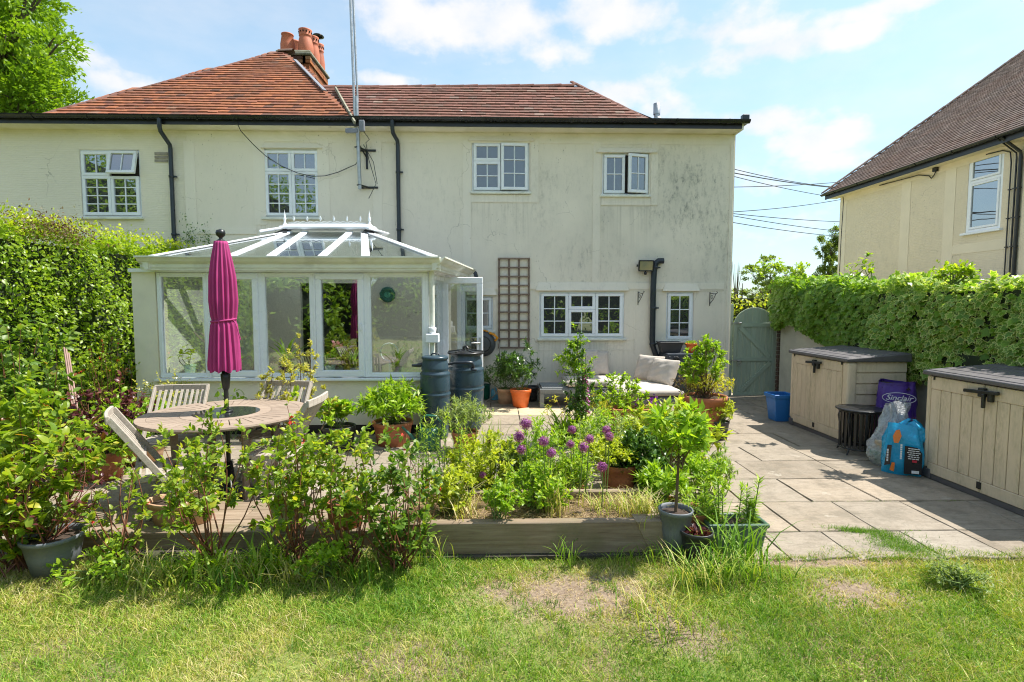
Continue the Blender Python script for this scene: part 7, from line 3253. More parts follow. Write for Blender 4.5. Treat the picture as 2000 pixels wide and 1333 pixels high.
cl = .5 + .5 * np.sin(Y_ * 7 + 3 * np.sin(Z_ * 5)) * np.sin(Z_ * 8 + Y_ * 3)
tint = rng.beta(2, 2, n) * .7 + .12 * cl + .22 * topf
shoot_hedge('foliage', P, D, Nn, rng.uniform(.035, .075, n), 'O', tint, M['lf_hedge'], lh)
n = 1500
a = rng.uniform(5.2, 9.6, n)
P = np.column_stack([rng.normal(-5.55, .2, n), a, HTOP + .02 + rng.uniform(-.05, .16, n) * rng.random(n)])
shoot_hedge('new_shoots', P, rnd_dir(n, 1.5), rnd_dir(n), rng.uniform(.025, .055, n), 'O', rng.uniform(.7, 1, n), M['lf_hedge'], lh)
n = 1600
P = np.column_stack([rng.normal(-5.42, .12, n), rng.normal(6.75, .33, n), HTOP - .06 + rng.normal(0, .10, n)])
shoot_hedge('bronze_shoots', P, rnd_dir(n, .5), rnd_dir(n, 1), rng.uniform(.02, .045, n), 'L', rng.random(n), M['lf_bronze'], lh)

# ---- ivy over the garden wall on the right
iv = empty('ivy_hedge', (4.95, 6.5, 1.0), 'variegated ivy spilling thickly over the garden wall above the storage boxes', 'ivy')
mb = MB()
mb.box(5.02, 2.2, 1.15, 5.45, 8.0, 1.84)  # solid cores behind the leaves, shade under the ivy put into their colour
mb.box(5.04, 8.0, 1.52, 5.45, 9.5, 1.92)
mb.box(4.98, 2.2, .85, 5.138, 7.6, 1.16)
wb(mb, 'ivy_shade_core', [simple('ivy_shade_colour', (.02, .032, .012), .95, .3)], iv)


def ivy_low(y):
    return np.interp(y, [2, 5.0, 5.35, 5.75, 6.1, 7.4, 8.0, 8.6, 9.2, 9.45, 9.75], [.80, .80, .66, .62, .80, .92, 1.02, 1.25, 1.42, 1.30, 1.25])


def ivy_top(y):
    return np.interp(y, [2, 5, 7, 9, 9.8], [1.93, 1.90, 2.0, 2.10, 2.13]) + .035 * np.sin(y * 4.1) + .03 * np.sin(y * 9.7)


n = 16500
Y_ = rng.uniform(2.6, 9.75, n)
lo, hi = ivy_low(Y_), ivy_top(Y_)
t_ = rng.random(n)
Z_ = lo + (hi - lo) * t_
bul = .06 * np.sin(np.clip((t_ - .0), 0, 1) * math.pi) + bump_(Y_ * 1.3, Z_ * 1.3, 2) * .55
dep = rng.random(n) ** 1.8 * .13
X_i = 4.98 - bul + dep + np.clip((t_ - .86) / .14, 0, 1) ** 2 * .2
tp = rng.random(n) < .20
X_i = np.where(tp, rng.uniform(4.95, 5.5, n), X_i)
Z_ = np.where(tp, hi - .02 + rng.uniform(-.08, .06, n), Z_)
P = np.column_stack([X_i, Y_, Z_])
D = rnd_dir(n) * .75 + np.where(tp[:, None], [[-.4, -.2, .3]], [[-.45, -.15, -1.0]])
Nn = rnd_dir(n) * .45 + np.where(tp[:, None], [[-.2, -.2, 1.0]], [[-1.0, -.35, .45]])
vari = np.clip(.28 + .9 * (Y_ < 7.0) * rng.random(n) + .25 * rng.random(n), 0, 1) * (rng.random(n) < np.where(Y_ < 7.2, .85, .35))
shoot_hedge('foliage', P, D, Nn, rng.choice([.04, .055, .075, .10], n) * rng.uniform(.8, 1.1, n), 'I', rng.beta(2, 2, n) * .8 + .2 * tp, M['lf_ivy'], iv, vari)
for k, (u, v, vt, w) in enumerate(((1664, 548, 505, 26), (1690, 548, 497, 34), (1860, 556, 522, 70), (1500, 552, 502, 70), (1548, 550, 505, 60), (1420, 0, 0, 0))):
    if not w:
        continue
    Yv = 6.6 if k < 2 else (5.4 if k == 2 else 9.4)
    zb = atY(u, v, Yv).z
    plant(['slim vine shoot rising above the ivy near the corner of the neighbouring house', 'tallest vine shoot rising above the ivy against the neighbouring wall', 'round tuft of pale leaves topping the ivy below the porch roof',
           'leafy spray rising over the ivy nearest the gate', 'thin leafy spray rising from the ivy beside the one nearest the gate'][k], 'vine shoot', u, v, vt, w, .055 if k != 2 else .045, 'O', 'lf_hedge', [26, 40, 420, 260, 160][k], [2, 3, 14, 7, 6][k],
          z=zb, Y=Yv, smat='stem_green', twig=.05 if k < 2 else .1, t0=.2)

# ---- planted and potted things, left to right
P_ = plant
P_('large dark leaved rose bush filling the near left corner, with one pink bud', 'rose bush', 35, 1112, 748, 300, .066, 'O', 'lf_rose', 2500, 36, smat='stem_red', twig=.15, ntw=9, t0=.15, dome=.30, fl=('pink', 3, .022, 4))
P_('tall glossy rose climbing against the hedge behind the near left rose', 'climbing rose', 40, 965, 590, 205, .075, 'O', 'lf_rose_dark', 1700, 26, smat='stem_red', twig=.17, t0=.2, dome=.35)
o = P_('spindly dark leaved plant in a scuffed grey pot at the lawn edge', 'potted plant', 108, 1112, 850, 190, .036, 'O', 'lf_purple', 200, 14, pot=(.165, .235, 'pot_grey', dict(lip=.03)), smat='stem_red', twig=.12, dx=.16, bend=.08)
grow(o, .42, .12, .2, 260, .03, 'N', 'lf_grey', 7, name='foliage', dx=-.05)
o = P_('purple leaved shrub in a big slanting terracotta pot by the hedge canes', 'potted shrub', 205, 935, 735, 190, .05, 'O', 'lf_purple', 700, 16, pot=(.19, .28, 'pot_terra'), smat='stem_red', twig=.12, dx=.1)
grow(o, .62, .34, .22, 900, .055, 'O', 'lf_bright', 12, name='green_foliage', dx=.05)
P_('fuchsia bush of tiny leaves with red hanging flowers against the hedge', 'fuchsia', 208, 868, 640, 125, .024, 'L', 'lf_hedge', 4200, 34, smat='stem_red', twig=.13, t0=.1, dome=.3, fl=('red', 24, .014, 3))
P_('fresh green leafy perennial behind the profile chair', 'perennial', 262, 890, 768, 170, .07, 'O', 'lf_bright', 1300, 26, twig=.10, t0=.3)
P_('terracotta pot of low greenery between hedge and garden table', 'potted plant', 286, 905, 792, 130, .05, 'O', 'lf_bright', 700, 14, pot=(.19, .24, 'pot_pale'), twig=.08)
P_('cream flowered shrub under the left end of the conservatory sill', 'flowering shrub', 330, 868, 722, 165, .030, 'O', 'lf_var', 1700, 30, twig=.12, fl=('white_petal', 18, .018, 4))
P_('thin vine with broad leaves climbing the dwarf wall behind the parasol', 'vine', 452, 858, 736, 80, .075, 'O', 'lf_bright', 70, 7, twig=.08, t0=.3)
P_('airy cream-edged shrub with bare thin stems in front of the conservatory windows', 'shrub', 583, 905, 636, 148, .036, 'O', 'lf_var', 2600, 20, smat='bark', twig=.085, ntw=7, t0=.50, dome=.45, base_r=.025, sr=.007, wscale=.8)
P_('yellow-green hydrangea in a black pot beside the dwarf wall', 'potted hydrangea', 663, 878, 783, 112, .085, 'O', 'lf_bright', 330, 18, pot=(.185, .285, 'pot_black', dict(lip=.05, taper=.85)), twig=.06, fl=('yellow_petal', 5, .03, 4))
P_('peony with fingered leaves in a wide terracotta pot left of the slim water butt', 'potted peony', 768, 868, 742, 132, .10, 'N', 'lf_bright', 1150, 30, pot=(.235, .29, 'pot_terra', dict(taper=.8)), twig=.11, wscale=1.3, dome=.6)
P_('grey-green euphorbia in a terracotta pot in front of the wide water butt', 'potted euphorbia', 908, 882, 775, 96, .06, 'N', 'lf_grey', 1300, 26, pot=(.15, .24, 'pot_terra'), twig=.07, wscale=.9)
strap('clump of upright rushy leaves behind the first alliums', 'rush', 955, 905, 815, 60, 70, .004, 'lf_grey', lean=.35)
# roses in front of the timber step
P_('sparse red-tipped rose with bare stems, furthest left before the timber step', 'rose bush', 232, 1100, 872, 150, .042, 'O', 'lf_rose', 300, 11, smat='stem_red', twig=.08, t0=.25, sr=.0045, fl=('red', 4, .013, 3))
P_('yellow-green rose bush in front of the round table, right of the oval pot', 'rose bush', 425, 1098, 812, 240, .043, 'O', 'lf_rose', 1150, 15, smat='stem_red', twig=.13, t0=.38, dome=.2, sr=.005)
P_('tallest yellow-green rose bush, reaching above the table edge with red buds', 'rose bush', 583, 1100, 775, 220, .046, 'O', 'lf_rose', 1250, 16, smat='stem_red', twig=.13, t0=.35, dome=.35, sr=.005, fl=('red', 3, .018, 4))
P_('rose bush with bronze young leaves between the tall one and the dark red-budded one', 'rose bush', 688, 1102, 838, 180, .044, 'O', 'lf_rose', 850, 14, smat='stem_red', twig=.13, t0=.3, dome=.3, sr=.005)
P_('dense dark green rose bush with scattered red buds against the raised bed end', 'rose bush', 775, 1108, 836, 215, .043, 'O', 'lf_rose_dark', 1350, 22, smat='stem_red', twig=.13, t0=.12, dome=.35, sr=.005, fl=('red', 6, .014, 3))
P_('round leaved green weed at the foot of the tall rose', 'weed', 645, 1122, 1052, 110, .042, 'O', 'lf_bright', 240, 16, twig=.05, t0=.3)
P_('low ground ivy at the foot of the spindly pot', 'weed', 200, 1125, 1080, 150, .035, 'O', 'lf_bright', 260, 18, twig=.07, t0=.3)
# pots standing on the timber step
for k, (u, v, r, h, m_, sx, lab) in enumerate(((358, 1017, .175, .17, 'pot_pale', 1.35, 'oval limed terracotta trough on the timber step under the rose leaves'), (566, 1028, .135, .20, 'pot_stone', 1, 'mossy stone coloured pot on the timber step behind the tallest rose'),
                                       (676, 1024, .14, .19, 'pot_terra', 1, 'brown clay pot on the timber step behind the bronze leaved rose'))):
    o = pot_thing(u, v, r, h, M[m_], lab, z=.125, sx=sx, sy=.9, lip=.035, taper=.82)
    grow(o, h + .16, r * .8, h - .03, 90, .035, 'O', 'lf_rose', 7)
# middle border
spires('upright phlox stems with whorled leaves, left part of the border', 'phlox', 872, 985, 800, 125, 17, .06, 'lf_bright', 70, wscale=1.0)
P_('lime green spreading perennial in the middle of the border before the rushes', 'perennial', 945, 985, 842, 175, .036, 'O', 'lf_lime', 3000, 46, twig=.10, t0=.15)
P_('blue-green honeywort with small blue bells behind the raised bed', 'honeywort', 1005, 975, 862, 120, .045, 'O', 'lf_grey', 1300, 28, twig=.10, t0=.15, fl=('blue', 16, .016, 3))
P_('bright green leafy clump among the tallest alliums', 'perennial', 1078, 975, 815, 165, .055, 'N', 'lf_bright', 2200, 40, twig=.12, t0=.15, wscale=1.2)
P_('small leaved lime plant overflowing a round terracotta pot behind the raised bed', 'potted plant', 1207, 958, 858, 125, .030, 'O', 'lf_lime', 2000, 36, pot=(.17, .26, 'pot_terra', dict(taper=.78)), twig=.09, dx=-.10)
o = pot_thing(1108, 972, .17, .15, M['pot_terra'], 'wide shallow clay bowl between the alliums and the round terracotta pot')
grow(o, .34, .2, .11, 1000, .03, 'O', 'lf_lime', 24)
pot_thing(1042, 972, .085, .13, M['pot_black'], 'little black plastic pot behind the raised bed boards')
o = pot_thing(1000, 970, .10, .13, M['pot_mint'], 'white glazed pot half hidden by honeywort behind the raised bed')
P_('small bright leaved weed growing at the front board of the raised bed', 'perennial', 975, 1022, 935, 62, .030, 'O', 'lf_bright', 620, 14, z=.17, twig=.05)
P_('dark evergreen shrub behind the grey potted standard', 'evergreen shrub', 1255, 960, 838, 140, .052, 'O', 'lf_dark', 2000, 34, twig=.12, t0=.12)
spires('tall thin leaved stems left of the rhododendron', 'perennial', 1195, 930, 808, 130, 18, .075, 'lf_grey', 60)
P_('loose bright shrub between foxglove and rhododendron', 'shrub', 1190, 900, 800, 150, .060, 'N', 'lf_bright', 1700, 34, twig=.13, wscale=1.3, t0=.15)
P_('rhododendron with long yellow-green leaves in rosettes', 'rhododendron', 1318, 925, 780, 190, .095, 'N', 'lf_lime', 1500, 30, smat='stem_red', twig=.10, wscale=1.7, t0=.25, dome=.35)
P_('peony-like plant with divided leaves beside the grey potted standard', 'perennial', 1296, 1010, 918, 95, .085, 'N', 'lf_bright', 600, 18, twig=.09, wscale=1.2, pot=(.14, .13, 'pot_terra'))
P_('dark leaved upright weed at the patio edge of the border', 'weed', 1402, 968, 858, 50, .06, 'N', 'lf_grey', 320, 7, twig=.05, wscale=1.2)
P_('bushy green perennial filling the border right of the standard', 'perennial', 1368, 985, 880, 110, .06, 'N', 'lf_bright', 1100, 24, twig=.10, wscale=1.3)
P_('low green filler plant between the honeywort and the allium stems', 'perennial', 1040, 1000, 905, 150, .036, 'O', 'lf_bright', 1300, 26, z=.15, twig=.07, t0=.15)
P_('leafy clump at the left end of the raised bed beside the dark rose', 'perennial', 880, 1012, 905, 110, .038, 'O', 'lf_lime', 900, 20, z=.15, twig=.07, t0=.15)
spires('upright leafy stems behind the straw, right part of the border', 'perennial', 1110, 992, 890, 90, 11, .05, 'lf_bright', 55)
# back row in front of the bench
P_('slender bay laurel in a grey pot in front of the kitchen window', 'potted laurel', 1128, 868, 640, 76, .055, 'O', 'lf_dark', 900, 13, pot=(.17, .26, 'pot_grey'), smat='bark', twig=.09, t0=.2, dome=.8, wscale=.75)
o = bpy.data.objects['potted_laurel']
grow(o, 1.42, .16, .6, 700, .05, 'O', 'lf_bright', 8, name='young_foliage', wscale=.75)
strap('fountain of green strap leaves at the foot of the laurel', 'lily clump', 1112, 872, 790, 90, 90, .010, 'lf_bright', lean=.8)
P_('yellow leaved maple seedling against the bench cushion', 'seedling', 1090, 840, 738, 46, .05, 'N', 'lf_yellow', 70, 5, twig=.05, wscale=1.3, smat='stem_red')
P_('feathery yellow-green fennel beside the foxglove', 'fennel', 1166, 860, 745, 50, .03, 'N', 'lf_yellow', 1300, 12, twig=.10, wscale=.4)
P_('loose shrub of small bright leaves before the wall cushions', 'shrub', 1208, 842, 726, 130, .048, 'O', 'lf_bright', 1700, 26, smat='bark', twig=.11, t0=.3)
o = empty('planter', atZ(1240, 845), 'clay trough with dead stalks and purple flowers in front of the chaise', 'planter')
mb = MB()
frustum_shell(mb, [ring(.27, .12, 0), ring(.31, .15, .30), ring(.325, .165, .305), ring(.325, .165, .34), ring(.295, .135, .34), ring(.27, .12, .28)])
mb.build('trough_body', [M['pot_terra']], o, .006)
grow(o, .62, .3, .3, 60, .04, 'N', 'lf_bronze', 26, smat='bark', sr=.0025, wscale=.6)
flowers(o, [(x, rng.normal(0, .05), rng.uniform(.36, .48)) for x in rng.uniform(-.05, .28, 12)], .022, 'violet', 6, jit=.02)
# the big round pot with the bay tree
bp = P_('big round terracotta pot with a bay tree and golden foliage near the house corner', 'potted bay tree', 1375, 852, 655, 98, .055, 'O', 'lf_bright', 1500, 18, pot=(.265, .53, 'pot_terra', dict(taper=.72, lip=.06)), smat='bark', twig=.085, t0=.42, dome=.5, wscale=.75, sr=.008)
grow(bp, .82, .34, .5, 600, .05, 'N', 'lf_yellow', 18, name='golden_foliage', wscale=1.4, smat='stem_red', dx=.08)
P_('brown seed-headed sedum in a black trough behind the bay tree', 'potted sedum', 1352, 838, 712, 66, .022, 'O', 'lf_bronze', 1700, 24, pot=(.15, .42, 'pot_black'), twig=.07)
P_('little lime-green box bush in a black pot on the sunny slabs', 'potted box', 1405, 858, 780, 64, .024, 'O', 'lf_lime', 2200, 34, pot=(.112, .235, 'pot_black', dict(taper=.8, lip=.03)), twig=.06, t0=.2, dome=.5)
# by the trellis
P_('fern-leaved plant in a ribbed clay pot below the trellis', 'potted fern', 988, 788, 694, 100, .085, 'N', 'lf_dark', 1100, 22, pot=(.145, .26, 'pot_pale', dict(taper=.85)), twig=.14)
P_('tall oleander-like plant in a bright orange plastic pot below the trellis', 'potted plant', 1017, 795, 668, 88, .085, 'N', 'lf_dark', 900, 16, pot=(.17, .30, 'pot_orange', dict(taper=.72, lip=.06)), twig=.12, wscale=1.3)
pot_thing(1037, 783, .14, .26, M['pot_black'], 'dark pot between the orange one and the bench leg')
# standard in the grey pot, heuchera, lily trough
std = empty('potted_standard', atZ(1318, 1076), 'standard shrub with a straight bare stem in a grey pot at the raised bed end', 'potted tree')
add_pot(std, .112, .30, M['pot_grey'], taper=.74, lip=.03)
mb = MB()
mb.tube([(0, 0, .26), (.008, 0, .5), (.02, .0, .78)], [.012, .010, .008], 7)
mb.build('trunk', [M['bark']], std)
grow(std, 1.02, .22, .60, 460, .085, 'N', 'lf_bright', 14, smat='bark', twig=.09, wscale=1.7, t0=.3)
o = empty('potted_heuchera', atZ(1359, 1089), 'small black pot with a rosette of dark red leaves', 'potted heuchera')
add_pot(o, .104, .19, M['pot_black'], taper=.75, lip=.03)
n = 130
a = rng.uniform(0, 6.283, n)
leaves('foliage', np.column_stack([np.cos(a) * .03, np.sin(a) * .03, np.full(n, .165)]) + rng.normal(0, .02, (n, 3)) * [1, 1, .3], np.column_stack([np.cos(a), np.sin(a), rng.uniform(.2, 1.3, n)]), rnd_dir(n, 1.5), rng.uniform(.03, .065, n), OVAL, rng.random(n), M['lf_purple'], o)
tro = empty('lily_trough', atZ(1442, 1078) + Vector((0, .1, 0)), 'long green plastic trough planted with upright lilies at the patio corner', 'trough')
mb = MB()
frustum_shell(mb, [ring(.175, .085, 0), ring(.20, .10, .165), ring(.212, .112, .168), ring(.212, .112, .195), ring(.19, .09, .195), ring(.175, .08, .15)])
mb.build('trough_body', [M['pot_green']], tro, .006)
mb = MB()
mb.box(-.185, -.085, .14, .185, .085, .165)
mb.build('soil', [M['soil']], tro)
PP, DD = [], []
mb = MB()
for s in range(15):
    bx_, by_ = rng.uniform(-.17, .17), rng.uniform(-.06, .06)
    H = rng.uniform(.30, .50)
    t_ = np.array([bx_ * 1.25, by_ + rng.normal(0, .03), H])
    b = np.array([bx_, by_, .15])
    mb.tube([tuple(b), tuple(t_)], [.005, .003], 5, cap=False)
    t = rng.uniform(.05, 1, 85)
    PP.append(b + (t_ - b) * t[:, None])
    a = rng.uniform(0, 6.283, 85)
    DD.append(np.column_stack([np.cos(a), np.sin(a), .25 + 1.2 * t ** 4]))
mb.build('stems', [M['stem_green']], tro)
Pp, Dd = np.concatenate(PP), np.concatenate(DD)
n = len(Pp)
leaves('foliage', Pp, Dd, rnd_dir(n) * .3 + [0, 0, 1], rng.uniform(.035, .075, n), NARROW, rng.beta(2, 2, n), M['lf_bright'], tro, wscale=.9)
P_('low terracotta pot hidden between the standard and the lily trough', 'potted plant', 1352, 1052, 985, 60, .04, 'N', 'lf_bright', 200, 8, pot=(.13, .22, 'pot_terra'))

# ---- alliums: straight stems with globes of florets
def allium(u, v, Y, d, label, fade=0.0):
    h = atY(u, v, Y)
    z = .17 if 3.65 < Y < 4.15 else 0
    b = Vector((h.x + random.uniform(-.03, .03), Y + .02, z))
    o = empty('allium', b, label, 'allium', 'purple alliums in the border')
    c = h - b
    mb = MB()
    mb.tube([(0, 0, 0), (c.x * .3 + .01, 0, c.z * .5), tuple(c)], [.005, .0045, .0035], 6)
    mb.build('stem', [M['stem_green']], o)
    n = 170
    k = np.arange(n) + .5
    ph = np.arccos(1 - 2 * k / n)
    th = math.pi * (1 + 5 ** .5) * k
    d_ = np.column_stack([np.cos(th) * np.sin(ph), np.sin(th) * np.sin(ph), np.cos(ph)]) + rng.normal(0, .06, (n, 3))
    C = np.array(c)
    r = d / 2 * .92
    V1, F1, a1 = leaf_arrays(np.repeat(C[None], n, 0), d_, rnd_dir(n), r * .95, NARROW, rng.uniform(0, .4, n), wscale=.14)
    P = C + unit(d_) * (r * rng.uniform(.62, 1.08, n))[:, None]
    V2, F2, a2 = leaf_arrays(P, np.cross(d_, rnd_dir(n)), d_, r * .19, STAR, rng.uniform(.2, 1, n) - fade)
    o1 = len(V1)
    V = np.concatenate([V1, V2])
    F = [np.concatenate([F1[0], F2[0] + o1])] + F1[1:]
    at = {q: np.concatenate([a1[q], a2[q]]) for q in ('tint', 'edge')}
    link('flower_head', np_mesh('flower_head', V, F, M['allium'], at), o)
    return o


AL = [(1027, 828, 4.0, .105, 'highest full purple allium, left of the group'), (1014, 853, 4.05, .10, 'dark purple allium just below the highest one'), (1018, 878, 4.02, .085, 'allium going over, lowest of the three under the highest one'),
      (1061, 862, 3.9, .090, 'reddish purple allium at the right of the highest cluster'), (1077, 885, 3.85, .085, 'reddish purple allium, lower neighbour of the reddish one'), (1117, 840, 4.6, .085, 'small distant brownish allium between the two groups'),
      (1114, 868, 4.3, .080, 'brownish fading allium in the centre of the bed'), (1151, 858, 4.1, .085, 'bright purple allium under the twin heads, on their left'), (1139, 874, 4.0, .092, 'bright purple allium low in the right group'),
      (1184, 840, 4.2, .085, 'upper head of the overlapping twin alliums'), (1190, 853, 4.15, .085, 'lower head of the overlapping twin alliums'), (958, 859, 4.7, .080, 'lone allium to the left near the rushes'),
      (942, 928, 4.25, .062, 'smallest bright allium, low down on the left'), (1176, 912, 3.85, .085, 'flat topped allium lowest of the right group, before the terracotta pot'), (1060, 957, 3.95, .05, 'tiny half open allium close to the straw')]
for a in AL[:-1]:
    allium(*a)

# ---- foxglove
fg = empty('foxglove', atZ(1143, 872), 'pale pink foxglove spire in front of the slender laurel', 'foxglove')
Hf = atY(1143, 688, fg.location.y).z
mb = MB()
mb.tube([(0, 0, 0), (.005, 0, Hf * .5), (-.01, 0, Hf)], [.009, .007, .003], 6)
mb.build('stem', [M['stem_green']], fg)
z_lo = atY(1143, 800, fg.location.y).z
mb = MB()
for k in range(46):
    t = k / 45
    z = z_lo + (Hf - z_lo) * t
    a = k * 2.4
    s = 1 - .8 * t
    d = Vector((math.cos(a), math.sin(a) - .3, -.75)).normalized()
    c = Vector((0, 0, z))
    mb.tube([c + d * .012, c + d * .035 * s + d * .01, c + d * .068 * s], [.006 * s, .014 * s, .021 * s], 7, 0 if t < .75 else 1, cap=False)
mb.build('bells', [M['foxglove'], M['stem_green']], fg)
grow(fg, .32, .2, 0, 120, .11, 'O', 'lf_bright', 10)

# ---- grasses and tufts
tl = []
for k, (u, v, vt, sp, n, w, m_, tint) in enumerate([(240, 1128, 1070, 120, 80, .0030, 'lf_grass', (.2, .9)), (330, 1132, 1065, 130, 90, .0032, 'lf_grass', (.2, .9)), (400, 1122, 1030, 90, 50, .008, 'lf_bright', (.2, .9)),
                                                   (470, 1135, 1068, 120, 90, .0032, 'lf_grass', (.2, .9)), (520, 1118, 1040, 80, 60, .009, 'lf_bright', (.1, .9)), (585, 1135, 1072, 120, 90, .0034, 'lf_grass', (.3, 1)),
                                                   (700, 1135, 1070, 100, 90, .004, 'lf_grass', (.1, .6)), (430, 1150, 1095, 160, 70, .005, 'lf_grass', (.1, .6)), (300, 1150, 1100, 160, 70, .004, 'lf_grass', (.2, .8)),
                                                   (850, 1096, 1040, 60, 30, .0025, 'lf_grass', (.2, .7)), (1300, 1100, 1055, 100, 60, .003, 'lf_grass', (.1, .6)), (1410, 1118, 1010, 70, 30, .0045, 'lf_grass', (.0, .45)),
                                                   (1455, 1112, 1000, 90, 40, .0045, 'lf_grass', (.0, .45)), (1440, 1140, 1072, 170, 110, .0035, 'lf_grass', (.1, .6)), (1370, 1150, 1080, 120, 90, .003, 'lf_grass', (.2, .8)),
                                                   (1260, 1190, 1140, 120, 45, .0028, 'lf_grass', (.2, .9)), (1310, 1235, 1165, 150, 45, .0030, 'lf_grass', (.1, .9)), (1100, 1100, 1052, 50, 26, .003, 'lf_grass', (.1, .6)), (1210, 1098, 1062, 80, 26, .003, 'lf_grass', (.1, .6))]):
    p = atZ(u, v, -.02)
    h = atY(u, vt, p.y).z + .02
    o = tuft('grass_tuft', p.x, p.y, -.02, n, h * (1.05 if u < 760 else 1.25), 1.0, w, M[m_], tint, lean=.8, rx=sp / 2 / FPX * p.y * .55, ry=.06)
    o['kind'] = 'stuff'
for k, (u, v, vt, sp, n, tint) in enumerate(((1070, 1000, 900, 46, 46, (.45, .9)), (1090, 1002, 935, 40, 50, (.5, 1)), (1235, 1006, 962, 90, 170, (.4, 1)), (1270, 1008, 965, 50, 120, (.4, 1)), (1170, 1003, 968, 60, 60, (.4, 1)), (905, 1010, 955, 70, 90, (.6, 1)))):
    p = atZ(u, v, .16)
    h = atY(u, vt, p.y).z - .16
    o = tuft('bed_grass', p.x, p.y, .16, n, h * 1.3, 1.0, .0028, M['lf_grass'], tint, lean=.9 if k > 1 else .35, rx=sp / 2 / FPX * p.y * .5, ry=.09)
    o['kind'] = 'stuff'
for (u, v, w_, d_, n) in ((1690, 1040, 60, .03, 900), (1765, 1070, 55, .07, 1500), (1735, 1052, 30, .04, 500), (1660, 1037, 30, .02, 260), (1820, 785, 1, .1, 0)):
    if not n:
        continue
    p = atZ(u, v)
    x = rng.normal(p.x, w_ / FPX * p.y * .55, n)
    y = rng.normal(p.y, d_, n) - (x - p.x) * .25
    blades('slab_weeds', np.column_stack([x, y, np.zeros(n)]), rng.uniform(.008, .035, n), rng.normal(0, .018, (n, 2)), np.full(n, .0014), rng.uniform(0, .45, n), M['lf_grass'])
P_('low grey-leaved weed sprawling where the lawn meets the slabs', 'weed', 1872, 1140, 1112, 110, .026, 'N', 'lf_grey', 900, 30, twig=.06, t0=.2, wscale=1.4)

# ---- plants on the conservatory shelf
SH = SILL
SHY = YC + .24


def shelf_plant(u, label, potr, poth, pm, kind, hh, cat='houseplant'):
    x = atY(u, 700, SHY).x
    o = empty('houseplant', (x, SHY, SH), label, cat)
    add_pot(o, potr, poth, M[pm], lip=.02)
    if kind == 'strap':
        t = tuft('leaves', 0, 0, 0, 16, hh * 1.6, 1.0, .014, M['lf_bright'], (0, .5), lean=1.1, rx=.015, ry=.012)
        t.parent = o
        t.location = (0, 0, poth - .02)
        for q in ('label', 'category'):
            if q in t:
                del t[q]
    elif kind == 'flower':
        grow(o, hh, .13, poth - .02, 220, .035, 'O', 'lf_bright', 12)
        flowers(o, [(rng.normal(0, .06), rng.normal(0, .04), hh + rng.uniform(-.05, .03)) for _ in range(16)], .025, 'yellow_petal', 3)
    elif kind == 'pink':
        grow(o, hh, .10, poth - .02, 60, .05, 'O', 'lf_bright', 5)
        flowers(o, [(rng.normal(0, .03), 0, hh + rng.uniform(-.04, .02)) for _ in range(4)], .035, 'pink', 5)
    else:
        grow(o, hh, .12, poth - .02, 26, .07, 'O', 'lf_lime', 4, smat='bark', bend=.1)
    return o


shelf_plant(370, 'pale potted plant with a few lime leaves in the leftmost conservatory window', .075, .14, 'pot_mint', 'sprig', .42)
shelf_plant(455, 'strap leaved houseplant behind the parasol in the second conservatory window', .07, .10, 'pot_black', 'strap', .22)
shelf_plant(560, 'arching strap leaved houseplant in the middle conservatory window', .08, .12, 'pot_black', 'strap', .34)
shelf_plant(580, 'small pale glazed pot in the middle conservatory window', .06, .08, 'pot_mint', 'sprig', .2)
shelf_plant(645, 'yellow flowered houseplant in the fourth conservatory window', .075, .14, 'pot_mint', 'flower', .24)
shelf_plant(662, 'pink flowered houseplant in the fourth conservatory window', .05, .10, 'pot_grey', 'pink', .42)
shelf_plant(692, 'trailing strap leaved houseplant beside the yellow flowers', .06, .10, 'pot_grey', 'strap', .28)
shelf_plant(775, 'spider-like houseplant in a grey pot in the window nearest the water butts', .07, .11, 'pot_grey', 'strap', .24)
x = atY(752, 700, YC + .6).x
o = empty('bistro_chair', (x, YC + .9, .1), 'white metal chair with a ring back inside the conservatory', 'chair')
mb = MB()
mb.tube([(math.cos(a) * .13, 0, .90 + math.sin(a) * .13) for a in np.linspace(0, 6.283, 28)], .011, 6)
mb.tube([(0, 0, .77), (0, 0, .46)], .016, 6)
mb.build('ring_back', [M['upvc']], o)
mb = MB()
mb.lathe([(.001, .44), (.19, .44), (.19, .46), (.001, .465)], (0, -.18, 0), 24)
mb.build('seat', [M['upvc']], o)
for sx_, sy_ in ((-1, -1), (1, -1), (-1, 1), (1, 1)):
    mb = MB()
    mb.tube([(sx_ * .13, -.18 + sy_ * .13, .44), (sx_ * .18, -.18 + sy_ * .18, 0)], .012, 6)
    mb.build('leg', [M['upvc']], o)
# wreath clock
cc = atY(757, 576, YF - .03)
o = empty('wall_clock', cc, 'green ceramic wreath clock on the cream wall inside the conservatory', 'clock')
mb = MB()
seg = 28
prof = [(.03, -.02), (.08, -.02), (.10, -.035), (.13, -.03), (.14, -.01), (.13, .01), (.03, .01)]
vs = [(math.cos(2 * math.pi * q / seg) * r * (1 + .06 * math.sin(9 * 2 * math.pi * q / seg) * (r > .1)), y, math.sin(2 * math.pi * q / seg) * r) for r, y in prof for q in range(seg)]
fs = [(i * seg + q, (i + 1) * seg + q, (i + 1) * seg + (q + 1) % seg, i * seg + (q + 1) % seg) for i in range(6) for q in range(seg)]
mb.add(vs, fs, 0, True)
mb.build('wreath', [simple('green_ceramic', (.03, .16, .11), .35, .5, 40)], o)
mb = MB()
mb.prism([(math.cos(2 * math.pi * q / 20) * .055, -.022, math.sin(2 * math.pi * q / 20) * .055) for q in range(20)], (0, .02, 0))
mb.build('dial', [simple('sea_green_dial', (.10, .42, .30), .4, .3, 30)], o)
mb = MB()
mb.bar((0, -.026, 0), (0, -.026, .04), .006, .003, up=(0, 1, 0))
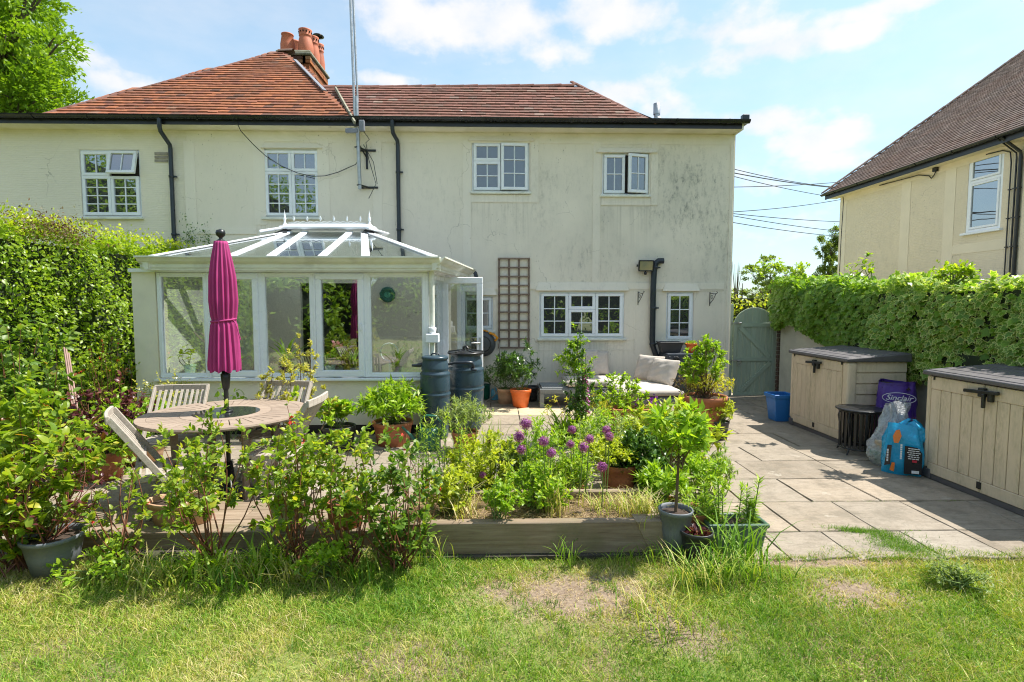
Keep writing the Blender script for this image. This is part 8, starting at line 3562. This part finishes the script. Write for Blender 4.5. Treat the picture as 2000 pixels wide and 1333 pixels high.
mb.bar((0, -.028, 0), (.022, -.028, -.012), .006, .003, up=(0, 1, 0))
mb.build('clock_hands', [M['black']], o)

# tufts rooted in the house wall above the conservatory
for u, v, w_, lab in ((373, 478, 30, 'dark tuft of ivy rooted on the cream wall right of the left downpipe'), (405, 482, 16, 'tiny fern sprig on the cream wall above the conservatory gutter')):
    c = atY(u, v, YF - .02)
    o = empty('wall_ivy', c, lab, 'ivy')
    n = 160 if w_ > 20 else 50
    leaves('foliage', np.column_stack([rng.normal(0, w_ / 2.6 / 107, n), -rng.random(n) * .05, rng.gamma(2, .08, n)]), rnd_dir(n) + [0, -.4, -.5], rnd_dir(n) * .5 + [0, -1, .4], rng.uniform(.02, .045, n), OVAL, rng.random(n), M['lf_dark'], o)
# ------------------------------------------------------------------ trees and the land beyond
def tree(label, loc, H, blobs, n, ls, mat, cat='tree', group=None, trunk=.16, name='tree', tm='L', droop=0.0, sq=.75, limb=6):
    """tapered trunk with limbs to each clump; leaves fill the clumps' outer parts"""
    o = empty(name, loc, label, cat, group)
    mb = MB()
    blobs = [(np.array(c, float), np.array(r, float)) for c, r in blobs]
    mb.tube([(0, 0, -.2), (trunk * .3, 0, H * .3), (0, trunk * .3, H * .55), (.0, 0, H * .8)], [trunk * 1.2, trunk * .85, trunk * .6, trunk * .2], 9)
    for c, r in blobs:
        b = np.array([0, 0, H * .35 + .3 * (c[2] - H * .35)])
        pts = curve_pts(b, c, np.array([0, 0, -.06 * H]), 5)
        mb.tube([tuple(p) for p in pts], [trunk * .4, trunk * .3, trunk * .22, trunk * .14, trunk * .06], 6, cap=False)
        for q in range(limb):
            e = c + rnd_dir(1)[0] * r * .85
            mb.tube([tuple(c + (b - c) * .2), tuple((c + e) / 2), tuple(e)], [trunk * .14, trunk * .08, trunk * .02], 4, cap=False)
    mb.build('trunk', [M['trunk']], o)
    w = np.array([np.prod(r) ** .67 for c, r in blobs])
    per = (n * w / w.sum()).astype(int)
    PP, DD, TT = [], [], []
    for (c, r), m in zip(blobs, per):
        k = max(6, int(m / 55))
        d = rnd_dir(k, .15)
        cen = c + d * r * rng.uniform(.45, 1.0, (k, 1)) ** .6
        i = rng.integers(0, k, m)
        off = rng.normal(0, 1, (m, 3)) * r * [.17, .17, .085]
        P = cen[i] + off
        P[:, 2] -= droop * np.linalg.norm(off[:, :2], axis=1)
        PP.append(P)
        DD.append(unit(P - c) + rnd_dir(m) * .8 + [0, 0, -droop])
        TT.append(rng.random(k)[i] * .35 + rng.beta(2, 2, m) * .65)
    P, D, T = np.concatenate(PP), np.concatenate(DD), np.concatenate(TT)
    m = len(P)
    leaves('crown', P, D, rnd_dir(m) * .7 + [0, 0, 1], ls * rng.uniform(.6, 1.2, m), TM_[tm], T, M[mat], o)
    return o


def blobset(r_, n, c, R_, s):
    g = np.random.default_rng(r_)
    out = []
    for _ in range(n):
        d = unit(g.normal(size=(1, 3)))[0] * g.random() ** .33
        out.append((np.array(c) + d * np.array(R_), np.array(R_) * s * g.uniform(.7, 1.2)))
    return out


# big tree over the roof at the upper left
tree('large bright leafy tree rising behind the left end of the house', (-15.9, 17.5, 0), 13, blobset(3, 20, (0.1, 0, 8.8), (3.6, 2.2, 5.2), .34) + [((2.5, -.6, 7.4), (1.1, 1, .8)), ((3.0, -.5, 6.0), (1.0, 1, .6)), ((3.5, -.5, 5.2), (.7, .7, .4)), ((2.2, -.4, 9.3), (1.1, 1, .8)), ((1.7, -.4, 10.8), (1.1, 1, .6)), ((1.2, 0, 12.2), (1.6, 1, .5))],
     52000, .165, 'lf_birch', trunk=.32)
# beyond the gate
bh_ = empty('hedge', (7.5, 13.2, 0), 'rough pale green hedge seen over the gate beyond the side passage', 'hedge')
n = 9000
x = rng.uniform(4.6, 12.5, n)
z = rng.random(n) ** .7 * (2.1 + .25 * np.sin(x * 1.7) + .12 * np.sin(x * 5))
P = np.column_stack([x, 13.0 + rng.uniform(-.25, .5, n) + .15 * np.sin(x * 3 + z * 2), z])
shoot_hedge('foliage', P, rnd_dir(n) + [0, -.8, .2], rnd_dir(n) * .6 + [0, -.5, .8], rng.uniform(.06, .12, n), 'L', rng.random(n), M['lf_lime'], bh_)
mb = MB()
mb.box(4.6, 13.2, 0, 12.5, 13.7, 1.85)  # solid filler box, coloured dark for the shade inside this hedge
wb(mb, 'shade_core', [simple('far_hedge_shade_colour', (.03, .04, .015), .95, .3)], bh_)
p = atY(1610, 560, 32)
tree('tall airy tree beside the neighbouring house, far beyond the hedge', (p.x, 32, 0), 6.4, blobset(8, 9, (0.2, 0, 4.2), (1.1, .9, 1.9), .36), 9000, .13, 'lf_far', trunk=.12, droop=.5)
p = atY(1505, 560, 24)
tree('small bushy tree above the gate end of the ivy', (p.x, 24, 0), 4.0, blobset(18, 6, (0, 0, 2.8), (1.0, .8, .9), .4), 3500, .12, 'lf_far', trunk=.08)
p = atY(1450, 560, 30)
tree('dull green tree low on the horizon by the house corner', (p.x, 30, 0), 3.6, blobset(28, 6, (.2, 0, 2.1), (1.6, 1, .8), .42), 3500, .14, 'lf_far', trunk=.08)
p = atY(1549, 560, 26)
tree('thin grey-green tree between the bushy one and the tall airy one', (p.x, 26, 0), 4.2, blobset(38, 6, (0, 0, 2.9), (.7, .7, 1.0), .35), 1700, .10, 'lf_grey', trunk=.06)
o = empty('dead_sapling', atY(1437, 560, 20).to_tuple()[:2] + (0,), 'bare dead sapling against the sky at the house corner', 'sapling')
mb = MB()
for s in range(7):
    a = rng.uniform(0, 6.28)
    mb.tube([(0, 0, 0), (math.cos(a) * .1, 0, 2.2), (math.cos(a) * .3, .1, 2.9 + rng.uniform(0, .6))], [.03, .015, .004], 5)
mb.build('branches', [M['trunk']], o)
# far hedgerow round the fields
n = 26000
th = rng.uniform(-1.3, 1.3, n)
rr = rng.uniform(88, 96, n)
hgt = 3.2 + 1.6 * np.sin(th * 23) + 1.1 * np.sin(th * 51 + 1)
P = np.column_stack([np.sin(th) * rr, np.cos(th) * rr, rng.random(n) ** .8 * hgt])
o = leaves('far_hedgerow', P, rnd_dir(n), rnd_dir(n, .5), rng.uniform(.6, 1.3, n), LITE, rng.random(n), M['lf_far'])
o['kind'] = 'stuff'
# the rest of the garden behind the viewer, seen mirrored in the window panes
n = 52000
seeds = [(-33, -15, 11, 5), (-26, -16, 12, 5), (-19.5, -15, 10.5, 4.5), (-14, -14, 9.2, 3.6), (-9.5, -16, 6.8, 3), (-5, -15, 4.2, 2.8), (-1, -14, 3.6, 2.6), (3.5, -15, 4.4, 2.8), (8, -15, 5.2, 3), (13, -14, 5.6, 3.2), (18, -13, 7, 3.6), (-8, -6.5, 2.6, 1.8), (-9, -10, 3.4, 2), (9, -8, 2.8, 1.8), (24, -14, 9, 4)]
w = np.array([s[2] * s[3] for s in seeds])
PP = []
for (x, y, h, r), m in zip(seeds, (n * w / w.sum()).astype(int)):
    k = max(8, m // 60)
    d = rnd_dir(k, .1)
    cen = np.array([x, y, h * .52]) + d * [r, r * .6, h * .48]
    i = rng.integers(0, k, m)
    PP.append(cen[i] + rng.normal(0, 1, (m, 3)) * [r * .16, r * .14, h * .06])
P = np.concatenate(PP)
P[:, 2] = np.abs(P[:, 2])
m = len(P)
o = leaves('garden_trees', P, rnd_dir(m), rnd_dir(m) * .6 + [0, .3, 1], rng.uniform(.16, .34, m), LITE, rng.random(m), M['lf_birch'])
o['kind'] = 'stuff'
mb = MB()
for (x, y, h, r) in seeds:
    mb.tube([(x, y, -.1), (x + .1, y, h * .5), (x, y + .1, h * .85)], [.22, .15, .04], 7)
    mb.lathe([(r * .5, 0), (r * .78, h * .3), (r * .72, h * .6), (r * .4, h * .82), (.01, h * .9)], (x, y, 0), 14, sy=.5, ripple=lambda a, z: 1 + .12 * math.sin(3 * a + z * 3) + .08 * math.sin(7 * a - z * 5))  # added hull filling each crown, its inner shade put into the dark colour
o = mb.build('trunks_and_shade_hulls', [simple('crown_shade_colour', (.012, .02, .008), .95, .3)])
o['kind'] = 'stuff'

# flat print on the bags: turn the lettering into meshes
bpy.context.view_layer.update()
dg = bpy.context.evaluated_depsgraph_get()
for o in [q for q in SC.objects if q.type == 'FONT']:
    me = bpy.data.meshes.new_from_object(o.evaluated_get(dg))
    nn = link('lettering', me, o.parent, o.location)
    nn.rotation_euler = o.rotation_euler
    bpy.data.objects.remove(o)
